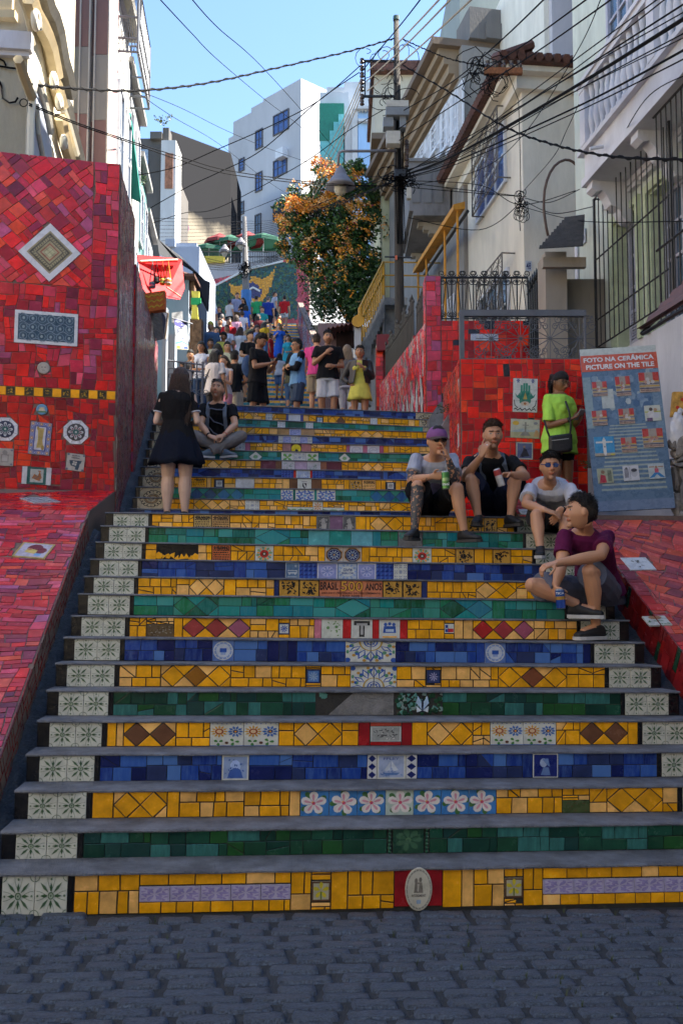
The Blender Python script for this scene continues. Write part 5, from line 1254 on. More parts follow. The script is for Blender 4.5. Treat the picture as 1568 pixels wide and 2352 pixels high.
b = MB(); b.box(-.42,.30,-.04,.04,-.07,.05); b.build('angle_bar',rust,br_)
rw_ = random.Random(4)
for k in range(5): MB().lathe([(.03,0),(.05,.05),(.03,.09),(.045,.14)],(-.35+.15*k,0,.05),8).build('insulator',ins,br_)
b = MB()
for k in range(26):
 x0 = rw_.uniform(-.5,.1); r_ = rw_.uniform(.08,.28); cz = rw_.uniform(-.35,.2); a0 = rw_.uniform(0,6)
 b.tube([(x0-.2+r_*math.cos(a0+i*.5)*rw_.uniform(.8,1.1),rw_.uniform(-.08,.08),cz+r_*math.sin(a0+i*.5)) for i in range(9)],.009,4)
b.build('wire_loops',cable_m,br_)
# === grey green tall building behind
h3 = thing('grey_green_building','tall windowless grey green rendered building rising behind the cream house','building')
b = MB(); x0 = P(1057,200,23.2).x; b.box(x0,x0+7,23.2,30,6,19); b.build('wall',pm('grey_green_plaster',(.24,.27,.25),stain=.45,stain_col=(.15,.15,.14),scale=1.2),h3)
# === brown ornate house with white shutters
N4 = P(1062,300,21.2); d4 = Vector((-.188,.982,0))
F4 = Fac((N4.x+d4.x*7.4,N4.y+d4.y*7.4,0),-d4); L4 = 7.4
h4 = thing('shuttered_house','old grey brown house with deep eaves, white shutters and a stained concrete balcony','house')
ob = pm('old_grey_plaster',(.25,.235,.215),stain=.6,stain_col=(.10,.09,.08),scale=3)
b = MB(); F4.box(b,0,L4,-6,0,5,14.6); b.build('wall',ob,h4)
ev = pm('eave_brown',(.16,.115,.08),stain=.5,stain_col=(.06,.045,.035))
b = MB(); F4.box(b,-.3,L4-.1,-6.5,.72,14.62,14.80); b.build('roof',ev,h4)
b = MB()
for k,(d0,z0,z1) in enumerate(((.52,14.42,14.615),(.38,14.22,14.418),(.26,14.0,14.218),(.12,13.86,13.998))): F4.box(b,-.2,L4-.25,0.002,d0,z0,z1)
b.build('eave_moulding',pm('ochre_moulding',(.26,.19,.12),stain=.5,stain_col=(.1,.07,.05)),h4)
b = MB(); b.box(-.1,L4+.1,-2.5,-.6,14.8,15.2,F4.T); F4.box(b,L4-1.0,L4+.02,-1.2,-.2,14.801,15.6); b.build('parapet',pm('dark_parapet',(.15,.14,.13),stain=.5),h4)
for (xa,xb,yt,yb_) in ((1040,1052,215,330),(1016,1030,225,345),(993,1006,255,350),(960,976,300,372)):
 a,c = F4.hit(xa,yt)[0],F4.hit(xb,yt)[0]; xm = (xa+xb)/2; z1_ = F4.hit(xm,yt)[1]; z0_ = F4.hit(xm,yb_)[1]; z1_,z0_ = min(z1_,13.7),max(z0_,10.9)
 a,c = min(a,c),max(a,c)
 window(F4,h4,a,c,z0_,z1_,.01,white_p,glass,2,4,.06); shutter(F4,h4,a-.5,a-.05,z0_,z1_,.02,white_p,16); shutter(F4,h4,c+.05,c+.5,z0_,z1_,.02,white_p,16)
 b = MB(); F4.box(b,a-.15,c+.15,.002,.12,z0_-.1,z0_-.01); b.build('window_sill',white_p,h4)
bal = P(939,430,22.0); b2 = P(1024,430,22.0); zA,zB = P(980,372,22).z,P(980,484,22).z
conc_st = pm('stained_concrete',(.20,.19,.185),stain=.7,stain_col=(.07,.065,.06),scale=2.5)
b = MB(); b.box(bal.x,b2.x+.1,22.0,22.12,zB,zA); b.box(bal.x,bal.x+.12,22.121,25.0,zB,zA); b.box(bal.x-.04,b2.x+.1,21.95,25.04,zA+.001,zA+.08); b.box(bal.x+.1,b2.x+.3,22.0,25.0,zB-.12,zB-.001)
b.build('balcony',conc_st,h4)
b = MB()
for i in range(3): b.box(bal.x+.08+.28*i,bal.x+.28+.28*i,21.975,21.998,zB+.2,zA-.2)
b.build('balcony_panel',pm('panel_grey',(.16,.155,.15),stain=.5),h4)
for y_ in (22.4,24.6):
 b = MB()
 for k in range(5): b.box(bal.x+.25+.14*k,b2.x+.3,y_,y_+.25,zB-.13-.1*(k+1),zB-.131-.1*k)
 b.build('console',pm('console_cream',(.32,.28,.22),stain=.3),h4)
ya = thing('yellow_awning','long folded yellow awning on posts along the ground floor of the shuttered house','awning')
ym = mat('yellow_canvas',(.55,.24,.02),rough=.7,var=.25,bump=.3); F4o = F4
p1,p2 = P(1053,462,19.4),P(958,628,23.6); p1.z = p2.z = (p1.z+p2.z)/2
b = MB(); dd = (p2-p1).normalized(); nn = Vector((dd.y,-dd.x,0))
b.hexa([tuple(p1+nn*x+Vector((0,0,z))) for x,z in ((-.12,-.10),(.14,-.06),(.14,.10),(-.12,.02))],[tuple(p2+nn*x+Vector((0,0,z))) for x,z in ((-.12,-.10),(.14,-.06),(.14,.10),(-.12,.02))]); b.build('canvas_roll',ym,ya)
for t in (.03,.3,.75,.98): q = p1+(p2-p1)*t; MB().tube([q,(q.x,q.y,q.z-2.6)],.03,6).build('post',ym,ya)
b = MB(); b.tube([p1+nn*.2+Vector((0,0,-.12)),p2+nn*.2+Vector((0,0,-.12))],.04,6); b.build('black_bar',iron,ya)
for k,(xa,xb) in enumerate(((985,1003),(1006,1024),(1030,1046))):
 a,c = F4.hit(xa,580)[0],F4.hit(xb,580)[0]; a,c = min(a,c),max(a,c); z0_,z1_ = F4.hit((xa+xb)/2,690)[1],F4.hit((xa+xb)/2,545)[1]
 shutter(F4,h4,a,c,6.3,8.6,.02,white_p,14)
b = MB(); F4.box(b,0,L4,.002,.9,5.85,6.05); F4.box(b,0,L4,.003,.15,5,5.84); b.build('floor_slab',conc_st,h4)
# === yellow green house further up
h5 = thing('yellow_green_house','narrow pale yellow green house side with a dark eave beyond the pole','house')
b = MB(); a,c = P(877,500,28.8),P(940,500,28.8); b.box(a.x,c.x,28.8,36,7,P(877,335,28.8).z); b.build('wall',pm('yellow_green_plaster',(.48,.46,.28)),h5)
b = MB(); b.box(a.x-.35,c.x,28.3,36,P(877,335,28.8).z,P(877,335,28.8).z+.2); b.build('eave',ev,h5)
Fh = Fac((a.x,28.8,0),(1,0)); window(Fh,h5,.25,.6,10.2,11.7,.01,white_p,glass,1,3,.05)
h6 = thing('cornice_house','beige house with a dentilled cornice and clay tile roof behind the wooden pole','house')
b = MB(); fbox(b,860,965,160,600,37,6); b.build('wall',pm('beige_plaster',(.42,.38,.30),stain=.3),h6)
b = MB(); fbox(b,852,972,138,160,36.6,6.4); b.build('roof',roof_t,h6)
# === terrace bits on the right: posts,gates,awnings
tanp = pm('tan_plaster',(.30,.26,.21),stain=.2)
gp = thing('gate_pillar','tan rendered gate pillar under the dark corrugated porch roof','pillar')
b = MB(); a,c = P(1253,700,12.6),P(1302,700,12.6); b.box(a.x,c.x,12.6,13.1,3.2,P(1253,578,12.6).z); b.build('shaft',tanp,gp)
b = MB(); a,c = P(1302,700,12.9),P(1342,700,12.9); b.box(a.x+.002,c.x+.3,12.92,13.05,3.2,P(1253,640,12.9).z); b.build('side_panel',pm('tan_dark',(.22,.2,.17)),gp)
pr = thing('porch_roof','small dark corrugated porch roof over the gate pillar','roof')
A_,B_,C_,D_ = P(1237,572,12.1),P(1300,500,13.4),P(1342,497,13.3),P(1338,556,12.0); A_.z,D_.z = A_.z,A_.z; C_.z = B_.z
b = MB(); n = 40
for i in range(n+1):
 t = i/n; wv = Vector((0,0,.03*math.sin(t*2*math.pi*10)))
 p0 = A_+(B_-A_)*t+wv; p1_ = D_+(C_-D_)*t+wv; b.v += [tuple(p0),tuple(p1_),tuple(p0+Vector((0,0,.012))),tuple(p1_+Vector((0,0,.012)))]
for i in range(n): a = i*4; b.f += [(a,a+4,a+5,a+1),(a+2,a+3,a+7,a+6),(a,a+2,a+6,a+4),(a+1,a+5,a+7,a+3)]; b.c += [(1,1,1)]*4; b.m += [0]*4
b.build('sheet',mat('dark_sheet',(.05,.045,.04),rough=.8,var=.5,bump=.5),pr)
b = MB(); b.box(A_.x+.1,A_.x+.7,12.3,12.4,A_.z-.18,A_.z-.04); b.build('beam',tanp,pr)
hp = [(1257.6,541),(1253,520),(1250,500),(1248,480),(1248,459),(1250,436),(1255,415),(1262,397),(1272,382),(1284,372),(1297,367),(1307,368),(1315,372),(1323,380),(1331,390)]
tag(MB().tube([P(x,y,14.2) for x,y in hp],.022,7).build('pipe_hoop',mat('brown_pipe',(.09,.05,.035),rough=.6),smooth=True),'bent brown pipe hoop standing against the cream wall','pipe')
sg = thing('spear_gate','black iron gate of upright spears left of the gate pillar','gate')
for i in range(9):
 t = i/8; x = 1212+38*t; D_i = 15.0-1.6*t; q = P(x,640-50*t,D_i); bot_ = Vector((q.x,q.y,4.3))
 b = MB(); b.tube([bot_,q-Vector((0,0,.18))],.018,5); b.tube([q-Vector((0,0,.18)),q-Vector((0,0,.12)),q],[.012,.035,.003],5); b.build('bar',iron,sg)
for z in (5.0,6.4): a,c = P(1210,640,15.0),P(1251,590,13.4); MB().tube([(a.x,a.y,z),(c.x,c.y,z)],.02,5).build('rail',iron,sg)
def scroll(b,fa,cx,cz,r,d,a0,sg_,rr=.008,turns=1.4,k=12):
 b.tube([fa.T(cx+sg_*(r*(1-.7*i/k))*math.cos(a0+turns*2*math.pi*i/k),d,cz+(r*(1-.7*i/k))*math.sin(a0+turns*2*math.pi*i/k)) for i in range(k+1)],rr,4)
Fr = Fac((X3,14.15,0),(1,0)); rl = thing('scroll_railing','black iron railing with crossed braces and scrolls on top of the higher red wall','railing')
zr0,zr1 = zt3+.02,P(1100,638,14.15).z; xa_,xb_ = P(1012,700,14.15).x-X3,P(1212,700,14.15).x-X3
MB().tube([Fr.T(xa_,0,zr1),Fr.T(xb_,0,zr1)],.02,5).build('top_rail',iron,rl); MB().tube([Fr.T(xa_,0,zr0+.05),Fr.T(xb_,0,zr0+.05)],.012,5).build('bottom_rail',iron,rl)
nb = 8
for i in range(nb+1):
 x = xa_+(xb_-xa_)*i/nb; MB().tube([Fr.T(x,0,zr0),Fr.T(x,0,zr1)],.012,5).build('bar',iron,rl)
 if i < nb:
  dx = (xb_-xa_)/nb; b = MB(); b.tube([Fr.T(x+dx*.1,0,zr0+.05),Fr.T(x+dx*.5,0,zr1)],.007,4); b.tube([Fr.T(x+dx*.9,0,zr0+.05),Fr.T(x+dx*.5,0,zr1)],.007,4)
  for sg_ in (-1,1): scroll(b,Fr,x+dx*.5+sg_*.06,zr1-.08,.05,0,0,sg_); scroll(b,Fr,x+dx*.5+sg_*.06,zr0+.12,.05,0,2,sg_); scroll(b,Fr,x+dx*.5+sg_*.07,zr1+.07,.06,0,3.5,sg_)
  b.build('scroll',iron,rl)
fe = thing('spear_fence','black iron spear fence on the sloping red wall between its pillars','fence')
for i in range(26):
 y = 1.55+i*.13
 if 14.0+y*.994 > 18.6: break
 p = T3(.1,y,zt3); top_z = zt3+.75+.12*math.sin(i*1.1)
 b = MB(); b.tube([(p[0],p[1],zt3-.02),(p[0],p[1],top_z)],.013,4); b.tube([(p[0],p[1],top_z),(p[0],p[1],top_z+.03),(p[0],p[1],top_z+.1)],[.01,.028,.002],4); b.build('bar',iron,fe)
for z in (zt3+.1,zt3+.6): MB().tube([T3(.1,1.5,z),T3(.1,4.6,z)],.014,4).build('rail',iron,fe)
fe2 = thing('spear_fence','short run of black iron spears just behind the magenta pillar','fence')
for i in range(9):
 p = T3(.14,.5+i*.115,zt3); top_z = zt3+.85-.03*i; b = MB(); b.tube([(p[0],p[1],zt3-.02),(p[0],p[1],top_z)],.013,4); b.tube([(p[0],p[1],top_z),(p[0],p[1],top_z+.03),(p[0],p[1],top_z+.1)],[.01,.028,.002],4); b.build('bar',iron,fe2)
MB().tube([T3(.14,.45,zt3+.5),T3(.14,1.45,zt3+.5)],.014,4).build('rail',iron,fe2)
gt = thing('scrolled_grille','grey iron grille with four starbursts and curled scrolls above the hand tile wall','gate')
Fg = Fac((X0,DH+.1,0),(1,0)); g0,g1 = P(1055,800,DH+.1).x-X0,P(1345,800,DH+.1).x-X0; gz0,gz1 = zt2+.004,P(1100,713,DH+.1).z
for (xa,xb,za,zb) in ((g0,g1,gz1-.07,gz1),(g0,g0+.05,gz0,gz1-.071)):
 b = MB(); Fg.box(b,xa,xb,-.04,.03,za,zb); b.build('frame_bar',iron_grey,gt)
b = MB(); Fg.box(b,g1-.02,g1,-.03,.02,gz0,gz1-.071); Fg.box(b,g0+.051,g1-.021,-.01,.01,gz0+.01,gz0+.025); b.build('frame_bar',iron_grey,gt)
for k in range(4):
 cx = P(1127+69*k*.98,757,DH+.1).x-X0; cz = (gz0+gz1-.07)/2; b = MB(); hw = (g1-g0-.05)/8; hh_ = (gz1-.07-gz0)/2
 for i in range(12):
  a_ = i*math.pi/6; dx,dz = math.cos(a_),math.sin(a_); t = min(hw/abs(dx) if abs(dx) > 1e-6 else 9,hh_/abs(dz) if abs(dz) > 1e-6 else 9)
  b.tube([Fg.T(cx,0,cz),Fg.T(cx+dx*t,0,cz+dz*t)],.0045,4)
 for sx_ in (-1,1):
  for sz_ in (-1,1):
   for rx,rz,r_ in ((.55,.85,.05),(.85,.55,.055),(.85,.9,.03),(.35,.55,.04)): scroll(b,Fg,cx+sx_*hw*rx,cz+sz_*hh_*rz,r_,0,(1.2 if sz_ > 0 else 4.6),sx_,.005,1.3,10)
 b.build('starburst',iron_grey,gt)
ss = thing('side_staircase','grey concrete side staircase with yellow railings climbing to a house on the right','staircase')
b = MB(); s0,s1 = P(826,800,20.5),P(880,684,23.0)
n = 12
for i in range(n):
 t0,t1 = i/n,(i+1)/n; a,c = s0+(s1-s0)*t0,s0+(s1-s0)*t1; b.box(a.x,c.x+.02,a.y,a.y+1.3,a.z-.45,c.z-.01*i*0)
b.build('flight',concrete_light,ss)
b = MB(); fbox(b,880,935,683,700,23.0,2.5); fbox(b,878,884,700,900,23.0,.3); fbox(b,885,911,701,775,23.4,.3); fbox(b,843,852,770,930,21.0,.3); b.build('stair_platform',concrete_light,ss)
b = MB(); fbox(b,836,876,800,960,22.6,.3); b.build('side_wall',pm('pale_grey_wall',(.36,.37,.40),stain=.4),ss)
yp = mat('yellow_paint',(.46,.24,.01),rough=.5,var=.15)
for i in range(13):
 t = i/12; q = s0+(s1-s0)*t; MB().tube([q,q+Vector((0,0,.95))],.022 if i not in (0,12) else .045,5).build('railing_bar',yp,ss)
for h_ in (.95,.6): MB().tube([s0+Vector((0,0,h_)),s1+Vector((0,0,h_))],.03,5).build('handrail',yp,ss)
q = s1;
for h_ in (.95,.6,.3): MB().tube([q+Vector((0,0,h_)),q+Vector((1.9,.1,h_))],.02,5).build('handrail',yp,ss)
MB().tube([s0+Vector((-.1,1.2,-1.2)),s1+Vector((.1,1.2,-.4))],.03,5).build('handrail',yp,ss)
ps = thing('rounded_pillar','pale grey round topped pillar with a yellow disc beside the rust roofed kiosk','pillar')
b = MB(); fbox(b,814,829,748,960,20.2,.3); cc = P(821,748,20.2); b.lathe([(.07,-.15),(.07,.15)],(0,0,0),14,lambda v: Vector((cc.x+v.x,cc.y+.15+v.z,cc.z+v.y)))
b.build('shaft',pm('pale_pillar',(.40,.41,.44)),ps)
cy_ = P(822,738,20.1); MB().lathe([(.14,-.03),(.14,.03)],(0,0,0),20,lambda v: Vector((cy_.x+v.x,cy_.y+v.z,cy_.z+v.y))).build('yellow_disc',yp,ps)
b = MB(); fbox(b,797,812,800,960,20.6,.3); b.build('low_block',MATS['pale_pillar'],ps)
kk = thing('rust_roofed_kiosk','small kiosk with a rusty corrugated roof and pink wall behind the couple','kiosk')
b = MB(); fbox(b,730,812,742,960,25.5,1.5); b.build('wall',pm('dusty_pink_plaster',(.28,.17,.16)),kk)
b = MB(); n = 30
A_,B_ = P(752,755,23.5),P(812,742,23.5);
for i in range(n+1):
 t = i/n; wv = .03*math.sin(t*2*math.pi*6); p0 = A_+(B_-A_)*t
 for dy,dz in ((0,0),(0,.015),(2.0,.25),(2.0,.265)): b.v.append((p0.x,p0.y+dy,p0.z+wv+dz))
for i in range(n): a = i*4; b.f += [(a,a+4,a+6,a+2),(a+1,a+3,a+7,a+5),(a,a+1,a+5,a+4),(a+2,a+6,a+7,a+3)]; b.c += [(1,1,1)]*4; b.m += [0]*4
b.build('roof_sheet',mat('rust_sheet',(.20,.06,.035),rough=.8,var=.3),kk)
b = MB(); fbox(b,772,812,760,960,24.6,.1); b.build('shade_panel',mat('painted_shade',(.03,.012,.01),rough=.9),kk)  # dark panel painting the shade under the rust roof
# === left: cream house with a curved pediment
FL = Fac(S(-2.6,10.86),NW)
hl = thing('pedimented_house','cream house with a curved weathered pediment and arched doorway above the red wall','house')
crl = pm('cream_wall_paint',(.62,.55,.40),stain=.15); crw = pm('white_cream_paint',(.70,.66,.55),stain=.15); dk = pm('weathered_coping',(.10,.095,.085),stain=.5,scale=8)
sil = [(300,-80),(330,30),(362,90),(395,200),(412,300),(430,400),(455,480),(470,560),(486,640)]
low = [(462,700),(482,800),(515,930),(548,1060),(556,1110)]
def cc3(x,y): return (x/2.941,y/2.941)
out = [(-.0,5.0)]; top = [(-.0,12.8),(.9,12.9)]+[FL.hit(*cc3(x,y)) for x,y in sil]; top2 = [FL.hit(*cc3(x,y)) for x,y in low]
prof = [(.0,4.0)]+[(min(a,4.6),b_) for a,b_ in top+top2]; prof = prof+[(prof[-1][0]+.02,4.0)]
b = MB(); n = len(prof); n0 = 0
for d in (0,-3): b.v += [FL.T(x,d,z) for x,z in prof]
b.f += [tuple(range(n)),tuple(range(2*n-1,n-1,-1))]+[(i+n,(i+1) % n+n,(i+1) % n,i) for i in range(n)]; b.c = [(1,1,1)]*len(b.f); b.m = [0]*len(b.f)
b.build('wall',crw,hl)
cop = [FL.hit(*cc3(x,y),.1) for x,y in sil]
b = MB(); b.tube([FL.T(x,.06,z) for x,z in cop],.13,6); b.build('coping',dk,hl)
cop = [FL.hit(*cc3(x,y),.1) for x,y in low]; MB().tube([FL.T(x,.06,z) for x,z in cop],.10,6).build('coping',dk,hl)
mg = pm('ochre_trim',(.50,.40,.24),stain=.2)
def trim(pts,r,d,m=mg,name='moulding',k=6): return MB().tube([FL.T(*((lambda q: (q[0],d,q[1]))(FL.hit(*cc3(x,y),d)))) for x,y in pts],r,k).build(name,m,hl)
trim([(190,-20),(215,60),(262,150),(300,220),(335,310),(358,420),(375,520)],.10,.10)
trim([(225,-20),(250,60),(295,140),(330,220),(360,310),(383,420),(400,520)],.06,.12)
trim([(372,560),(395,640),(415,720)],.10,.10); trim([(405,790),(425,900),(450,1000),(475,1080)],.09,.10)
trim([(430,740),(470,860),(520,1040)],.05,.14,crw)
for x,y,r in ((245,150,.16),(365,560,.14),(400,700,.13),(432,975,.13)):
 b = MB(); c = FL.hit(*cc3(x,y),.15)
 b.tube([FL.T(c[0]+(r-.011*i)*math.cos(i*.6),.15,c[1]+(r-.011*i)*math.sin(i*.6)) for i in range(13)],.04,6); b.build('scroll',crw,hl,smooth=True)
trim([(140,-20),(170,60),(190,140),(225,300)],.035,.03,crl); trim([(125,400),(165,520),(215,655)],.06,.06,mg)
ar = [(205,1100),(210,820),(222,640),(236,525),(262,560),(300,680),(328,800),(345,900),(350,1100)]
q = [FL.hit(*cc3(x,y),.03) for x,y in ar]; b = MB(); b.v = [FL.T(x,.02,z) for x,z in q]+[FL.T(x,.035,z) for x,z in q]; n = len(q)
b.f = [tuple(range(n,2*n))]+[(i,(i+1) % n,n+(i+1) % n,n+i) for i in range(n)]; b.c = [(1,1,1)]*len(b.f); b.m = [0]*len(b.f); b.build('arched_door',pm('shade_blue_recess',(.42,.46,.54),stain=.1),hl)  # pale blue here paints the shade inside the white arch
trim(ar[:4],.045,.06,crw,'door_surround'); trim(ar[3:-1],.05,.06,crw,'door_surround')
trim([(300,1090),(262,900),(250,700)],.03,.06,crw,'door_surround')
FLb = Fac(S(-2.6-4.0,10.86),NU)
b = MB(); FLb.box(b,0,4.0-.004,-2.9,.0,4.0,12.8); b.build('front_wall',crl,hl)
zA,zB = P(20,96,10.6).z,P(20,136,10.6).z
b = MB(); FLb.box(b,0,4.06,0.002,.12,zB,zA); FLb.box(b,0,4.03,0.002,.07,zB-.06,zB-.001); b.build('ledge_band',pm('pale_lilac_band',(.48,.48,.52)),hl)
c = P(19,10,10.5); b = MB(); b.box(c.x-.08,c.x+.08,10.42,10.6,c.z-.14,c.z+.2); b.box(c.x-.13,c.x+.13,10.38,10.6,c.z-.24,c.z-.141); b.build('bracket',mg,hl)
b = MB()
for pts in ([(0,187),(5,200),(8,226),(22,236),(36,234),(42,224)],[(0,135),(10,141),(14,150)],[(0,152),(25,156),(50,158)]):
 b.tube([P(x,y,10.45) for x,y in pts],.012,5)
for k in range(3): b.tube([P(55+9*math.cos(t*.6+k),236+9*math.sin(t*.6+k),10.3) for t in range(11)],.006,4)
b.build('wall_cable',cable_m,hl)
# === pink building with brown pilasters
hp_ = thing('pink_building','tall dusty pink building with brown pilasters on the left','building')
DP = 15.3; pk = pm('dusty_pink',(.42,.27,.27),stain=.2)
xa = P(100,300,DP).x; xb = P(258,300,DP).x
b = MB(); b.box(xa-2,xb,DP,DP+.3,3.5,15.5); b.build('front_wall',pk,hp_)
brn = pm('brown_render',(.24,.13,.115),stain=.15); gy = pm('greige_render',(.30,.26,.23),stain=.2); wl = pm('cream_line',(.55,.48,.42))
for x0,x1,pr_,ys in ((170,193,.10,(-30,114,266,420)),(194,214,.28,(-30,128,280,420)),(215.5,226,.16,(-30,140,290,420)),(228,257,.28,(-30,146,294,420))):
 for (ya_,yb_,m_) in ((ys[0],ys[1],brn),(ys[1],ys[2],gy if x0 > 190 else MATS['old_grey_plaster']),(ys[2],ys[3],brn)):
  a,c = P(x0,200,DP),P(x1,200,DP); z1_,z0_ = P(x0,ya_,DP).z,P(x0,yb_,DP).z
  b = MB(); b.box(a.x,c.x,DP-pr_,DP-.001,z0_+.004,z1_-.004); b.build('pilaster',m_,hp_)
for x in (193.3,214.7,227,258):
 a = P(x,200,DP); b = MB(); b.box(a.x-.012,a.x+.012,DP-.30,DP-.001,4,15.4); b.build('edge_strip',wl,hp_)
FP = Fac((xb,DP,0),NW)
b = MB(); FP.box(b,0,2.35,-3,0,3.5,12.2); b.build('street_wall',pm('white_street_wall',(.66,.64,.58),stain=.15),hp_)
b = MB(); FP.box(b,-.1,2.0,-3,.22,12.25,12.5); b.build('roof_slab',pm('roof_slab_grey',(.30,.28,.24),stain=.5),hp_)
for z0_,z1_ in ((8.9,10.6),(5.2,7.2)): window(FP,hp_,.4,1.1,z0_,z1_,.01,white_p,glass,2,2,.07); window(FP,hp_,1.5,2.15,z0_,z1_,.01,white_p,glass,2,2,.07)
cg = thing('balcony_cage','white metal mesh balcony cage hanging off the pink building','cage')
b = MB(); x0,x1,d1,z0_,z1_ = .3,2.3,.38,P(300,243,17.5).z,P(300,100,17.5).z
for x in (x0,x1):
 for d in (0,d1): b.tube([FP.T(x,d,z0_),FP.T(x,d,z1_)],.025,5)
for z in (z0_,z1_,(z0_+z1_)/2,z0_+.25):
 b.tube([FP.T(x0,d1,z),FP.T(x1,d1,z)],.022,5)
 for x in (x0,x1): b.tube([FP.T(x,0,z),FP.T(x,d1,z)],.022,5)
b.build('cage_frame',iron_grey,cg)
b = MB()
for i in range(24):
 x = x0+(x1-x0)*i/23; b.tube([FP.T(x,d1,z0_),FP.T(min(x1,x+.6),d1,z1_)],.006,3); b.tube([FP.T(x,d1,z0_),FP.T(max(x0,x-.6),d1,z1_)],.006,3)
for i in range(7):
 d = d1*i/6; b.tube([FP.T(x0,d,z0_),FP.T(x0,min(d1,d+.5),z1_)],.006,3); b.tube([FP.T(x0,d,z0_),FP.T(x0,max(0,d-.5),z1_)],.006,3)
b.build('mesh_wires',iron_grey,cg,kind='stuff')
tm = mat('teal_canvas',(.02,.22,.18),rough=.6,var=.2)
tb = thing('teal_awning','long teal green awning folded against the row of houses','awning')
b = MB(); a_,c_ = P(276,246,17.0),P(309,436,18.6); dv = Vector((.16,.25,0))
b.hexa([tuple(a_),tuple(a_+dv),tuple(a_+dv+Vector((0,.06,-.2))),tuple(a_+Vector((0,.06,-.3)))],[tuple(c_-dv*1.4),tuple(c_+dv*.6),tuple(c_+dv*.6+Vector((0,.06,-.2))),tuple(c_-dv*1.4+Vector((0,.06,-.2)))]); b.build('canvas',tm,tb)
# === row of narrow houses up the left side
rowm = [((.58,.58,.56),11.9),((.18,.40,.38),11.2),((.50,.52,.56),10.7),((.38,.42,.48),10.2),((.52,.48,.52),10.0),((.60,.62,.66),9.9)]
rn = ['white plastered','turquoise','pale grey','blue grey','lilac','white'];  wcur = 17.75
rr_ = random.Random(21)
for k,((c,zt__),nm) in enumerate(zip(rowm,rn)):
 ln = (2.6,2.0,2.2,2.4,2.6,3.0)[k]; hh = thing('row_house',('%s narrow house, %s in the row climbing the left side' % (nm,('first','second','third','fourth','fifth','sixth')[k])),'house',group='narrow houses climbing the left side')
 ff = Fac(S(-2.35-.05*k,wcur),NW); b = MB(); ff.box(b,0,ln,-3,0,3.5,zt__); b.build('wall',pm('row_wall_%s' % 'abcdef'[k],lin(c,.68),stain=.3),hh)
 b = MB(); ff.box(b,-.02,ln+.02,-3,.15,zt__+.002,zt__+.12); b.build('cornice',pm('row_cornice',(.3,.29,.28)),hh)
 for fl in range(3):
  z0_ = zt__-1.9-2.6*fl
  for t in (.25,.72): window(ff,hh,ln*t-.3,ln*t+.3,z0_,z0_+1.3,.01,white_p,glass,2,2,.05)
  if k in (2,3):
   b = MB(); ff.box(b,.1,ln-.1,.002,.5,z0_-.3,z0_-.18)
   for i in range(10): x = .15+(ln-.3)*i/9; b.tube([ff.T(x,.48,z0_-.18),ff.T(x,.48,z0_+.5)],.012,4)
   b.tube([ff.T(.1,.48,z0_+.5),ff.T(ln-.1,.48,z0_+.5)],.018,4); b.build('balcony',iron_grey,hh)
 wcur += ln+.01
# === far buildings
ru = thing('ruined_building','derelict dark plastered building with glass blocks and bare brick, plants on its roof','building')
b = MB(); fbox(b,300,370,318,700,34,6); b.build('wall',pm('sooty_plaster',(.10,.09,.08),stain=.7,stain_col=(.06,.055,.05),scale=.9),ru)
b = MB(); fbox(b,368,402,322,700,33.6,1.2); b.build('pale_corner',pm('peeling_white',(.50,.49,.46),stain=.6,stain_col=(.15,.14,.13),scale=1.2),ru)
b = MB(); fbox(b,345,372,302,318,33.8,3); fbox(b,374,388,293,322,33.9,.6); b.build('parapet',MATS['sooty_plaster'],ru)
b = MB(); fbox(b,379,397,352,432,33.56,.1); b.build('bare_brick',mat('bare_brick',(.30,.13,.07),rough=.9,var=.5,scale=6,bump=.8,bscale=12),ru)
for i in range(4):
 for j in range(4): b = MB(); fbox(b,309+8*i,316.5+8*i,343+9*j,351+9*j,33.95,.06); b.build('glass_block',mat('glass_block',(.30,.36,.42),rough=.2,var=.3),ru)
gw = thing('blank_grey_building','large blank building, stain and painted shade above, beige below, at the end of the street','building')
b = MB(); q = [P(392,300,50),P(400,700,50),P(530,700,56),P(530,352,56)]
b.hexa([tuple(q[1]),tuple(q[2]),(q[2].x,q[2].y+6,q[2].z),(q[1].x,q[1].y+6,q[1].z)],[tuple(q[0]),tuple(q[3]),(q[3].x,q[3].y+6,q[3].z),(q[0].x,q[0].y+6,q[0].z)])
m = bpy.data.materials.new('stain_shade_to_beige'); m.use_nodes = True; nt_ = m.node_tree; bs = nt_.nodes['Principled BSDF']; tc = nt_.nodes.new('ShaderNodeTexCoord'); sx_ = nt_.nodes.new('ShaderNodeSeparateXYZ'); nz_ = nt_.nodes.new('ShaderNodeTexNoise'); nz_.inputs['Scale'].default_value = .35; nz_.inputs['Detail'].default_value = 8
nt_.links.new(tc.outputs['Object'],sx_.inputs[0]); nt_.links.new(tc.outputs['Object'],nz_.inputs['Vector']); ad = nt_.nodes.new('ShaderNodeMath'); ad.operation = 'MULTIPLY_ADD'; nt_.links.new(nz_.outputs['Fac'],ad.inputs[0]); ad.inputs[1].default_value = 9; nt_.links.new(sx_.outputs['Z'],ad.inputs[2])
mr = nt_.nodes.new('ShaderNodeMapRange'); zc = P(450,440,53).z; mr.inputs['From Min'].default_value = zc+.8; mr.inputs['From Max'].default_value = zc+2.8; nt_.links.new(ad.outputs[0],mr.inputs['Value'])
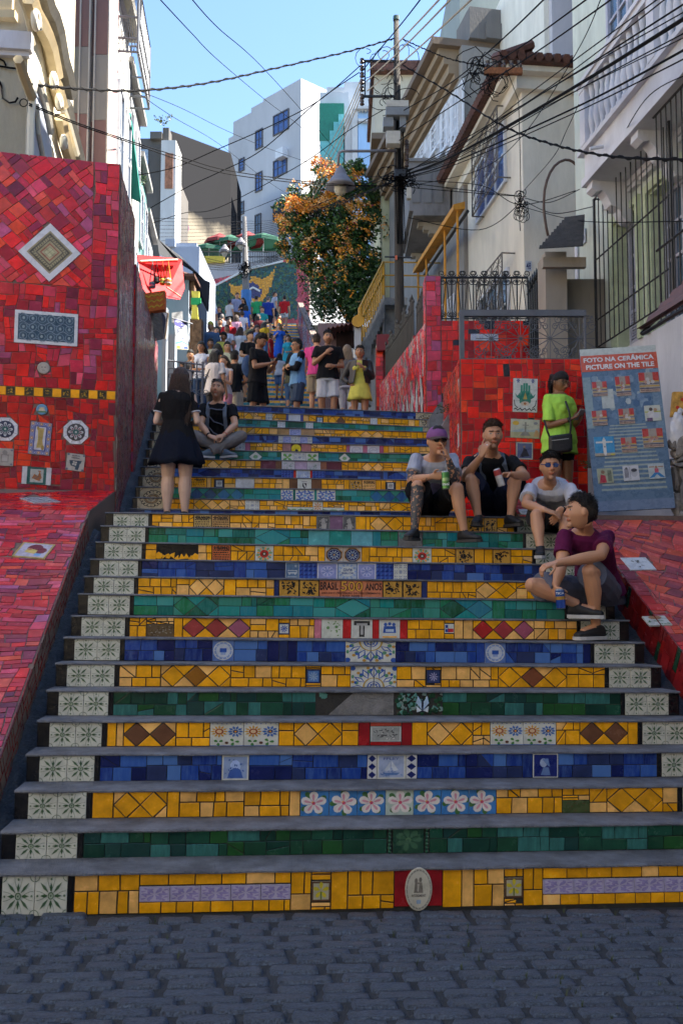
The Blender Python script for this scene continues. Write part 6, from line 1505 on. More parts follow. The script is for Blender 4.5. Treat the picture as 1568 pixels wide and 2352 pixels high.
rp = nt_.nodes.new('ShaderNodeValToRGB'); rp.color_ramp.elements[0].color = (.22,.19,.145,1); rp.color_ramp.elements[1].color = (.018,.018,.02,1); bs.inputs['Specular IOR Level'].default_value = .05; nt_.links.new(mr.outputs[0],rp.inputs[0]); nt_.links.new(rp.outputs[0],bs.inputs['Base Color']); bs.inputs['Roughness'].default_value = .9  # upper stain deepened towards black to stand for the shaded face
b.build('wall',m,gw)
wb = thing('white_apartment_block','white four storey apartment block with blue paned windows and stained parapets, in the centre distance','building')
cn = Vector((P(691,300,60).x,60,0)); le = Vector((P(525,300,65.5).x,65.5,0)); re = Vector((P(762,300,61.8).x,61.8,0))
wm = pm('white_block_paint',(.43,.43,.45),stain=.35,stain_col=(.22,.22,.22),scale=.35)
FB = Fac(le,cn-le); LB_ = (cn-le).length
zt0 = P(691,180,60).z
b = MB(); q1,q2,q3 = FB.hit(604,240)[0],FB.hit(577,250)[0],FB.hit(536,268)[0]
for (xa_,xb_,z_) in ((q1,LB_,zt0),(q2,q1,FB.hit(590,232)[1]-.3),(q3,q2,FB.hit(577,258)[1]),(0,q3,FB.hit(530,315)[1])): FB.box(b,xa_,xb_,-4.5,0,14,z_)
b.build('wall',wm,wb)
FB2 = Fac(cn,re-cn); b = MB(); FB2.box(b,0.002,(re-cn).length+1.5,-5,-.001,14,zt0-.002); b.build('side_wall',wm,wb)
fr_m = mat('dark_window_frame',(.06,.05,.05),rough=.5)
for (x0,x1,y0,y1,nx,nz) in ((628,664,258,305,3,2),(587,604,298,342,2,2),(628,660,364,404,3,2),(587,603,396,440,2,2),(549,562,364,394,1,4),(548,561,464,494,1,4),(628,655,466,505,3,2),(586,600,492,538,2,2)):
 a,c = FB.hit(x0,(y0+y1)/2)[0],FB.hit(x1,(y0+y1)/2)[0]; xm = (x0+x1)/2
 b = MB(); window(FB,wb,a,c,FB.hit(xm,y1)[1],FB.hit(xm,y0)[1],.01,fr_m,glass_b if y1 < 450 else glass,nx,nz,.09)
ac = MB(); a = FB.hit(655,356); FB.box(ac,a[0]-.5,a[0]+.3,.02,.5,a[1]-.3,a[1]+.35); ac.build('air_conditioner',white_p,wb)
tl_ = thing('teal_building','pale grey building with a dark green panel right of the white apartment block','building')
b = MB(); fbox(b,734,800,212,640,57,3); b.build('wall',pm('pale_grey_paint',(.46,.48,.50),stain=.4,scale=.6),tl_)
b = MB(); fbox(b,733,790,237,322,56.8,.15); b.build('green_panel',mat('green_panel',(.01,.16,.10),rough=.5),tl_)
b = MB(); fbox(b,735,757,323,420,56.85,.12); fbox(b,757,766,300,420,56.7,.12); fbox(b,766,777,280,420,56.6,.12); fbox(b,777,789,262,420,56.5,.12); b.build('turquoise_wall',mat('turquoise_paint',(.14,.42,.42),rough=.7),tl_)
b = MB(); fbox(b,790,850,188,640,58,2); b.build('stepped_wall',MATS['pale_grey_paint'],tl_); b = MB(); fbox(b,750,790,200,211.5,57.1,2); b.build('stepped_wall',MATS['pale_grey_paint'],tl_)
sb = thing('sky_blue_building','sky blue classical facade with white cornices beyond the flowering tree','building')
b = MB(); fbox(b,822,890,248,600,55,2); b.build('wall',pm('sky_blue_paint',(.30,.46,.68),stain=.1),sb)
b = MB(); fbox(b,818,892,243,249,54.6,.38); fbox(b,822,890,272,278,54.7,.28); fbox(b,808,821,250,600,54.9,2); fbox(b,792,807,262,600,55.5,2)
for i in range(9): fbox(b,824+7*i,827+7*i,250,256,54.8,.18)
b.build('white_cornice',pm('white_stucco',(.5,.5,.5),stain=.1),sb,kind='stuff')
sh = thing('whitewashed_shed','whitewashed blue tinged block house behind the black awning on the left','building')
b = MB(); fbox(b,383,457,566,760,30.5,4); fbox(b,380,402,548,566,30.4,3); fbox(b,403,452,558,566,30.6,3); b.build('wall',pm('shade_dimmed_whitewash',(.30,.34,.41),stain=.4,stain_col=(.25,.27,.3),scale=1.2),sh)  # whitewash colour lowered to stand for the shade missing here
b = MB()
for k,(c,x,y,r) in enumerate((((.5,.22,.3),421,524,14),((.12,.42,.42),408,528,10))):
 o_ = P(x,y,49.0); MB().lathe([(r/2070*49,-.05),(r/2070*49,.05)],(0,0,0),14,lambda v: Vector((o_.x+v.x,o_.y+v.z,o_.z+v.y))).build('graffiti_patch',mat('graffiti_%s' % ('pink','teal')[k],c,rough=.8),gw)
# === mural wall at the head of the stairs
mu = thing('mural_wall','retaining wall mosaic of a yellow, green and blue flag at the top of the stairs','wall')
DM = 46.5; pmn = lambda x,y: ((P(x,y,DM).x,P(x,y,DM).z))
b = MB(); pts = [pmn(440,760),(pmn(710,760)),pmn(710,588),pmn(652,596),pmn(560,625),pmn(455,650),pmn(440,655)]; n = len(pts)
b.v = [(x,DM,z) for x,z in pts]+[(x,DM+1.5,z) for x,z in pts]; b.f = [tuple(range(n)),tuple(range(2*n-1,n-1,-1))]+[(i,i+n,(i+1) % n+n,(i+1) % n) for i in range(n)]; b.c = [(1,1,1)]*len(b.f); b.m = [0]*len(b.f)
b.build('wall_body',grout_red,mu)
pM = Panel(mu,(0,DM-.004,0),(1,0,0),(0,0,1)); MW = lambda *c: [pM.hit(*q) for q in c]
def cm(x,y): return ((700+x/3.4844)/1.5944,(950+y/3.4844)/1.5944)
def region(cpts): return ccw([pM.hit(*cm(*q)) for q in cpts])
rm = random.Random(8); its = []
yl = [region(q) for q in ([(483,308),(590,345),(690,315),(690,500),(600,490),(540,470),(500,390)],[(600,480),(720,330),(780,210),(900,250),(905,400),(880,560),(720,560)],[(900,250),(1000,200),(1080,90),(1040,270),(1000,400),(940,510),(880,555),(905,400)])]
bl2 = [region([(720,330),(790,285),(860,330),(905,400),(880,470),(840,510),(730,480),(700,420)])]
wt = [region(q) for q in ([(235,365),(250,380),(720,140),(1170,40),(1170,20),(720,115)],[(235,365),(250,365),(340,640),(320,650)],[(715,395),(790,350),(885,400),(880,420),(790,370),(720,415)])]
wt[0:1] = [region(q) for q in ([(235,365),(720,112),(722,140),(248,382)],[(720,112),(1170,18),(1170,42),(722,140)])]
gn = [region([(248,378),(722,135),(1170,38),(1350,10),(1350,760),(400,760),(330,640)])]
full = ccw([(x,z) for x,z in pts])
def paint_at(p):
 c = (sum(q[0] for q in p)/len(p),sum(q[1] for q in p)/len(p))
 ins_ = lambda poly: sum(((y1 > c[1]) != (y2 > c[1])) and c[0] < x1+(x2-x1)*(c[1]-y1)/(y2-y1) for (x1,y1),(x2,y2) in zip(poly,poly[1:]+poly[:1])) % 2 == 1
 if any(ins_(q) for q in bl2): return (.05,.05,.16)
 if any(ins_(q) for q in yl): return lin((.72,.33,.02),rm.uniform(.85,1.1))
 if any(ins_(q) for q in gn): return rm.choice([(.012,.055,.04),(.02,.09,.08),(.07,.11,.02),(.01,.035,.03),(.02,.11,.06),(.012,.06,.06)])
 return lin((.45,.05,.07),rm.uniform(.75,1.15))
allp = mosaic([(pts[0][0],pts[0][1]),(pts[1][0],pts[1][1]),(pts[1][0],pts[2][1]),(pts[0][0],pts[2][1])],.075,rm,.012,[],sizes=[(1,1,4),(2,1,2),(1,2,2),(2,2,1)])
tops = sorted([(p[0],p[1]) for p in pts[2:]])
def ztop(x):
 for (a,za),(c,zc_) in zip(tops,tops[1:]):
  if a <= x <= c: return za+(zc_-za)*(x-a)/(c-a+1e-9)
 return 0
its = [(p,paint_at(p)) for p in allp if max(q[1] for q in p) < ztop(sum(q[0] for q in p)/len(p))]
add_field(pM,its,rm,0,th=.03,name='mural_tile')
for q in wt+[]:
 add_tile(pM,q,(.55,.55,.52),rm,th=.10,name='white_border')
add_tile(pM,region([(715,395),(790,350),(795,375),(722,415)]),(.6,.6,.6),rm,th=.08,name='white_border'); add_tile(pM,region([(790,350),(885,400),(878,420),(795,375)]),(.6,.6,.6),rm,th=.08,name='white_border')
tr_ = thing('terrace_wall','grey terrace wall and railing above the flag mural','wall')
b = MB(); fbox(b,455,640,604,640,48.5,4); fbox(b,640,720,596,640,48.5,4); b.build('terrace_base',pm('terrace_grey',(.30,.31,.33),stain=.4),tr_)
b = MB()
for i in range(46): x = 457+4*i; b.tube([P(x,604,48.6),P(x,578,48.6)],.02,3)
for y in (578,590): b.tube([P(455,y,48.6),P(640,y,48.6)],.03,4)
b.build('terrace_railing',iron,tr_)
def parasol(x,y,r,col,lab):
 o = P(x,y,50.5); t = thing('parasol',lab,'parasol',o,group='parasols on the restaurant terrace'); b = MB(); k = 8
 for i in range(k):
  a,c = 2*math.pi*i/k,2*math.pi*(i+1)/k; b.face([(0,0,.55),(r*math.cos(a),r*math.sin(a),0),(r*math.cos(c),r*math.sin(c),0)]); b.face([(r*math.cos(a),r*math.sin(a),0),(r*math.cos(a),r*math.sin(a),-.2),(r*math.cos(c),r*math.sin(c),-.2),(r*math.cos(c),r*math.sin(c),0)])
 b.build('canopy',mat('canvas_%s' % col[1],col[0],rough=.8),t); MB().tube([(0,0,.5),(0,0,-1.9)],.03,5).build('pole',white_p,t)
GRN = ((.01,.09,.05),'green'); RDC = ((.16,.01,.012),'red'); YLC = ((.45,.35,.04),'yellow')
parasol(480,578,1.2,GRN,'green parasol at the left end of the restaurant terrace'); parasol(530,560,1.1,GRN,'green parasol above the first street lamp'); parasol(605,556,1.2,GRN,'green parasol nearest the flowering tree'); parasol(505,556,.9,RDC,'dark red parasol between two green ones'); parasol(570,552,.9,RDC,'dark red parasol beside the far pole')
b = MB(); fbox(b,470,515,588,603,48.3,.1); tag(b.build('yellow_banner',mat('canvas_yellow',YLC[0],rough=.8)),'yellow cloth hung on the terrace railing','banner')
# === upper flight of stairs
upf = tag(empty('upper_stairs'),kind='structure')
w0 = 24.4; z0 = zt(27,1.0); ru_ = random.Random(2)
bands = ['y','b','y','t']; k = 0; w = w0; z = z0
grey_step = mat('upper_step_concrete',(.25,.25,.26),rough=.9)
while w < 44.5:
 kd = bands[k % 4]; b = MB(); b.sbox(-1.3,2.7,w,w+.34,z-.3,z+.14); st_ = b.build('riser',grey_step,upf)
 if w > 30.5:
  pn = Panel(st_,S(-1.3,w-.002,z+.004),NU,Z_); x = 0; its = []
  while x < 3.98:
   l = ru_.uniform(.10,.3); l = min(l,4-x); c = {'y': lambda: yellow(ru_,.3),'b': lambda: ru_.choice([(.02,.05,.2),(.05,.12,.32),(.1,.2,.4)]),'t': lambda: ru_.choice([(.02,.16,.16),(.03,.25,.25),(.1,.3,.3)])}[kd]()
   its.append((inset(rect(x,0,x+l,.13),.005),c)); x += l
  add_field(pn,[q for q in its if len(q[0]) > 2],ru_,7 if w < 34 else 0,th=.01)
 w += .30; z += .15; k += 1
topz,topw = z,w
bk = mat('mossy_bank',(.06,.055,.045),rough=.95,var=.5,scale=1.5,bump=1)
b = MB()
for (ua,ub,m_) in ((-9,-1.32,0),(2.72,12,0)):
 b.hexa([tuple(S(u,w_,1)) for u,w_ in ((ua,24),(ub,24),(ub,topw+3),(ua,topw+3))],[tuple(S(u,w_,z_)) for u,w_,z_ in ((ua,24,4.6),(ub,24,4.6),(ub,topw+3,topz),(ua,topw+3,topz))])
b.sbox(-12,14,topw+.3,topw+14,1,topz+.12); tag(b.build('hillside',bk),kind='structure')
sw = thing('upper_side_wall','blue and pink tiled parapet on the right of the upper stairs','wall')
b = MB(); b.hexa([tuple(S(u,w_,zz_)) for u,w_,zz_ in ((2.75,24.5,4),(3.0,24.5,4),(3.0,44,13),(2.75,44,13))],[tuple(S(u,w_,zz_)) for u,w_,zz_ in ((2.75,24.5,6.2),(3.0,24.5,6.2),(3.0,44,15.2),(2.75,44,15.2))]); b.build('wall_body',grout_red,sw)
pn = Panel(sw,S(2.748,44,13.2),S(0,-1,-.47)-S(0,0,0),Z_); its = [(p,ru_.choice([(.25,.06,.12),(.1,.2,.4),(.3,.1,.2),(.2,.25,.35),(.4,.03,.05)])) for p in mosaic(rect(.1,.1,21,1.7),.2,ru_,.02)]
add_field(pn,its,ru_,0,th=.02)
b = MB(); b.sbox(-80,-9,20,140,0,8); b.sbox(12,80,20,140,0,8); b.sbox(-80,80,62,140,0,14); tag(b.build('hills',bk),kind='structure')
for nm,lab,(u0_,u1_,wa_,wb_,zt__) ,c in (('unseen_shade_building','unseen beige building added left of the frame to narrow the sky light',(-14,-6.2,-14,7.5,9.5),(.45,.40,.32)),('unseen_shade_building','unseen grey building added right of the frame to narrow the sky light',(6.4,16,-16,-7.2,15),(.40,.39,.37)),('unseen_shade_building','unseen pale building across the road behind the viewer, sized to darken the steps',(-12,14,-26,-12,14),(.45,.43,.4))):  # unseen buildings added to narrow the skylight and darken the lower street
 t = thing(nm,lab,'building'); b = MB(); b.sbox(u0_,u1_,wa_,wb_,-.2,zt__); b.build('wall',pm('side_wall_%d' % int(c[0]*100),c),t)
# people
rp_ = random.Random(77)
skin_m,_nt,_b = _new('skin'); _a = _nt.nodes.new('ShaderNodeAttribute'); _a.attribute_name = 'Col'
_nt.links.new(_a.outputs['Color'],_b.inputs['Base Color']); _b.inputs['Roughness'].default_value = .48; _b.inputs['Subsurface Weight'].default_value = .06; _b.inputs['Subsurface Radius'].default_value = (.02,.008,.004); _b.inputs['Subsurface Scale'].default_value = .3
_n = _nt.nodes.new('ShaderNodeTexNoise'); _n.inputs['Scale'].default_value = 140; _bp = _nt.nodes.new('ShaderNodeBump'); _bp.inputs['Strength'].default_value = .12; _bp.inputs['Distance'].default_value = .005
_nt.links.new(_n.outputs['Fac'],_bp.inputs['Height']); _nt.links.new(_bp.outputs[0],_b.inputs['Normal'])
def cloth(name,c,rough=.9): return mat('cloth_'+name,c,rough=rough,var=.14,scale=12,bump=.55,bscale=26,spec=.2,stretch=(1,1,.6))
hair_black = mat('hair_black',(.012,.009,.008),rough=.5,var=.5,scale=14,bump=.9,bscale=30,stretch=(6,6,.8),spec=.35)
hair_brown = mat('hair_brown',(.045,.022,.012),rough=.5,var=.5,scale=14,bump=.9,bscale=30,stretch=(6,6,.8),spec=.35)
hair_grey = mat('hair_grey',(.10,.09,.085),rough=.6,var=.5,scale=20,bump=.8,bscale=40)
hair_blond = mat('hair_blond',(.22,.15,.09),rough=.5,var=.4,scale=14,bump=.8,bscale=30,stretch=(6,6,.8))
black_plastic = mat('black_plastic',(.01,.01,.011),rough=.25,bump=0)
def loft(b,rings,col=None):
 n0 = len(b.v); k = len(rings[0]); m = len(rings)
 for r in rings: b.v += [tuple(p) for p in r]
 fs = [(n0+i*k+j,n0+i*k+(j+1) % k,n0+(i+1)*k+(j+1) % k,n0+(i+1)*k+j) for i in range(m-1) for j in range(k)]
 fs += [tuple(range(n0+k-1,n0-1,-1)),tuple(range(n0+(m-1)*k,n0+m*k))]
 b.f += fs; b.c += [(1,1,1)]*len(fs); b.m += [0]*len(fs); return b
def ering(c,A,B,a,bb,k=16,pw=1.0):
 out = []
 for j in range(k):
  t = 2*math.pi*j/k; ct_,st_ = math.cos(t),math.sin(t)
  out.append(c+A*(a*math.copysign(abs(ct_)**pw,ct_))+B*(bb*math.copysign(abs(st_)**pw,st_)))
 return out
def seg(b,p,q,radii,k=12,off=None):
 p,q = Vector(p),Vector(q); n = len(radii); pts = [p+(q-p)*(i/(n-1)) for i in range(n)]
 if off: pts = [a+Vector(o) for a,o in zip(pts,off)]
 b.tube(pts,list(radii),k)
def ball(b,c,r,M=None,k=10,sc=(1,1,1)):
 rings = []; c = Vector(c)
 for i in range(1,8):
  f = math.pi*i/8; rings.append([c+(M or Matrix.Identity(3)) @ Vector((sc[0]*r*math.sin(f)*math.cos(2*math.pi*j/k),sc[1]*r*math.sin(f)*math.sin(2*math.pi*j/k),sc[2]*r*math.cos(f))) for j in range(k)])
 loft(b,rings)
def fuse(b,voxel,name,m,parent,smooth=2,colfn=None,fold=0,fscale=9,seed=0,kind=None):
 me = bpy.data.meshes.new(name); me.from_pydata(b.v,[],b.f)
 def st_(o):
  md = o.modifiers.new('r','REMESH'); md.mode = 'VOXEL'; md.voxel_size = voxel; md.use_smooth_shade = True
  if smooth: ms = o.modifiers.new('s','SMOOTH'); ms.iterations = smooth; ms.factor = .5
 me2 = bake(me,st_); me2.name = name; bpy.data.meshes.remove(me); me2.materials.clear(); me2.materials.append(m)
 n = len(me2.vertices); co = numpy.empty(n*3,'f'); me2.vertices.foreach_get('co',co); co = co.reshape(n,3)
 if fold:
  no = numpy.empty(n*3,'f'); me2.vertices.foreach_get('normal',no) if False else me2.vertex_normals.foreach_get('vector',no); no = no.reshape(n,3); nn_ = noise.noise; V_ = Vector
  d = numpy.array([nn_(V_((x*fscale+seed,y*fscale,z*fscale*.55)))+.5*nn_(V_((x*fscale*2.3,y*fscale*2.3+seed,z*fscale*1.2))) for x,y,z in co.tolist()],'f')
  co = co+no*(d*fold)[:,None]; me2.vertices.foreach_set('co',co.ravel())
 if colfn:
  at = me2.color_attributes.new('Col','FLOAT_COLOR','POINT'); d = []
  for q in co.tolist(): c = colfn(Vector(q)); d += [c[0],c[1],c[2],1]
  at.data.foreach_set('color',d)
 me2.polygons.foreach_set('use_smooth',[True]*len(me2.polygons)); me2.update()
 o = bpy.data.objects.new(name,me2); link(o,parent)
 if parent is not None: o.matrix_basis = world_m(parent).inverted()
 if kind: o['kind'] = kind
 return o
def frame_of(f,u):
 f = Vector(f).normalized(); u = Vector(u); x = f.cross(u).normalized(); u = x.cross(f).normalized(); return Matrix((x,f,u)).transposed()   # local x right,y forward,z up
def head_geo(b,H,c,s,fine):
 k = 28 if fine else 14; m = 18 if fine else 10; rings = []
 for i in range(1,m):
  f = math.pi*i/m; r = []
  for j in range(k):
   t = 2*math.pi*j/k; x,y,z = .076*math.sin(f)*math.cos(t),.098*math.sin(f)*math.sin(t),.118*math.cos(f)
   if z < -.02: q = min(1,(-z-.02)/.09); x *= 1-.22*q; y = y*(1-.10*q)+.012*q if y > 0 else y*(1-.5*q)
   if y > 0: y *= .96
   if fine and y > .04:
    for ex in (-.031,.031):
     d = ((x-ex)/.017)**2+((z-.012)/.014)**2
     if d < 2: y -= .009*math.exp(-d)
    d = ((abs(x)-.045)/.02)**2+((z+.02)/.02)**2; y += .003*math.exp(-d)
   r.append(c+H @ (Vector((x,y,z))*s))
  rings.append(r)
 loft(b,rings)
 L = lambda x,y,z: c+H @ (Vector((x,y,z))*s)
 if fine:
  b.tube([L(0,.082,.028),L(0,.098,.002),L(0,.110,-.022),L(0,.098,-.032)],[.008*s,.011*s,.014*s,.009*s],8)
  for sx in (-1,1): ball(b,L(sx*.011,.098,-.027),.009*s,k=8)
  b.tube([L(-.036,.080,.032),L(-.014,.091,.033),L(.014,.091,.033),L(.036,.080,.032)],[.006*s,.008*s,.008*s,.006*s],6)
  b.tube([L(-.026,.080,-.055),L(-.010,.093,-.052),L(.010,.093,-.052),L(.026,.080,-.055)],[.004*s,.006*s,.006*s,.004*s],6)
  b.tube([L(-.022,.082,-.062),L(0,.092,-.062),L(.022,.082,-.062)],[.004*s,.0065*s,.004*s],6)
  ball(b,L(0,.076,-.094),.022*s,k=10)
 else: b.tube([L(0,.085,.02),L(0,.108,-.022),L(0,.09,-.03)],[.008*s,.014*s,.008*s],6)
 for sx in (-1,1): ball(b,L(sx*.078,-.008,-.004),.028*s,H,8,(.35,.6,1.05))
def hand(b,w,d,n,s=1,curl=(.3,.4,.4),side=1,spread=.1,thumb=.5,index=None,k=7):
 """w wrist,d towards the knuckles,n out of the palm; side +1 puts the thumb on d x n"""
 d = Vector(d).normalized(); n = Vector(n); n = (n-d*n.dot(d)).normalized(); t = d.cross(n)*side; w = Vector(w)
 rings = [ering(w+d*(x*s),t,n,a*s,h*s,12,.8) for x,a,h in ((-.01,.026,.019),(.02,.032,.018),(.055,.040,.016),(.085,.039,.014),(.092,.034,.010))]
 loft(b,rings)
 for i in range(4):
  c = curl if not (index and i == 0) else index
  p = w+d*(.084*s)+t*((.029-.0195*i)*s); a = 0; sp = spread*(1.5-i)*.35; dd = (d+t*sp).normalized()
  ls = [l*(1,1.08,1.0,.8)[i]*s for l in (.040,.026,.020)]; pts = [p-dd*.012*s,p]
  for l,c_ in zip(ls,c): a += c_; p = p+(dd*math.cos(a)+n*math.sin(a))*l; pts.append(p)
  b.tube(pts,[.0085*s,.0088*s,.008*s,.0075*s,.006*s],k)
 p = w+d*.02*s+t*.026*s; a = (t*.75+d*.6+n*thumb).normalized(); q = p+a*.042*s; a2 = (t*.2+d*.85+n*thumb*1.2).normalized(); r = q+a2*.030*s; e = r+(d*.9+n*thumb).normalized()*.022*s
 b.tube([p-a*.01,p,q,r,e],[.013*s,.0125*s,.0105*s,.010*s,.0075*s],k)
def shoe(par,ank,toe,m,sole_m,s=1.0,vox=.008,up=None,pitch=0):
 t = Vector(toe); t.z = 0; t.normalize(); sd_ = t.cross(Z_); a = Vector(ank); base = a.z-.085*s if up is None else up
 b = MB(); rings = []
 for x,hw,h in ((-.075,.022,.05),(-.065,.033,.085),(-.03,.038,.10),(.02,.040,.095),(.07,.044,.075),(.12,.047,.055),(.165,.042,.045),(.19,.026,.033)):
  c = Vector((a.x,a.y,base))+t*(x*s)+Z_*((h*.5+.018)*s); rings.append(ering(c,sd_,Z_,hw*s,h*.5*s,12,.8))
 loft(b,rings); seg(b,Vector((a.x,a.y,base+.07*s)),Vector((a.x,a.y,base+.115*s))-t*.01,[.040*s,.042*s],10)
 o = fuse(b,vox,'shoe',m,par,1)
 b = MB(); pts = [(-.080,.02),(-.07,.034),(-.02,.039),(.05,.043),(.12,.050),(.17,.043),(.198,.02)]
 lo = [Vector((a.x,a.y,base+.001))+t*(x*s)+sd_*(w*s) for x,w in pts]+[Vector((a.x,a.y,base+.001))+t*(x*s)-sd_*(w*s) for x,w in reversed(pts)]
 b.hexa([tuple(p) for p in lo],[tuple(p+Z_*.026*s) for p in lo]); so = b.build('sole',sole_m,o); so.matrix_basis = world_m(o).inverted()
 return o
def mk(base,b,name,m,par,**k): pass
def pose(pos,yaw=0,h=1.75,fem=False,arms=('down','down'),lean=0,stride=.0,head=(0,0)):
 """joints of a standing figure; yaw 0 faces the viewer; left and right as seen when yaw is 0"""
 s = h/1.75; cy,sy = math.cos(yaw),math.sin(yaw); pos = Vector(pos)
 def W(x,f,z): x,f,z = x*s,f*s,z*s; return pos+Vector((x*cy+f*sy,x*sy-f*cy,z))
 D = lambda x,f,z: Vector((x*cy+f*sy,x*sy-f*cy,z))
 sh = .165 if fem else .19; J = {'s': s,'pel': W(0,0,.95),'waist': W(0,.0,1.10),'chest': W(0,.01+lean*.5,1.30),'neck': W(0,lean,1.475),'head': W(0,.025+lean*1.3,1.625)}
 J['fwd'] = D(0,1,0); J['hf'] = D(math.sin(head[0]),math.cos(head[0]),-math.sin(head[1])); J['hu'] = D(0,math.sin(head[1]),math.cos(head[1]))
 A = {'down': ((.235,-.01,1.13),(.25,.05,.88),(.02,.1,-1),(-1,0,0)),'phone': ((.22,.06,1.14),(.07,.27,1.20),(-.5,.6,.4),(-.2,-.3,1)),'chest': ((.25,.05,1.15),(.07,.22,1.30),(-.6,.3,.5),(-.3,-1,0)),'belly': ((.25,.02,1.13),(.08,.22,1.08),(-1,.3,0),(0,-1,0)),
'hip': ((.33,-.08,1.15),(.18,.04,1.02),(-.5,.5,-.4),(-1,0,0)),'up': ((.28,.12,1.30),(.12,.16,1.52),(-.5,0,.8),(-1,-.2,0)),'cross': ((.22,.10,1.16),(-.04,.24,1.20),(-1,.1,.1),(0,-1,-.2)),'linked': ((.26,.0,1.16),(.36,.16,1.20),(.5,.7,.1),(0,0,-1))}
 for i,sx in enumerate((-1,1)):
  k = 'lr'[i]; J['sh'+k] = W(sx*sh,lean,1.42); a = arms[i]
  a = A[a] if isinstance(a,str) else a
  J['el'+k] = W(sx*a[0][0]*(.93 if fem else 1),a[0][1]+lean,a[0][2]); J['wr'+k] = W(sx*a[1][0],a[1][1]+lean,a[1][2]); J['hd'+k] = D(sx*a[2][0],a[2][1],a[2][2]); J['hn'+k] = D(sx*a[3][0],a[3][1],a[3][2])
  st_ = stride*(1 if i else -1); J['hip'+k] = W(sx*.092,0,.92); J['kn'+k] = W(sx*.10,st_*.5+.02,.50); J['an'+k] = W(sx*.10,st_,.085); J['toe'+k] = D(sx*.25,1,0)
 return J
SK = {'light': (.52,.26,.145),'fair': (.58,.32,.20),'tan': (.38,.175,.085),'brown': (.29,.13,.062),'dark': (.09,.04,.022),'pale': (.62,.42,.33)}
def lerp(a,b_,t): return a+(b_-a)*t
def person(label,J,skin='tan',top=None,bottom=None,hair=('short',None),shoes=None,group=None,fine=False,fem=False,bulk=1.0,beard=0,tattoo=(),extras=(),glasses=None,legb=1.0,cap=None,straps=None,mouth=0):
 s = J['s']; root = thing('person',label,'person',(J['pel'].x,J['pel'].y,min(J['anl'].z,J['anr'].z)-.085*s),0,group)
 vox = .0058 if fine else (.010 if J.get('mid') else .018); J.setdefault('hs',1.08 if fine else 1.06); kk = 12 if fine else 8; B = bulk
 ax = (J['shr']-J['shl']).normalized(); hx = (J['hipr']-J['hipl']).normalized(); up = (J['neck']-J['pel']).normalized(); fw = ax.cross(up).normalized()*-1 if ax.cross(up).dot(J['fwd']) < 0 else ax.cross(up).normalized()
 H = frame_of(J['hf'],J['hu']); hc = J['head']; b = MB()
 def torso(grow,z0,z1,flare=0,coat=False):
  st_ = [(-.10,.150 if not fem else .165,.105),(0,.160 if not fem else .175,.115),(.18,.150,.11),(.36,.135 if not fem else .122,.100 if not fem else .09),(.58,.155 if not fem else .138,.110),(.78,.170 if not fem else .150,.115 if not fem else .12),(.93,.165 if not fem else .140,.095),(1.0,.110,.075),(1.06,.062,.060)]
  P0,P1 = J['pel'],J['neck']; W_ = J.get('waist'); rings = []
  for t,a,d in st_:
   if t < z0 or t > z1: continue
   c = P0+(P1-P0)*t
   if W_ is not None: c += (W_-(P0+(P1-P0)*.3))*max(0,1-abs(t-.3)/.5)*.8
   x = (hx*(1-t)+ax*t).normalized(); f = fw*d
   g = grow*(1 if t < .95 else .4); fl = flare*max(0,(.45-t))
   rings.append(ering(c,x,fw,(a*B+g+fl)*s,(d*(.55+.45*B)*(1.0 if B < 1.05 else B)+g+fl)*s,20 if fine else 12,.9))
  return rings
 loft(b,torso(0,-1,2))
 if fem:
  for sx in (-1,1): ball(b,J['chest']+ax*(sx*.07*s)+fw*(.085*s*B),.055*s*B,k=10)
 seg(b,J['neck']-up*.03*s,hc-H.col[2]*.06*s-H.col[1]*.02*s,[.068*s,.056*s,.056*s],kk)
 ball(b,J['neck']-up*.06*s,.066*s,k=10,sc=(1.3,1,.8))
 head_geo(b,H,hc,s*J.get('hs',1),fine)
 ab = (.8+.2*B) if not fem else .85*(.6+.4*B)
 for k in 'lr':
  S_,E_,Wr = J['sh'+k],J['el'+k],J['wr'+k]
  ball(b,S_,.054*s*ab,k=10); seg(b,S_,E_,[.052*s*ab,.054*s*ab,.050*s*ab,.045*s*ab,.042*s*ab],kk); ball(b,E_,.041*s*ab,k=10)
  seg(b,E_,Wr,[.040*s*ab,.045*s*ab,.041*s*ab,.032*s*ab,.027*s*ab],kk)
  sidev = 1 if k == 'r' else -1; sidev = J.get('side'+k,sidev)
  hand(b,Wr,J['hd'+k],J['hn'+k],s*(.98 if not fem else .9),J.get('curl'+k,(.35,.45,.4)),sidev,thumb=J.get('thumb'+k,.5),index=J.get('index'+k),k=7 if fine else 5)
  Hp,K_,A_ = J['hip'+k],J['kn'+k],J['an'+k]; lb = legb*(.85+.15*B)
  seg(b,Hp,K_,[.090*s*lb,.088*s*lb,.078*s*lb,.066*s*lb,.056*s*lb],kk); ball(b,K_,.056*s*lb,k=10)
  cd = -(J.get('toe'+k) or J['fwd']).normalized()*.012*s
  seg(b,K_,A_,[.053*s*lb,.060*s*lb,.057*s*lb,.046*s*lb,.037*s*lb,.035*s],kk,[Vector((0,0,0)),cd,cd,cd*.5,cd*.2,Vector((0,0,0))])
  seg(b,A_-Z_*.02*s,A_-Z_*.05*s+(J['toe'+k]).normalized()*.12*s,[.036*s,.034*s,.028*s],8)
 base = Vector(SK[skin]); hsn = s*J.get('hs',1); Hi = H.transposed(); sd_ = rp_.uniform(0,50)
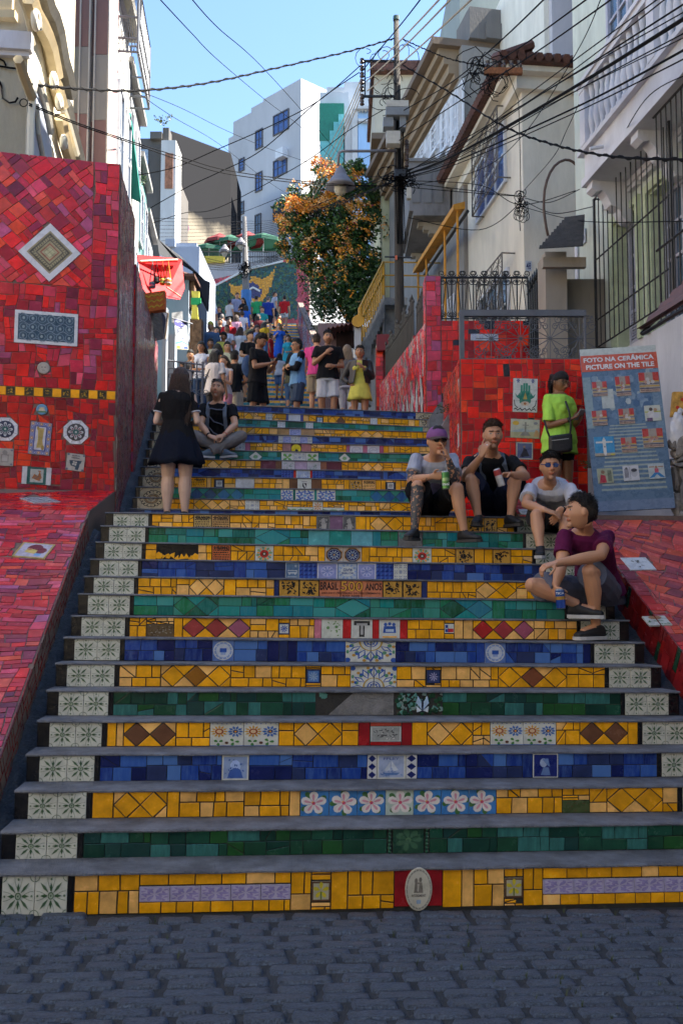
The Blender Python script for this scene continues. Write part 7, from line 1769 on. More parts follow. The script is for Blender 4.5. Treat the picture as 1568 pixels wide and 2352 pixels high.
 def colfn(co):
  c = base*(1+.10*noise.noise(co*9+Vector((sd_,0,0))))
  q = (Hi @ (co-hc))/hsn
  if q.length < .15:
   if q.y > .03:
    if abs(q.z+.057) < .0085+.002*mouth and abs(q.x) < .025: c = Vector((c.x*.82,c.y*.52,c.z*.52))
    if abs(q.z-.030) < .006 and .010 < abs(q.x) < .047: c = c*.22
    if ((abs(q.x)-.031)/.014)**2+((q.z-.012)/.006)**2 < 1: c = Vector((.03,.02,.018)) if abs(abs(q.x)-.031) < .006 else Vector((.40,.36,.33))
    if q.y > .09 and abs(q.z+.012) < .03: c = Vector((c.x*1.05,c.y*.92,c.z*.9))
   if beard and q.z < -.035 and q.y > -.02 and not (abs(q.z+.057) < .008 and abs(q.x) < .022): c = c*(1-beard*(.75+.25*noise.noise(co*180)))
  for a,e,r,dens in tattoo:
   p,r2 = J[a],J[e]; d = r2-p; t = max(0,min(1,(co-p).dot(d)/d.length_squared))
   if (co-(p+d*t)).length < r and 0 < t < 1 and q.length > .15:
    n_ = noise.noise(co*38+Vector((3,1,7)))+.6*noise.noise(co*85)
    if n_ > dens: c = Vector((.05,.05,.055))
  return c
 body = fuse(b,vox,'body',skin_m,root,2 if fine else 1,colfn)
 if top:
  tm_,kind = top[0],top[1]; g = top[2] if len(top) > 2 else .016
  tb_ = MB(); z0 = {'tee': -.04,'crop': .22,'long': -.25,'dress': -.05,'tank': -.02,'over': -.35}[kind]
  P0,P1 = J['pel'],J['neck']; rings = torso(g,z0-.001,1.02)
  if kind in ('tee','tank','over','dress','long'):
   t = {'tee': -.12,'tank': -.1,'over': -.30,'dress': -.1,'long': -.25}[kind]
   if J.get('sit'): t = -.02
   a = .165*B+g+.012; c = P0+(P1-P0)*t; rings = [ering(c,hx,fw,a*s,(.115*B+g+.010)*s,20 if fine else 12,.9)]+torso(g,max(z0,t+.08),1.02)
  loft(tb_,rings)
  if fem and kind != 'x':
   for sx in (-1,1): ball(tb_,J['chest']+ax*(sx*.07*s)+fw*(.088*s*B),.065*s*B,k=10)
  for k in 'lr':
   S_,E_,Wr = J['sh'+k],J['el'+k],J['wr'+k]; ball(tb_,S_,(.052*ab+g*.55)*s,k=10)
   L = {'tee': .62,'crop': .5,'long': 1.0,'dress': .45,'tank': .0,'over': .85}[kind]
   if L: q = S_+(E_-S_)*L; seg(tb_,S_,q,[(.050*ab+g*.55)*s,(.052*ab+g*.6)*s,(.051*ab+g*.8)*s,(.051*ab+g*1.1)*s],kk)
   if kind == 'long': ball(tb_,E_,(.042*ab+g*.6)*s); seg(tb_,E_,E_+(Wr-E_)*.92,[(.042*ab+g*.6)*s,(.045*ab+g*.4)*s,(.034*ab+g*.3)*s],kk)
  seg(tb_,J['neck']-up*.07*s,J['neck']+up*.012*s,[.105*s,.090*s,.068*s],kk)
  tname = top[3] if len(top) > 3 else ('dress_top' if kind == 'dress' else 'shirt')
  fuse(tb_,vox*1.1,tname,tm_,root,2,None,fold=.011*s if fine else .010,fscale=10,seed=rp_.uniform(0,9))
 if bottom:
  bm_,kind = bottom[0],bottom[1]; bb_ = MB(); wd = bottom[2] if len(bottom) > 2 else .02
  if kind in ('shorts','pants','minishorts'):
   Lk = {'shorts': .86,'pants': 1.0,'minishorts': .50}[kind]; lb = legb*(.85+.15*B)
   loft(bb_,[ering(J['pel']+up*(t*s),hx,fw,(.168*B+g_)*s,(.118*B+g_)*s,16,.9) for t,g_ in ((-.10,.008),(-.03,.006),(.03,.0))])
   for k in 'lr':
    Hp,K_,A_ = J['hip'+k],J['kn'+k],J['an'+k]; q = Hp+(K_-Hp)*Lk
    seg(bb_,Hp,q,[(.096*lb+wd*.5)*s,(.092*lb+wd*.7)*s,(.084*lb+wd)*s,(.078*lb+wd*1.3)*s] if kind != 'pants' else [(.096*lb+wd*.4)*s,(.09*lb+wd*.5)*s,(.075*lb+wd*.5)*s,(.064*lb+wd*.6)*s],kk)
    if kind == 'pants': ball(bb_,K_,(.060*lb+wd*.6)*s); seg(bb_,K_,K_+(A_-K_)*.95,[(.060*lb+wd*.6)*s,(.060*lb+wd*.7)*s,(.050*lb+wd)*s,(.045*lb+wd*1.1)*s],kk)
   fuse(bb_,vox*1.1,'trousers' if kind == 'pants' else 'shorts',bm_,root,2,None,fold=.010*s,fscale=11,seed=rp_.uniform(0,9))
  elif kind in ('skirt','dress_skirt'):
   L = bottom[2]; fl = bottom[3]; rings = []; k = 48 if fine else 24
   mid = (J['hipl']+J['hipr'])/2
   for i in range(8):
    t = i/7; c = J['pel']+up*.13*s-Z_*(t*L*s); w_ = (.13+fl*t**.8)*B; d_ = (.105+fl*.85*t**.8)*B; r = []
    for j in range(k):
     a = 2*math.pi*j/k; pl_ = 1+(.05*t*math.sin(a*9+sd_)+.035*t*math.sin(a*17)); r.append(c+hx*(w_*s*pl_*math.cos(a))+fw*(d_*s*pl_*math.sin(a))+Z_*(.02*t*math.sin(a*5+sd_)*s))
    rings.append(r)
   loft(bb_,rings); bb_.build('skirt',bm_,root,smooth=True).matrix_basis = world_m(root).inverted()
 if shoes:
  for k in 'lr': shoe(root,J['an'+k],J['toe'+k],shoes[0],shoes[1],s*(.95 if not fem else .88),.010 if fine else .018,up=J.get('floor'+k))
 hk,hm = hair; hs_ = hsn
 if hk:
  hb = MB(); rings = []; k = 30 if fine else 14; m_ = 16 if fine else 9; thick = {'short': .012,'buzz': .005,'long': .016,'pony': .010,'curly': .024,'bun': .012,'band': .02}[hk]+(0 if fine else (.004 if J.get('mid') else .012))
  for i in range(0,m_+1):
   f = max(.04,math.pi*.80*i/m_); r = []
   for j in range(k):
    t = 2*math.pi*j/k; x,y,z = math.sin(f)*math.cos(t),math.sin(f)*math.sin(t),math.cos(f)
    lim = .66-.10*abs(x) if y > .45 else (.62-.85*(.45-y) if y > -.3 else -.42)
    if hk in ('long','pony'): lim = .45 if y > .5 else (.45-1.0*(.5-y) if y > -.5 else -.7)
    ins_ = 1/(1+math.exp(-(z-lim)*22)); fr_o = max(0,y)*.55; th_ = (-.012+(thick*(1-fr_o*(z < .9))*(1 if hk in ('long','pony','curly') else (.45+.75*max(0,z)))+.014)*ins_)
    n_ = noise.noise(Vector((x*3+sd_,y*3,z*3)))*.004+(.010*noise.noise(Vector((x*8+sd_,y*8,z*8))) if hk == 'curly' else .0025*noise.noise(Vector((x*22,y*22,z*6))))
    if y > .2 and hk in ('short','curly') and z > .4: n_ += .016*max(0,z-.45)*(1+.6*noise.noise(Vector((x*9,y*9,sd_))))
    r.append(hc+H @ (Vector(((.076+th_+n_)*x,(.098+th_+n_)*y,(.118+th_+n_)*z))*hs_))
   rings.append(r)
  loft(hb,rings)
  if hk == 'long':
   L = J.get('hairlen',.45)*s; bk_ = -H.col[1]; rr_ = []
   back = -fw
   for i in range(10):
    t = i/9; c = hc-H.col[1]*(.045*s*(1-t*.3))+Z_*(.04*s-t*L)+back*(.055*t*s)+back*.02*s; w_ = (.095+.055*math.sin(t*2.6))*s*(1-.35*t**3); d_ = .052*s*(1-.45*t)
    rr_.append([c+ax*(w_*math.cos(a)*(1+.05*math.sin(a*7+t*3)))+back*(d_*math.sin(a)*(1+.08*math.sin(a*11))) for a in [2*math.pi*j/20 for j in range(20)]])
   loft(hb,rr_)
  if hk == 'pony':
   c = hc-H.col[1]*.10*s+H.col[2]*.045*s; hb.tube([c,c-H.col[1]*.05*s,c-H.col[1]*.075*s-Z_*.08*s,c-H.col[1]*.06*s-Z_*.20*s,c-H.col[1]*.05*s-Z_*.30*s],[.03*s,.036*s,.036*s,.028*s,.01*s],10)
  if hk == 'bun': ball(hb,hc-H.col[1]*.10*s+H.col[2]*.06*s,.04*s)
  ho = fuse(hb,.0075 if fine else .016,'hair',hm,root,1,None,fold=.003*s if fine else .004,fscale=30)
  if (fine or J.get('mid')) and not cap:
   me = ho.data; W_ = world_m(ho); W3 = world_m(root); sb = MB(); nf = len(me.polygons); N_ = (2600 if hk == 'long' else 1500) if fine else 500; pol = me.polygons
   for _ in range(N_):
    pf = pol[rp_.randrange(nf)]; p = pf.center.copy(); nrm = pf.normal; q = (H.transposed() @ (p-hc))/hs_
    if (q.length < .098 and q.z < .03) or (hk in ('long','pony') and q.y > .0 and q.z < .09): continue
    if hk in ('long','pony'): dr = (-Z_+nrm*.10+Vector((rp_.uniform(-.12,.12),rp_.uniform(-.12,.12),0))).normalized(); L1 = rp_.uniform(.05,.13)*s; wd_ = .0022
    else: dr = (nrm*.75+H.col[1]*.45*(1 if q.y > 0 else .1)-H.col[2]*.25+Vector((rp_.uniform(-.3,.3),rp_.uniform(-.3,.3),rp_.uniform(-.3,.3)))).normalized(); L1 = rp_.uniform(.010,.024)*s*(1.3 if q.z > .06 else .55); wd_ = .0026
    sdv = dr.cross(nrm)
    if sdv.length < .05: continue
    sdv = sdv.normalized()*wd_*(1 if fine else 2); m_p = p+dr*L1*.5+nrm*.002; e_p = p+dr*L1+(-Z_*L1*.15)
    sb.face([p-sdv-nrm*.003,p+sdv-nrm*.003,m_p+sdv*.8,m_p-sdv*.8]); sb.face([m_p-sdv*.8,m_p+sdv*.8,e_p])
   so_ = sb.build('hair_strands',hm,ho,kind='stuff'); so_.matrix_basis = world_m(ho).inverted()
 L = lambda x,y,z: hc+H @ (Vector((x,y,z))*hs_)
 if glasses:
  gb_ = MB(); gm_ = glasses[1]
  zz_ = .010 if glasses[0] != 'head' else .105; yy_ = .094 if glasses[0] != 'head' else .05
  for sx in (-1,1):
   pts = [L(sx*.031+.024*math.cos(a)*(1 if glasses[0] != 'round' else .85),yy_+.004-.010*abs(math.cos(a)) if False else yy_-.004*(1+sx*math.cos(a)),zz_+.017*math.sin(a)*(1 if glasses[0] != 'round' else 1.3)) for a in [2*math.pi*j/12 for j in range(12)]]
   if glasses[0] in ('sun','head'):
    n0 = len(gb_.v); q = [p+H.col[1]*.003*hs_ for p in pts]; gb_.hexa([tuple(p) for p in pts],[tuple(p) for p in q])
   gb_.tube(pts+[pts[0]],.0022*hs_,4)
   gb_.tube([L(sx*.055,yy_-.006,zz_+.006),L(sx*.079,.04 if glasses[0] != 'head' else -.01,zz_+.008),L(sx*.082,-.01 if glasses[0] != 'head' else -.06,zz_+.004)],.0028*hs_,4)
  gb_.tube([L(-.009,yy_,zz_+.004),L(.009,yy_,zz_+.004)],.0025*hs_,4)
  g_ = gb_.build('glasses',gm_,root); g_.matrix_basis = world_m(root).inverted()
 if cap:
  cb = MB(); rings = []
  for i in range(9):
   f = .05+1.45*i/8; rings.append([L(.088*math.sin(f)*math.cos(a),.110*math.sin(f)*math.sin(a)-.006,.030+.102*math.cos(f)) for a in [2*math.pi*j/24 for j in range(24)]])
  rings.append([L(.086*math.cos(a),.106*math.sin(a)-.006,.022) for a in [2*math.pi*j/24 for j in range(24)]])
  loft(cb,rings); c0_ = cb.build('cap',cap[0],root,smooth=True); c0_.matrix_basis = world_m(root).inverted()
  vb = MB(); top_,bo = [],[]
  for j in range(13):
   a = math.pi*(.14+.72*j/12); r0,r1 = 1.0,1.62
   top_.append((L(.086*math.cos(a),.104*math.sin(a),.036-.012*math.cos(a)**2),L(.092*math.cos(a),.106*math.sin(a)+.075*math.sin(a)**2,.024-.026*math.cos(a)**2)))
  for j in range(12):
   a,c = top_[j],top_[j+1]; vb.hexa([tuple(a[0]),tuple(a[1]),tuple(c[1]),tuple(c[0])],[tuple(p+H.col[2]*.005) for p in (a[0],a[1],c[1],c[0])])
  v_ = vb.build('visor',cap[1],c0_); v_.matrix_basis = world_m(c0_).inverted()
 if straps:
  for sx in (-1,1):
   pts = [J['neck']+ax*(sx*.095*s)+fw*(-.10*s)-up*.08*s,J['neck']+ax*(sx*.10*s)+up*.012*s,J['neck']+ax*(sx*.105*s)+fw*.09*s-up*.04*s,J['chest']+ax*(sx*.11*s)+fw*(.150*s*B),J['chest']+ax*(sx*.125*s)+fw*.13*s-up*.18*s]
   sb_ = MB()
   for (p,q) in zip(pts,pts[1:]):
    d = (q-p).normalized(); w_ = ax*.026*s; n_ = d.cross(ax).normalized()*.010*s; sb_.hexa([tuple(p-w_-n_),tuple(p+w_-n_),tuple(p+w_+n_),tuple(p-w_+n_)],[tuple(q-w_-n_),tuple(q+w_-n_),tuple(q+w_+n_),tuple(q-w_+n_)])
   o = fuse(sb_,.008,'backpack_strap',straps,root,2)
 J['root'] = root; J['H'] = H; J['ax'] = ax; J['fw'] = fw; J['upv'] = up
 return root
def sub(par,b,name,m,smooth=False,color=False):
 o = b.build(name,m,par,smooth=smooth,color=color); o.matrix_basis = world_m(par).inverted(); return o
c_black = cloth('black',(.010,.010,.012)); c_navy = cloth('navy',(.010,.014,.035)); c_white = cloth('white',(.52,.53,.60)); c_greyt = cloth('heather',(.36,.38,.46)); c_maroon = cloth('plum',(.10,.008,.05)); c_neon = cloth('neon',(.42,.75,.10)); c_khaki = cloth('khaki',(.30,.23,.15)); c_pants = cloth('stone',(.20,.18,.17))
c_slate = cloth('slate',(.10,.11,.15)); c_char = cloth('charcoal',(.03,.028,.03)); c_denim = cloth('denim',(.08,.14,.26)); c_jean = cloth('dark_denim',(.02,.04,.09)); c_blue = cloth('royal_blue',(.02,.10,.45)); c_sky = cloth('sky',(.16,.32,.55)); c_pink = cloth('hot_pink',(.62,.06,.22)); c_yell = cloth('lemon',(.62,.56,.10)); c_cream = cloth('cream',(.55,.52,.34)); c_green = cloth('green',(.03,.32,.12)); c_red = cloth('red',(.42,.015,.02)); c_olive = cloth('olive',(.12,.11,.06)); c_lil = cloth('lilac',(.26,.28,.42)); c_brownc = cloth('brown',(.16,.09,.04)); c_teal = cloth('patterned_blue',(.08,.14,.24)); c_mar = cloth('burgundy',(.12,.02,.025)); c_flor = cloth('floral_pink',(.50,.25,.35))
sh_b = mat('black_shoe',(.012,.012,.014),rough=.6,bump=.2); so_b = mat('dark_sole',(.05,.045,.04),rough=.8,bump=0); so_w = mat('white_sole',(.5,.5,.5),rough=.6,bump=0); sh_g = mat('grey_shoe',(.10,.14,.18),rough=.7,bump=.2); sh_w = mat('white_shoe',(.5,.48,.47),rough=.6)
strap_g = cloth('strap_grey',(.14,.17,.22))
def cyl(b,p,q,r,k=16,col=None): b.tube([p,q],r,k,col)
# the people in front
def VJ(**k): return k
def D_(p,q): return (Vector(q)-Vector(p)).normalized()
GR = 'people on the stairs'
J = dict(s=1.0,sit=1,pel=P(990,1156,8.50),waist=P(990,1124,8.50),chest=P(994,1082,8.36),neck=P(998,1052,8.22),head=P(1003,1014,8.06),shl=P(956,1056,8.22),shr=P(1038,1056,8.24),ell=P(944,1104,8.10),wrl=P(992,1094,7.88),elr=P(1046,1106,8.0),wrr=P(1029,1054,7.90),
hipl=P(972,1160,8.45),hipr=P(1010,1160,8.45),knl=P(958,1117,7.93),knr=P(1050,1122,7.93),anl=P(951,1221,7.88),anr=P(1066,1225,7.90),fwd=Vector((0,-1,0)),hf=Vector((.22,-1,-.12)),hu=Vector((.03,-.1,1)),toel=Vector((-.45,-.9,0)),toer=Vector((.7,-.75,0)))
J['hdl'] = Vector((.9,-.25,.05)); J['hnl'] = Vector((.2,-1,-.1)); J['curll'] = (.7,.9,.6); J['thumbl'] = .9; J['sidel'] = -1
J['hdr'] = Vector((-.35,-.1,1)); J['hnr'] = Vector((-.9,.3,-.2)); J['curlr'] = (1.3,1.3,.8); J['indexr'] = (.05,.1,.1); J['sider'] = 1
cap_p = mat('cap_purple',(.20,.07,.22),rough=.85); cap_b = mat('cap_brown',(.07,.04,.035),rough=.8)
person('tattooed man in purple cap, sunglasses and pale grey T-shirt touching his nose',J,'light',(c_greyt,'tee',.018),(c_black,'shorts',.03),('short',hair_black),(sh_b,so_b),GR,True,glasses=('sun',black_plastic),cap=(cap_p,cap_b),tattoo=[('shl','ell',.08,-.08),('elr','wrr',.07,-.25),('shr','elr',.08,-.2),('knl','anl',.09,-.32),('ell','wrl',.06,.45)])
JA = J; rt = J['root']; b = MB()   # print on the chest
c = J['chest']; ax,up,fw = J['ax'],J['upv'],J['fw']
def chest_patch(J,x0,x1,z0,z1,off,m,name='shirt_print',n=6):
 b = MB(); c = J['chest']; ax,up,fw = J['ax'],J['upv'],J['fw']; s = J['s']; g = []
 for j in range(n+1):
  for i in range(n+1):
   x,z = x0+(x1-x0)*i/n,z0+(z1-z0)*j/n; b.v.append(tuple(c+ax*x*s+up*z*s+fw*(off-.55*x*x/.17)*s))
 for j in range(n):
  for i in range(n): a = j*(n+1)+i; b.f.append((a,a+1,a+n+2,a+n+1)); b.c.append((1,1,1)); b.m.append(0)
 return sub(J['root'],b,name,m,True)
chest_patch(JA,-.09,.09,-.17,.02,.153,mat('print_mauve',(.16,.13,.22),rough=.9,var=.5,scale=8))
def can(top,bot,r,cols,label,word=None,wcol=None):
 top,bot = Vector(top),Vector(bot); t = thing('drink_can',label,'can',bot); d = (top-bot); L = d.length; d.normalize()
 M = d.to_track_quat('Z','Y').to_matrix(); b = MB(); pr = [(r*.8,0,3),(r,.006,0),(r,L*.45,1),(r,L*.62,2),(r,L-.012,3),(r*.82,L-.002,3),(r*.80,L,3)]
 n = 20
 for (ra,za,c),(rb,zb,_) in zip(pr,pr[1:]):
  for j in range(n):
   a,a2 = 2*math.pi*j/n,2*math.pi*(j+1)/n; b.face([M @ Vector((ra*math.cos(a),ra*math.sin(a),za)),M @ Vector((ra*math.cos(a2),ra*math.sin(a2),za)),M @ Vector((rb*math.cos(a2),rb*math.sin(a2),zb)),M @ Vector((rb*math.cos(a),rb*math.sin(a),zb))],cols[c])
 b.face([M @ Vector((r*.8*math.cos(2*math.pi*j/n),r*.8*math.sin(2*math.pi*j/n),L-.004)) for j in range(n)],(.35,.35,.36))
 b.build('can_body',mat('can_metal',None,rough=.25,var=.1,src='attr',metal=.4,bump=0),t,color=True)
 if word:
  vd = (Vector((0,0,EYE))-bot); vd -= d*vd.dot(d); vd.normalize(); sx = d.cross(vd); tr,xa,xb,ya,yb = glyphs(word[0],.03); b = MB()
  for q in tr:
   pts = []
   for p in q:
    a = ((p[0]-xa)/(xb-xa)-.5)*1.9; z = L*(word[1]+(word[2]-word[1])*(p[1]-ya)/(yb-ya)); pts.append((vd*math.cos(a)+sx*math.sin(a))*(r+.0012)+d*z)
   b.face([tuple(p) for p in pts])
  b.build('can_lettering',mat('can_ink_%s' % word[0].lower(),wcol,rough=.4,bump=0),t)
 return t
can(P(1021.5,1082,7.79),P(1024,1124,7.79),.034,[(.10,.25,.06),(.30,.45,.20),(.06,.22,.06),(.4,.42,.4)],'tall green beer can in the hand of the man with the purple cap',('inel',.20,.36),(.7,.72,.7))
J = dict(s=1.03,sit=1,pel=P(1132,1152,8.86),waist=P(1132,1120,8.86),chest=P(1130,1078,8.66),neck=P(1126,1044,8.50),head=P(1131,1000,8.33),shl=P(1079,1060,8.52),shr=P(1176,1060,8.54),ell=P(1067,1097,8.34),wrl=P(1106,1046,8.12),elr=P(1206,1094,8.32),wrr=P(1174,1090,8.12),
hipl=P(1114,1156,8.82),hipr=P(1150,1156,8.82),knl=P(1081,1102,8.25),knr=P(1184,1102,8.25),anl=P(1098,1190,8.20),anr=P(1171,1190,8.22),fwd=Vector((0,-1,0)),hf=Vector((.0,-1,-.1)),hu=Vector((0,-.1,1)),toel=Vector((-.3,-.95,0)),toer=Vector((.35,-.9,0)))
J['hdl'] = Vector((.30,-.15,.95)); J['hnl'] = Vector((.5,.85,-.05)); J['curll'] = (.5,.6,.4); J['indexl'] = (.1,.3,.3); J['sidel'] = 1
J['hdr'] = Vector((-1,-.15,-.05)); J['hnr'] = Vector((-.1,-.5,-1)); J['curlr'] = (.7,.8,.5); J['sider'] = 1; J['thumbr'] = .8
person('bearded man in black T-shirt with backpack straps, smoking beside the man in the cap',J,'light',(c_black,'tee',.016),(c_navy,'shorts',.03),('short',hair_brown),(sh_b,so_b),GR,True,beard=.55,straps=strap_g); JB = J
b = MB(); q = P(1117,1021,8.06); b.tube([q,q+Vector((-.004,-.06,-.012))],.004,6); sub(J['root'],b,'cigarette',mat('cigarette_paper',(.7,.68,.62),rough=.8,bump=0))
b = MB(); p_ = J['chest']+J['ax']*.108+J['fw']*.158+J['upv']*.01; b.hexa([tuple(p_+J['ax']*x+J['upv']*z) for x,z in ((-.026,-.012),(.026,.004),(.026,.012),(-.026,-.004))],[tuple(p_+J['fw']*.006+J['ax']*x+J['upv']*z) for x,z in ((-.026,-.012),(.026,.004),(.026,.012),(-.026,-.004))]); sub(J['root'],b,'reflective_strip',mat('lime_strip',(.45,.65,.05),rough=.4,bump=0))
can(P(1139,1077,8.03),P(1152,1117,8.03),.033,[(.45,.46,.48),(.55,.56,.58),(.40,.06,.06),(.5,.5,.52)],'white beer can with red band tilted in the hand of the smoking man')
J = dict(s=1.0,sit=1,pel=P(1276,1172,8.62),waist=P(1274,1160,8.60),chest=P(1266,1140,8.42),neck=P(1262,1112,8.28),head=P(1262,1072,8.14),shl=P(1219,1124,8.26),shr=P(1308,1124,8.28),ell=P(1207,1158,8.02),wrl=P(1252,1172,7.82),elr=P(1322,1172,8.05),wrr=P(1286,1170,7.86),
hipl=P(1258,1196,8.40),hipr=P(1296,1196,8.40),knl=P(1231,1184,7.86),knr=P(1300,1190,7.9),anl=P(1240,1262,7.74),anr=P(1296,1262,7.8),fwd=Vector((0,-1,0)),hf=Vector((-.05,-1,-.08)),hu=Vector((0,-.08,1)),toel=Vector((-.25,-1,0)),toer=Vector((.2,-1,0)))
J['hdl'] = Vector((1,-.2,-.35)); J['hnl'] = Vector((.2,.4,-1)); J['curll'] = (.35,.4,.3); J['sidel'] = 1; J['hdr'] = Vector((-.6,-.4,-.9)); J['hnr'] = Vector((-.5,.6,-.3)); J['curlr'] = (.3,.4,.3)
person('seated man in white T-shirt and blue mirrored sunglasses with crossed wrists',J,'light',(c_white,'tee',.022),(c_char,'shorts',.03),('short',hair_black),(sh_b,so_w),GR,True,glasses=('sun',mat('blue_mirror',(.01,.04,.16),rough=.12,bump=0)),beard=.2); JC = J
cc_ = J['chest']-J['upv']*.035
sub(J['root'],MB(),'x',c_black) if False else None
tr,xa,xb,ya,yb = glyphs('TALOS',.02); b = MB()
for q in tr: b.face([tuple(cc_+J['ax']*((p[0]-xa)/(xb-xa)-.5)*.15+J['upv']*(p[1]-ya)/(yb-ya)*.035+J['fw']*(.163-.4*(((p[0]-xa)/(xb-xa)-.5)*.15)**2)) for p in q])
sub(J['root'],b,'shirt_lettering',mat('shirt_ink',(.03,.03,.03),rough=.8,bump=0))
def watch(J,k,m,r=.031):
 w,e = J['wr'+k],J['el'+k]; d = (e-w).normalized(); b = MB(); b.tube([w+d*.018,w+d*.040],r,14); o = sub(J['root'],b,'watch',m,True)
watch(J,'r',black_plastic)
J = dict(s=1.03,sit=1,pel=P(1374,1352,7.18),waist=P(1372,1310,7.16),chest=P(1356,1262,7.02),neck=P(1344,1222,6.90),head=P(1335,1176,6.78),shl=P(1296,1234,6.86),shr=P(1392,1236,6.98),ell=P(1288,1300,6.72),wrl=P(1275,1345,6.66),elr=P(1378,1276,6.62),wrr=P(1276,1294,6.50),
hipl=P(1352,1362,7.05),hipr=P(1394,1362,7.05),knl=P(1222,1344,6.72),knr=P(1353,1312,6.62),anl=P(1326,1388,6.72),anr=P(1368,1435,6.74),fwd=Vector((-.15,-1,0)),hf=Vector((-1,.12,.05)),hu=Vector((.12,0,1)),toel=Vector((.9,-.5,0)),toer=Vector((-.95,-.35,0)))
J['floorl'] = P(1340,1420,6.72).z; J['floorr'] = P(1360,1470,6.7).z
J['hdl'] = Vector((.1,-.25,-1)); J['hnl'] = Vector((.9,-.1,0)); J['curll'] = (.6,.9,.5); J['thumbl'] = .9; J['sidel'] = 1
J['hdr'] = Vector((-1,-.15,-.25)); J['hnr'] = Vector((-.1,.3,-1)); J['curlr'] = (.6,.7,.4); J['sider'] = 1
person('man in plum T-shirt looking over his shoulder, lowest of the seated men',J,'light',(c_maroon,'tee',.018),(c_slate,'shorts',.025),('short',hair_black),(sh_b,so_w),GR,True,beard=.15); JD = J
b = MB(); c0_ = J['chest']+J['ax']*-.02+J['fw']*.146-J['upv']*.03
for a,c in (((-.012,0),(-.03,.03)),((.0,.0),(.018,.02))): b.tube([c0_+J['ax']*a[0]+J['upv']*a[1],c0_+J['ax']*c[0]+J['upv']*c[1]+J['fw']*.004],.006,5)
sub(J['root'],b,'shirt_emblem',c_white)
b = MB(); c0_ = J['chest']+J['ax']*-.045+J['fw']*.15+J['upv']*.02; b.tube([c0_,c0_-J['upv']*.08,c0_-J['upv']*.13+J['ax']*.01],[.012,.016,.006],8); sub(J['root'],b,'hanging_sunglasses',black_plastic)
can(P(1284,1352,6.58),P(1288,1398,6.58),.034,[(.02,.07,.35),(.45,.25,.05),(.02,.10,.40),(.3,.32,.35)],'blue tall beer can held low by the man in plum',('TICA',.72,.84),(.7,.7,.7))
b = MB(); sp = J['anr']-Vector((0,0,.03));
tk = [P(1372,1457,6.62),P(1378,1462,6.62),P(1392,1452,6.64),P(1378,1458,6.62)]
b.face([tuple(p+Vector((-.06,-.055,.01))) for p in tk]);
J = dict(s=1.0,sit=1,pel=P(500,1018,11.62),waist=P(500,990,11.60),chest=P(500,952,11.5),neck=P(499,926,11.45),head=P(499,895,11.38),shl=P(467,936,11.46),shr=P(533,936,11.46),ell=P(462,976,11.30),wrl=P(482,1002,11.08),elr=P(540,976,11.30),wrr=P(514,1000,11.08),
hipl=P(486,1020,11.56),hipr=P(514,1020,11.56),knl=P(446,1000,11.22),knr=P(555,1002,11.22),anl=P(518,1038,11.12),anr=P(480,1038,11.08),fwd=Vector((0,-1,0)),hf=Vector((-.05,-1,.12)),hu=Vector((.05,.1,1)),toel=Vector((.8,-.6,0)),toer=Vector((-.9,-.4,0)))
J['hdl'] = Vector((1,-.2,-.3)); J['hnl'] = Vector((0,.6,-.7)); J['curll'] = (.5,.6,.4); J['sidel'] = 1; J['hdr'] = Vector((-1,-.2,-.3)); J['hnr'] = Vector((0,.6,-.7)); J['curlr'] = (.5,.6,.4)
person('grey haired man with goatee in black T-shirt sitting cross legged on the steps',J,'fair',(c_black,'tee',.018),(c_pants,'pants',.02),('buzz',hair_grey),(sh_g,so_w),GR,True,beard=.5,straps=strap_g,glasses=('head',black_plastic)); watch(J,'l',black_plastic,.033)
JE = J; b = MB()
for pts in ([(-.10,.09),(-.06,.10),(.0,.085),(.10,.08)],[(-.10,.06),(-.09,.0),(-.03,-.07),(.06,-.10),(.12,-.14)],[(-.13,-.06),(-.10,-.14),(-.04,-.21),(.03,-.25)]):
 b.tube([J['chest']+J['ax']*x+J['upv']*z+J['fw']*(.143-.5*x*x/.17*.5) for x,z in pts],.008,5)
sub(J['root'],b,'shirt_print',mat('print_grey',(.14,.16,.22),rough=.9,bump=0))
b = MB(); w,e = J['wrr'],J['elr']; d = (e-w).normalized(); b.tube([w+d*.02,w+d*.03],.031,12); sub(J['root'],b,'red_bracelet',mat('red_cord',(.5,.03,.02),rough=.8,bump=0))
J = pose(P(404,1192,9.75),math.pi,1.68,True,(((.25,-.02,1.13),(.12,.20,1.14),(-.3,.8,.4),(-.6,0,.6)),((.25,-.02,1.13),(.12,.20,1.14),(-.3,.8,.4),(-.6,0,.6))),0,0,(0,.1))
dz = P(404,849,9.75).z-(J['head'].z+.13*J['s'])
for k in list(J):
 if isinstance(J[k],Vector) and k not in ('fwd','hf','hu','toel','toer','hdl','hdr','hnl','hnr'): J[k] = J[k]+Vector((0,0,dz*.5))
for k,dx in (('hipl',.02),('hipr',-.02),('knl',.015),('knr',-.015)): J[k] = J[k]
J['hairlen'] = .70; J['head'] = J['head']+Vector((.03,0,0))
person('woman with very long dark hair, seen from behind in black top and short skirt',J,'pale',(c_black,'tee',.012),(cloth('skirt_navy',(.006,.009,.02)),'skirt',.44,.135),('long',mat('hair_dark_brown',(.040,.018,.012),rough=.45,var=.6,scale=14,bump=.9,bscale=30,stretch=(6,6,.5))),(sh_b,so_b),GR,True,True,bulk=1.18,legb=1.22)
b = MB()
for k in 'lr':
 q = J['sh'+k]+(J['el'+k]-J['sh'+k])*.63; d = (J['el'+k]-J['sh'+k]).normalized(); b.tube([q-d*.006,q+d*.006],.060,16)
sub(J['root'],b,'sleeve_trim',c_white)
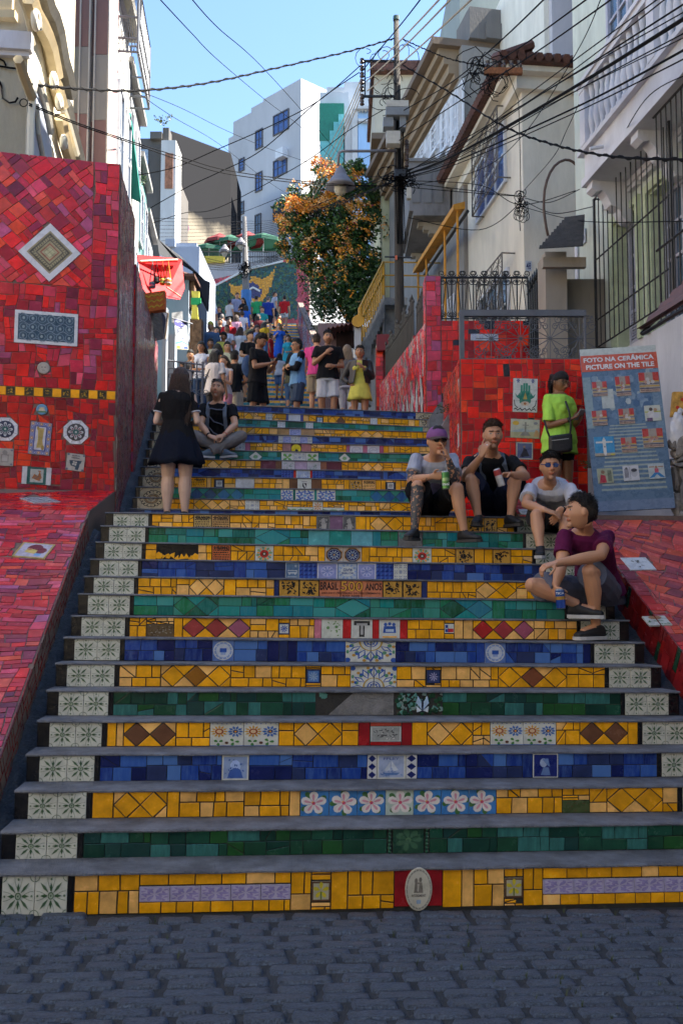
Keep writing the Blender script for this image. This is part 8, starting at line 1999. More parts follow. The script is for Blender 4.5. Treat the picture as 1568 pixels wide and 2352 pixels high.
J = pose(P(1287,1199,9.62),R(34),1.62,True,(((.22,.03,1.10),(.06,.24,1.16),(-.35,.75,.35),(.5,-.2,.9)),((.19,.05,1.13),(.05,.27,1.17),(-.3,.6,.5),(-.3,-.2,.9))),0,0,(0,.45))
J['sidel'] = -1
person('woman with ponytail and glasses in neon yellow T-shirt looking at her phone',J,'brown',(c_neon,'over',.03),(c_black,'minishorts',.006),('pony',hair_black),(sh_b,so_w),GR,True,True,bulk=1.16,legb=1.1,glasses=('round',mat('thin_gold',(.25,.2,.12),rough=.3,metal=.6,bump=0))); JG = J
watch(J,'l',black_plastic,.028)
def phone(J,k,label,c=(.02,.02,.022),off=(0,0,0),tilt=.6):
 p = J['wr'+k]+J['hd'+k].normalized()*.10*J['s']+Vector(off); t = thing('mobile_phone',label,'phone',p); b = MB(); vd = (J['head']-p).normalized(); up_ = (Z_-vd*Z_.dot(vd)).normalized(); sx = up_.cross(vd)
 b.hexa([tuple(sx*x+up_*z) for x,z in ((-.036,-.075),(.036,-.075),(.036,.075),(-.036,.075))],[tuple(sx*x+up_*z+vd*.009) for x,z in ((-.036,-.075),(.036,-.075),(.036,.075),(-.036,.075))]); b.build('phone_case',mat('phone_%d' % int(c[0]*100),c,rough=.3,bump=0),t)
 b = MB(); b.hexa([tuple(sx*x+up_*z+vd*.0092) for x,z in ((-.032,-.070),(.032,-.070),(.032,.070),(-.032,.070))],[tuple(sx*x+up_*z+vd*.010) for x,z in ((-.032,-.070),(.032,-.070),(.032,.070),(-.032,.070))]); b.build('screen',mat('phone_screen',(.02,.03,.05),rough=.1,bump=0),t)
phone(J,'l','grey mobile phone held by the woman in neon',(.30,.30,.32))
bg_ = thing('crossbody_bag','small black crossbody bag hanging at the hip of the woman in neon','bag',P(1286,1018,9.35))
b = MB(); b.tube([Vector((-.125,0,.055)),Vector((.115,-.02,.075))],.001,4)
rg = []
for y,g in ((-.035,.8),(-.02,1),(.02,1),(.035,.8)): rg.append([Vector((x*g*1.0,y,z*g+x*.12)) for x,z in ((-.12,-.085),(-.10,-.10),(.10,-.10),(.12,-.085),(.12,.075),(.10,.09),(-.10,.09),(-.12,.075))])
loft(b,rg); b.build('bag_body',mat('black_nylon',(.012,.012,.014),rough=.5,bump=.4),bg_)
b = MB(); b.box(-.10,.08,-.041,-.037,.030,.038,lambda x,y,z: (x,y,z+x*.12)); b.build('zip',mat('zip_silver',(.5,.5,.5),rough=.3,metal=.8,bump=0),bg_)
o_ = P(1286,1018,9.35)
for pts in ([P(1263,1008,9.37),P(1256,990,9.36),P(1249,965,9.40)],[P(1308,1002,9.36),P(1310,975,9.34),P(1306,945,9.34),P(1298,922,9.42)]):
 b = MB(); b.tube([p-o_ for p in pts],.011,6); b.build('strap',MATS['black_nylon'],bg_)
# people on the upper landing and beyond
Zl = zt(27,1.0)
def stand(label,x,ytop,D,h,yaw,skin,top,bottom,hair,mid=False,arms=('down','down'),fem=False,head=(0,0),bulk=1.0,stride=.08,shoes=(sh_b,so_w),lean=0,z=None,**kw):
 q = P(x,ytop,D); J = pose((q.x,q.y,q.z-h),R(yaw),h,fem,arms,lean,stride,head); J['mid'] = mid; J.update(kw.pop('J',{}))
 person(label,J,skin,top,bottom,hair,shoes if mid else (sh_b,so_b),kw.pop('group',GR),False,fem,bulk,**kw); return J
M = stand('man in black polo shirt and white shorts standing at the head of the stairs',753,761,16.1,1.80,8,'tan',(c_black,'tee',.030),(cloth('white_shorts',(.58,.58,.60)),'shorts',.025),('short',hair_black),True,('chest','belly'),bulk=1.06,beard=.5,shoes=(sh_w,so_w)); watch(M,'r',iron_grey,.03)
M = stand('woman in short yellow dress with a black leather jacket, rightmost of the couple',826,796,15.6,1.62,-4,'tan',(c_yell,'dress',.012),(c_yell,'dress_skirt',.36,.10),('bun',hair_black),True,('hip','chest'),True,bulk=1.04)
jk = mat('black_leather',(.012,.012,.014),rough=.35,bump=.3)
b = MB(); ax,fw,up = M['ax'],M['fw'],M['upv']
for sx,k in ((-1,'l'),(1,'r')):
 c = M['chest']; rg = []
 for t,w0_,w1_ in ((.16,.04,.16),(.02,.05,.175),(-.12,.07,.185),(-.26,.10,.19)):
  rg.append([c+up*t+ax*(sx*(w0_+(w1_-w0_)*q_))+fw*((.150-.10*q_) if o_2 else (.125-.10*q_)) for o_2 in (1,0) for q_ in ((0,.5,1) if o_2 else (1,.5,0))])
 loft(b,rg); seg(b,M['sh'+k],M['el'+k],[.068,.066,.060],10); ball(b,M['sh'+k],.07); ball(b,M['el'+k],.056); seg(b,M['el'+k],M['el'+k]+(M['wr'+k]-M['el'+k])*.8,[.056,.05],10)
rg = [ering(M['pel']+(M['neck']-M['pel'])*t-fw*.06,ax,fw,a,.075,14) for t,a in ((.28,.16),(.6,.165),(.9,.165))]; loft(b,rg)
fuse(b,.012,'leather_jacket',jk,M['root'],2)
M = stand('man in sunglasses with sky blue jacket and black sleeves, arms folded, facing left',684,780,16.8,1.79,-68,'tan',(c_sky,'tee',.026),(cloth('grey_blue',(.05,.07,.11)),'shorts',.03),('short',hair_black),True,('cross','cross'),glasses=('sun',black_plastic))
b = MB()
for k in 'lr': ball(b,M['sh'+k],.078); seg(b,M['sh'+k],M['el'+k],[.074,.068,.062],10); ball(b,M['el'+k],.058); seg(b,M['el'+k],M['el'+k]+(M['wr'+k]-M['el'+k])*.9,[.058,.046],10)
fuse(b,.012,'black_sleeves',c_black,M['root'],1)
M = stand('man in black T-shirt and shorts with a blue bag looking down at his phone',592,769,15.9,1.82,62,'tan',(c_black,'tee',.024),(c_black,'shorts',.035),('curly',hair_black),True,('phone','phone'),head=(0,.55),bulk=1.08,lean=.03,beard=.5)
phone(M,'l','dark mobile phone held by the man in black T-shirt on the landing',(.03,.02,.02))
b = MB(); c = M['chest']-M['fw']*.20-M['upv']*.10; ball(b,c,.17,k=12,sc=(.8,.55,1.3)); fuse(b,.02,'drawstring_bag',cloth('bag_blue',(.03,.06,.14)),M['root'],2,None,fold=.015)
stand('man in hot pink T-shirt and khaki shorts seen from behind',727,767,18.6,1.80,176,'light',(c_pink,'tee',.02),(c_khaki,'shorts',.03),('buzz',hair_brown),True,('down','down'),bulk=1.1)
stand('woman with ash blond hair and white trousers behind the couple',797,793,17.2,1.66,170,'light',(cloth('grey_top',(.12,.12,.13)),'tank',.01),(cloth('white_jeans',(.52,.52,.56)),'pants',.006),('long',hair_blond),True,fem=True,J=dict(hairlen=.45))
M = stand('woman in cream T-shirt with a black crossbody strap seen from behind on the landing',494,803,16.6,1.68,150,'tan',(cloth('cream_tee',(.55,.50,.48)),'tee',.03),(c_char,'minishorts',.01),('long',hair_black),True,('down','phone'),True,bulk=1.12,J=dict(hairlen=.5))
b = MB(); c,ax,fw,up = M['chest'],M['ax'],M['fw'],M['upv']; b.tube([c-ax*.15+up*.15-fw*.06,c-fw*.165+up*.02,c+ax*.16-up*.17-fw*.12],.016,5); sub(M['root'],b,'bag_strap',jk); b = MB(); q = c+ax*.19-up*.24-fw*.05; b.box(q.x-.1,q.x+.1,q.y-.04,q.y+.04,q.z-.08,q.z+.07); sub(M['root'],b,'shoulder_bag',jk)
stand('woman with light brown hair in pink shorts beside the one in cream',516,818,17.2,1.62,-28,'light',(cloth('pale_top',(.5,.45,.45)),'tank',.01),(cloth('pink_shorts',(.55,.22,.28)),'minishorts',.02),('long',hair_brown),True,('belly','phone'),True,J=dict(hairlen=.3))
stand('man in black T-shirt and beige shorts seen from behind left of the phone user',538,806,17.6,1.72,160,'tan',(c_black,'tee',.02),(cloth('beige',(.38,.32,.24)),'shorts',.03),('short',hair_black),True,('belly','belly'),bulk=1.06)
stand('woman with black cardigan over a white top and dark jeans by the iron railing',463,786,19.0,1.66,-12,'brown',(c_white,'tank',.012),(c_jean,'pants',.006),('long',hair_black),True,('belly','belly'),True,J=dict(hairlen=.3))
stand('woman with waist length black hair, white T-shirt and denim shorts seen from behind',642,812,27.5,1.42,180,'brown',(cloth('white_top2',(.5,.5,.52)),'tee',.014),(c_denim,'shorts',.01),('long',hair_black),False,fem=True,J=dict(hairlen=.62),bulk=1.1)
stand('woman in olive top and jeans half hidden behind the man with folded arms',668,812,22.5,1.60,170,'light',(c_olive,'tee',.02),(c_denim,'pants',.01),('long',hair_black),fem=True)
CR = [  # label,x,top y,D,h,yaw,skin,shirt,style,trousers,style,hair,colour,fem,arms
('man in pale yellow shirt with a dark strap and sunglasses',522,787,21.5,1.74,10,'light',c_cream,'tee',c_char,'shorts','short',hair_black,0,('belly','down')),
('man in dark cap and cream vest top',484,780,22.5,1.70,0,'brown',c_cream,'tank',c_char,'shorts','short',hair_black,0,('down','down')),
('man with yellow hair in a blue patterned shirt',484,741,24.5,1.80,5,'light',c_teal,'tee',c_navy,'shorts','short',mat('hair_yellow',(.5,.45,.05),rough=.6),0,('down','down')),
('woman with curly dark hair in a yellow top',513,765,24.0,1.62,20,'brown',c_yell,'tank',c_jean,'pants','curly',hair_black,1,('belly','down')),
('woman in white T-shirt in front of the man in red',522,748,27.0,1.66,-15,'tan',c_white,'tee',c_denim,'pants','bun',hair_brown,1,('down','belly')),
('man in red T-shirt in the middle of the crowd',526,732,30.0,1.78,10,'brown',c_red,'tee',c_char,'shorts','short',hair_black,0,('down','down')),
('woman in pink floral trousers',543,724,34.0,1.65,175,'light',c_flor,'tank',c_flor,'pants','long',hair_brown,1,('down','down')),
('blonde woman in a bright blue belted dress',642,744,31.5,1.66,-10,'light',c_blue,'dress',c_blue,'dress','long',hair_blond,1,('chest','down')),
('man in black T-shirt behind the phone user',574,763,22.0,1.74,30,'light',c_black,'tee',c_char,'shorts','short',hair_black,0,('belly','belly')),
('woman with brown hair in light grey on the steps',590,748,29.0,1.60,20,'light',c_lil,'tee',c_denim,'pants','long',hair_brown,1,('belly','belly')),
('person in dark olive sitting height on the steps',578,742,32.0,1.45,170,'tan',c_olive,'tee',c_char,'pants','short',hair_brown,0,('down','down')),
('woman in a long burgundy dress',593,722,35.5,1.66,160,'tan',c_mar,'dress',c_mar,'dress','long',hair_black,1,('down','down')),
('man in lilac blue shirt by the left wall',485,692,37.0,1.80,15,'tan',c_lil,'tee',c_khaki,'shorts','short',hair_black,0,('down','down')),
('woman in navy vest dress left of the mural',504,705,37.5,1.65,0,'light',c_navy,'tank',c_navy,'pants','long',hair_brown,1,('down','belly')),
('dark skinned man in a light blue shirt',471,716,33.0,1.80,60,'dark',c_sky,'tee',c_navy,'shorts','buzz',hair_black,0,('down','down')),
('woman in white T-shirt and black leggings before the mural',527,688,40.5,1.66,150,'light',cloth('white3',(.55,.55,.57)),'tee',c_black,'pants','pony',hair_black,1,('down','belly')),
('tall man with blue shirt and brown shorts before the mural',544,674,41.0,1.86,30,'light',c_lil,'tee',c_brownc,'shorts','short',hair_brown,0,('down','belly')),
('woman in black top and jeans beside the blue based pole',559,685,40.0,1.66,-30,'tan',c_black,'tee',c_denim,'pants','long',hair_black,1,('cross','down')),
('woman in a short bright blue dress seen from behind',565,701,38.5,1.62,170,'tan',c_blue,'dress',c_blue,'mini','long',hair_black,1,('belly','down')),
('person in bright green T-shirt and black trousers',589,680,40.5,1.72,165,'tan',c_green,'tee',c_black,'pants','bun',hair_black,0,('down','down')),
('woman in off white top left of the green T-shirt',574,679,42.0,1.72,140,'light',c_cream,'tee',c_khaki,'shorts','long',hair_brown,1,('down','down')),
('man in royal blue shirt and hat',616,681,39.5,1.80,185,'light',cloth('deep_blue',(.015,.04,.25)),'tee',c_navy,'shorts','short',hair_grey,0,('down','down')),
('man in a white and navy striped shirt',630,671,42.5,1.80,120,'light',cloth('white4',(.4,.42,.5)),'tee',c_navy,'shorts','short',hair_brown,0,('down','down')),
('person in red T-shirt and white shorts on the right parapet',653,679,41.0,1.78,170,'light',c_red,'tee',cloth('white5',(.5,.5,.5)),'minishorts','short',hair_black,0,('down','down')),
('person with orange top crouching near the parapet',640,724,36.0,1.30,90,'light',cloth('orange',(.55,.22,.04)),'tee',c_lil,'pants','short',hair_black,0,('belly','belly')),
('person in grey T-shirt in the upper left of the crowd',510,722,35.0,1.70,190,'light',cloth('grey3',(.2,.22,.26)),'tee',c_navy,'pants','short',hair_grey,0,('down','down')),
('child in red beside the blue dress',622,768,30.0,1.20,80,'brown',c_red,'tee',c_red,'shorts','short',hair_black,0,('down','down')),
('woman in orange top low in the left of the crowd',500,790,20.5,1.62,-160,'tan',cloth('orange2',(.6,.2,.04)),'tee',c_jean,'pants','long',hair_black,1,('down','down')),
('man in mint green shirt behind the yellow haired man',498,752,27.5,1.74,20,'light',cloth('mint',(.2,.45,.35)),'tee',c_char,'shorts','short',hair_black,0,('down','down')),
('woman in white dress in the centre of the crowd',552,752,27.0,1.62,165,'light',cloth('white6',(.55,.55,.56)),'dress',cloth('white6',(.55,.55,.56)),'dress','long',hair_brown,1,('down','down')),
('man in black vest above the woman in cream',505,733,30.5,1.76,10,'brown',c_black,'tank',c_denim,'shorts','short',hair_black,0,('belly','down')),
('man in white shirt halfway up the left of the stairs',556,715,36.5,1.76,170,'tan',c_white,'tee',c_khaki,'shorts','short',hair_brown,0,('down','down')),
('person in teal T-shirt high in the crowd',602,706,38.0,1.72,20,'light',cloth('teal',(.02,.25,.25)),'tee',c_navy,'pants','short',hair_black,0,('down','belly')),
('woman in mustard top below the green T-shirt',607,738,33.0,1.60,150,'tan',cloth('mustard',(.5,.3,.02)),'tee',c_denim,'pants','long',hair_black,1,('down','down')),
('woman in turquoise dress on the right of the upper steps',662,770,29.5,1.60,-20,'light',cloth('turq',(.04,.35,.4)),'dress',cloth('turq',(.04,.35,.4)),'mini','long',hair_brown,1,('down','belly')),
('man in dark vest at the left edge of the crowd',437,806,20.5,1.70,20,'brown',c_char,'tank',c_jean,'pants','short',hair_black,0,('belly','down')),
('seller in a brown top next to the hanging goods',447,778,23.0,1.66,60,'brown',c_brownc,'tee',c_char,'pants','short',hair_black,0,('hip','hip')),
]
for (lab,x,yt,D,h,yaw,sk,tc_,ts,bc,bs_,hk,hm,fem,arms) in CR:
 bt = (bc,'dress_skirt',.62,.16) if bs_ == 'dress' else ((bc,'dress_skirt',.38,.12) if bs_ == 'mini' else (bc,bs_,.02))
 stand(lab,x,yt,D,h,yaw,sk,(tc_,ts,.018),bt,(hk,hm),False,arms,bool(fem),(rp_.uniform(-.5,.5),rp_.uniform(0,.3)),bulk=rp_.uniform(.95,1.12),J=dict(hairlen=.3) if hk == 'long' else {})
# flowering tree
rt = random.Random(31)
tree = thing('bougainvillea','large orange flowering bougainvillea spilling over the right side of the upper stairs','tree',P(805,780,29.5)); to = tree.location
blobs = [(700,480,62),(778,432,58),(838,432,45),(668,520,34),(700,560,62),(770,530,85),(840,530,58),(735,635,55),(800,630,80),(850,615,42),(752,700,42),(822,705,48),(655,570,24),(735,385,22),(820,388,26),(862,470,30)]
BL = [(P(x,y,29.5+rt.uniform(-.8,.8))-to,r/2070*29.5) for x,y,r in blobs]
def leafquad(b,p,s_,c):
 a = Vector((rt.gauss(0,1),rt.gauss(0,1),rt.gauss(0,1))).normalized(); u = a.cross(Vector((.3,.2,.9))).normalized(); w_ = a.cross(u)
 b.face([p-u*s_,p-w_*s_*.55,p+u*s_,p+w_*s_*.55],c)
b = MB(); fb = MB()
for c,r in BL:
 n = int(3600*r*r)
 for _ in range(n):
  d = Vector((rt.gauss(0,1),rt.gauss(0,1),rt.gauss(0,1))).normalized(); k = rt.random()**.45
  p = c+d*(r*k*(1+.35*noise.noise(c*3+d*2.2))); g = noise.noise(p*1.7)
  if g < -.10 and k > .55: continue
  col = rt.choice([(.03,.085,.012),(.045,.12,.018),(.02,.05,.012),(.08,.15,.02),(.03,.06,.012)]); leafquad(b,p,rt.uniform(.045,.085),col)
for c,r in BL:
 X,Y,_ = proj(c+to); n = int(1500*r*r*(1 if Y < 560 and X < 810 else .3)*(.2 if Y > 640 else 1))
 for _ in range(n):
  d = Vector((rt.gauss(0,1)-.25,rt.gauss(0,1)-.9,rt.gauss(0,1)+.25)).normalized(); p = c+d*(r*rt.uniform(.86,1.08)*(1+.35*noise.noise(c*3+d*2.2)))
  g = noise.noise(p*1.9+Vector((7,3,1)))+.4*noise.noise(p*5)
  if g < .15: continue
  col = rt.choice([(.80,.30,.01),(.86,.38,.02),(.76,.33,.08),(.74,.40,.14),(.6,.2,.01)])
  if rt.random() < .03: col = (.35,.02,.06)
  for _q in range(3): leafquad(fb,p+Vector((rt.uniform(-.06,.06),rt.uniform(-.06,.06),rt.uniform(-.06,.06))),rt.uniform(.03,.06),col)
for _ in range(60):      # hanging vines
 x,y = rt.uniform(700,865),rt.uniform(600,700); p = P(x,y,28.6+rt.uniform(-.4,1.2))-to; L = rt.uniform(.6,1.9)
 for i in range(int(L*26)): leafquad(b,p+Vector((rt.uniform(-.1,.1),rt.uniform(-.1,.1),-L*i/(L*26))),rt.uniform(.04,.07),rt.choice([(.02,.045,.012),(.03,.06,.015)]))
lf = mat('leaf',None,rough=.6,var=.2,bump=0,src='attr')
b.build('leaves',lf,tree,color=True,kind='stuff'); fb.build('flowers',lf,tree,color=True,kind='stuff')
bark = mat('bark',(.08,.06,.045),rough=.9,bump=.8,bscale=20)
b = MB();
for q in ([(805,800),(800,700),(780,620),(760,540)],[(800,700),(830,600),(845,520)],[(780,620),(720,560),(690,500)],[(770,580),(790,480),(800,430)],[(812,800),(825,700),(850,640)]):
 b.tube([P(x,y,29.6)-to for x,y in q],[.16,.12,.08,.05][:len(q)],7)
b.build('trunk',bark,tree,smooth=True)
fp = thing('roof_plant','small fern like plant growing on the chimney of the derelict building','plant',P(380,292,33.8)); b = MB()
for _ in range(90):
 a = rt.uniform(0,6.3); l = rt.uniform(.1,.55); p = Vector((math.cos(a)*l*.7-.1,math.sin(a)*l*.3,l*.7+rt.uniform(0,.1))); leafquad(b,p,.05,(.10,.12,.02))
b.build('leaves',lf,fp,color=True,kind='stuff')
def tuft(x,y,D,n,r,lab):
 t = thing('weed_clump',lab,'plant',P(x,y,D)); b = MB()
 for _ in range(n):
  a = rt.uniform(0,6.3); l = rt.uniform(.3,1)*r; p = Vector((math.cos(a)*l,math.sin(a)*l*.5,rt.uniform(0,r))); leafquad(b,p,r*.16,rt.choice([(.03,.06,.015),(.05,.09,.02)]))
 b.build('leaves',lf,t,color=True,kind='stuff')
tuft(1352,1078,9.3,60,.09,'small weed clump at the foot of the white wall beside the photo board'); tuft(1022,950,11.0,70,.12,'small green plant growing on the grey concrete parapet')
tuft(312,425,20.5,120,.25,'leafy plant hanging from a house front high on the left')
# utility pole
pole = thing('utility_pole','dark wooden utility pole carrying a street lamp, boxes and tangled cables','pole',(0,0,0)); DPo = 18.5
pt = [P(909.5,42,DPo),P(912,250,DPo),P(914,450,DPo),P(917,700,DPo),P(918,960,DPo)]
MB().tube(pt,[.055,.075,.088,.10,.105],12).build('shaft',mat('old_pole_wood',(.045,.038,.032),rough=.85,var=.5,scale=8,bump=1,bscale=40,stretch=(4,4,.4),stain=.3,stain_col=(.12,.09,.07)),pole,smooth=True)
MB().tube([P(909.5,47,DPo),P(909.5,38,DPo)],.07,10).build('cap',mat('green_cap',(.03,.07,.06),rough=.6),pole)
def PB(x0,x1,y0,y1,D,dep,name,m): b = MB(); fbox(b,x0,x1,y0,y1,D,dep); return b.build(name,m,pole)
boxg = mat('pale_box',(.40,.38,.33),rough=.6); boxd = mat('grey_box',(.16,.17,.18),rough=.5)
PB(887,938,230,244,18.1,.2,'junction_box',boxg); PB(886,939,245,263,18.08,.24,'junction_box',boxd); PB(880,903,268,290,18.15,.25,'fuse_box',boxd); PB(918,932,266,292,18.15,.25,'fuse_box',boxd); PB(887,919,300,329,18.1,.2,'meter_box',boxg)
PB(906,932,388,404,18.2,.2,'clamp_box',iron); PB(934,944,430,455,18.1,.12,'security_camera',boxg)
b = MB()
for y in (139,220): fbox(b,829,909,y-2,y+2,18.45,.05)
for x in (838,851): fbox(b,x-1.5,x+1.5,141,218,18.47,.04)
b.build('insulator_rack',iron,pole)
def insu(x,y,D=18.4,n=1):
 q = P(x,y,D); MB().lathe([(.015,-.06),(.05,-.045),(.05,-.02),(.025,0),(.045,.02),(.045,.045),(.015,.06)],q,8).build('insulator',ins,pole,smooth=True)
for y in (140,156,172,188,204,222,236): insu(831,y)
for y in (328,340,352,364,378): insu(934,y)
MB().tube([P(932,320,18.4),P(935,392,18.4)],.012,5).build('rod',iron,pole)
MB().tube([P(883,590,18.4),P(946,592,18.4)],.018,5).build('cross_bar',iron,pole)
PB(907,912,587,596,18.35,.03,'orange_tag',mat('orange_tag',(.6,.12,.04),rough=.5))
b = MB()
for k in range(46):
 cx,cy,r_ = rw_.uniform(884,945),rw_.uniform(392,440),rw_.uniform(5,24); a0 = rw_.uniform(0,6); f = rw_.uniform(.4,1.1)
 b.tube([P(cx+r_*math.cos(a0+i*.55),cy+r_*f*math.sin(a0+i*.55),18.35+rw_.uniform(-.2,.2)) for i in range(8)],rw_.choice([.008,.012]),4)
for k in range(26):
 cx,cy,r_ = rw_.uniform(840,935),rw_.uniform(100,250),rw_.uniform(8,30); a0 = rw_.uniform(0,6); f = rw_.uniform(.5,1.3)
 b.tube([P(cx+r_*math.cos(a0+i*.5),cy+r_*f*math.sin(a0+i*.5),18.4+rw_.uniform(-.15,.15)) for i in range(7)],.008,4)
for k in range(10): x = rw_.uniform(906,930); b.tube([P(x,250,18.35),P(x+rw_.uniform(-4,4),420,18.35),P(x+rw_.uniform(-6,6),560,18.38)],.009,4)
b.build('cable_tangle',cable_m,pole)
lamp = thing('street_lamp','bell shaped grey street lamp on a curved arm from the wooden pole','street lamp',(0,0,0)); lm = mat('lamp_grey',(.16,.155,.17),rough=.5,bump=.1)
MB().tube([P(910,346,18.35),P(850,347,18.2),P(785,347,18.1),P(778,352,18.1),P(776,380,18.1)],.03,8).build('arm',lm,lamp,smooth=True)
q = P(781.5,428,18.1); MB().lathe([(.30,-.02),(.31,0),(.29,.04),(.22,.12),(.17,.20),(.13,.235),(.125,.29),(.10,.31),(.095,.36),(.05,.39),(.04,.43)],q,22).build('shade',lm,lamp,smooth=True)
MB().lathe([(.03,-.20),(.09,-.17),(.125,-.10),(.135,0),(.12,.10)],q,18).build('bulb_glass',mat('clouded_glass',(.55,.50,.38),rough=.15,trans=.5,bump=0),lamp,smooth=True)
p2_ = thing('utility_pole','far grey pole with a blue painted foot and two bell lamps before the mural','pole',(0,0,0))
MB().tube([P(561,498,42),P(563,600,42),P(565,672,42),P(566,760,42)],[.10,.14,.17,.2],8).build('shaft',conc_st,p2_); MB().tube([P(565.5,668,41.98),P(566.5,720,41.98)],[.25,.26],10).build('blue_foot',mat('blue_paint',(.03,.16,.42),rough=.5),p2_)
b = MB(); fbox(b,545,562,508,510,42,.1); fbox(b,545,562,524,526,42,.1); b.build('cross_arm',iron,p2_)
for x,y in ((516,576),(553,560)):
 q = P(x,y,41.5); MB().lathe([(.24,-.1),(.26,0),(.18,.12),(.12,.2),(.05,.3)],q,12).build('lamp_shade',lm,p2_); MB().lathe([(.04,-.3),(.12,-.2),(.14,-.1)],q,10).build('lamp_glass',boxg,p2_)
MB().tube([P(516,565,41.6),P(563,545,41.9),P(553,550,41.6)],.03,5).build('lamp_arm',iron,p2_)
b = MB()
for k in range(22):
 cx,cy,r_ = rw_.uniform(552,572),rw_.uniform(604,632),rw_.uniform(3,9); a0 = rw_.uniform(0,6); b.tube([P(cx+r_*math.cos(a0+i*.7),cy+r_*math.sin(a0+i*.7),41.7) for i in range(7)],.02,3)
b.build('cable_tangle',cable_m,p2_)
# overhead cables
CAB = []
def cable(pts,r,lab='thin black overhead cable strung across the street',m=None,twist=False):
 """pts: (x,y,D); a smooth curve through them"""
 P_ = [P(*p) for p in pts]; out = []; n = len(P_)
 for i in range(n-1):
  a,b_,c,d = P_[max(i-1,0)],P_[i],P_[i+1],P_[min(i+2,n-1)]
  for k in range(9 if i < n-2 else 10):
   t = k/9; out.append(.5*((2*b_)+(c-a)*t+(2*a-5*b_+4*c-d)*t*t+(3*b_-a-3*c+d)*t**3))
 b = MB(); b.tube(out,r,5)
 if twist:
  o2 = []
  for i,p in enumerate(out):
   for q in range(3):
    if i < len(out)-1: o2.append(p+(out[i+1]-p)*q/3)
  b.tube([p+Vector((0,math.cos(i*1.1),math.sin(i*1.1)))*r*1.3 for i,p in enumerate(o2)],r*.8,4)
 o = b.build('overhead_cable',m or cable_m); tag(o,lab,'cable','overhead cables'); mid = proj(out[len(out)//2]); CAB.append((o,mid[0],mid[1],lab,m))
T1 = 'twisted pair of black cables slung across the street'
cable([(62,192,10.4),(170,203,11.5),(320,208,13),(480,190,15),(640,155,16.6),(800,118,17.8),(905,88,18.5)],.014,'twisted black cable from the pedimented house to the pole top',None,True)
for d in (0,4): cable([(68,238+d,10.4),(180,283+d,12),(305,326+d,13.5),(420,362+d*2,15),(532,393+d*2,16),(732,420+d,17.6),(900,428,18.4)],.009)
cable([(434,-10,8),(502,65,11),(600,152,15),(720,285,22),(860,450,28)],.006); cable([(360,-10,8),(440,76,11),(502,139,14),(610,230,20),(700,300,24),(775,380,28)],.006)
cable([(345,478,22),(430,430,21),(502,396,20),(600,345,19),(732,231,18.6),(825,166,18.4)],.011); cable([(300,405,19),(400,385,19),(502,342,19),(620,290,18.8),(732,231,18.6),(828,150,18.4)],.011)
cable([(330,520,23),(420,490,22),(502,477,21),(690,378,19.5),(800,300,18.8),(880,252,18.4)],.009); cable([(320,500,24),(502,500,24),(640,455,21),(760,400,19.5),(905,330,18.4)],.007)
cable([(310,205,13.5),(420,250,18),(520,300,22),(640,350,24),(800,400,22),(900,405,18.5)],.006); cable([(312,210,13.5),(400,270,18),(502,330,24),(620,420,30),(700,470,34)],.006)
for k in range(9):
 y0 = 508+k*9; cable([(330+8*k,y0,30),(470,y0+2-k,36),(562,508+k*6,42),(640,520+4*k-18,34),(905,400+rw_.uniform(-12,20),18.6)],.007)
for k in range(5): cable([(462,590+7*k,42),(562,606+3*k,42),(700,560+5*k,34)],.012)
tan_c = mat('beige_cable',(.34,.29,.22),rough=.7,bump=0)
for a,c in (((843,164),(1016,-10)),((841,187),(1042,-10)),((843,209),(1086,-5))): cable([(a[0],a[1],18.4),((a[0]*2+c[0])/3,(a[1]*2+c[1])/3+5,15.5),((a[0]+2*c[0])/3,(a[1]+2*c[1])/3+4,12.5),(c[0],c[1],10)],.013,'thick beige overhead cable running up from the insulator rack',tan_c)
for k in range(4): cable([(831,175+14*k,18.4),(800,250+14*k,19.5),(760,330+18*k,23),(690,470+10*k,32)],.011,'pale cable dropping from the insulators behind the tree',tan_c)
cable([(972,-10,12),(922,54,16),(870,116,18),(826,170,18.4)],.012)
RB = [((930,402),(1035,357),(1273,221),(1590,30),.026),((930,408),(1035,371),(1327,238),(1600,98),.016),((930,398),(1035,333),(1252,204),(1590,-4),.012),((928,396),(1035,340),(1260,195),(1575,-40),.009),((928,394),(1035,346),(1240,190),(1520,-10),.009),((926,392),(1035,352),(1235,215),(1600,10),.008),((926,400),(1035,366),(1300,215),(1600,60),.009),((926,410),(1035,378),(1300,262),(1600,120),.010),((926,404),(1035,362),(1250,240),(1590,76),.007)]
for i,(a,q,c,e,r) in enumerate(RB): cable([(a[0],a[1],18.3),(q[0],q[1]+4,16),(c[0],c[1]+6,11.5),(e[0],e[1],7.6)],r*.8,'heavy black cable of the bundle sweeping from the pole to the upper right' if i < 2 else 'black cable of the bundle sweeping from the pole to the upper right')
for a,q,c in (((905,330),(1035,245),(1412,-8)),((910,300),(1035,211),(1355,-8)),((915,260),(1035,190),(1255,-8))): cable([(a[0],a[1],18.4),(q[0],q[1],15.5),((q[0]+c[0])/2,(q[1]+c[1])/2+6,12),(c[0],c[1],9)],.010)
cable([(925,90,18.4),(980,115,17.5),(1035,136,17),(1110,152,16.5),(1160,160,16.4)],.010,T1,None,True); cable([(925,150,18.4),(1035,214,16.5),(1154,289,13.5),(1273,333,11.5),(1409,360,9.5),(1590,367,7.8)],.012,'twisted black cable sagging low across the right houses',None,True)
cable([(1380,-5,11),(1324,119,12.5),(1204,306,15.5),(1100,390,17),(935,428,18.4)],.007); cable([(1328,240,12.6),(1300,300,14),(1270,360,15),(1200,440,16.4)],.006)
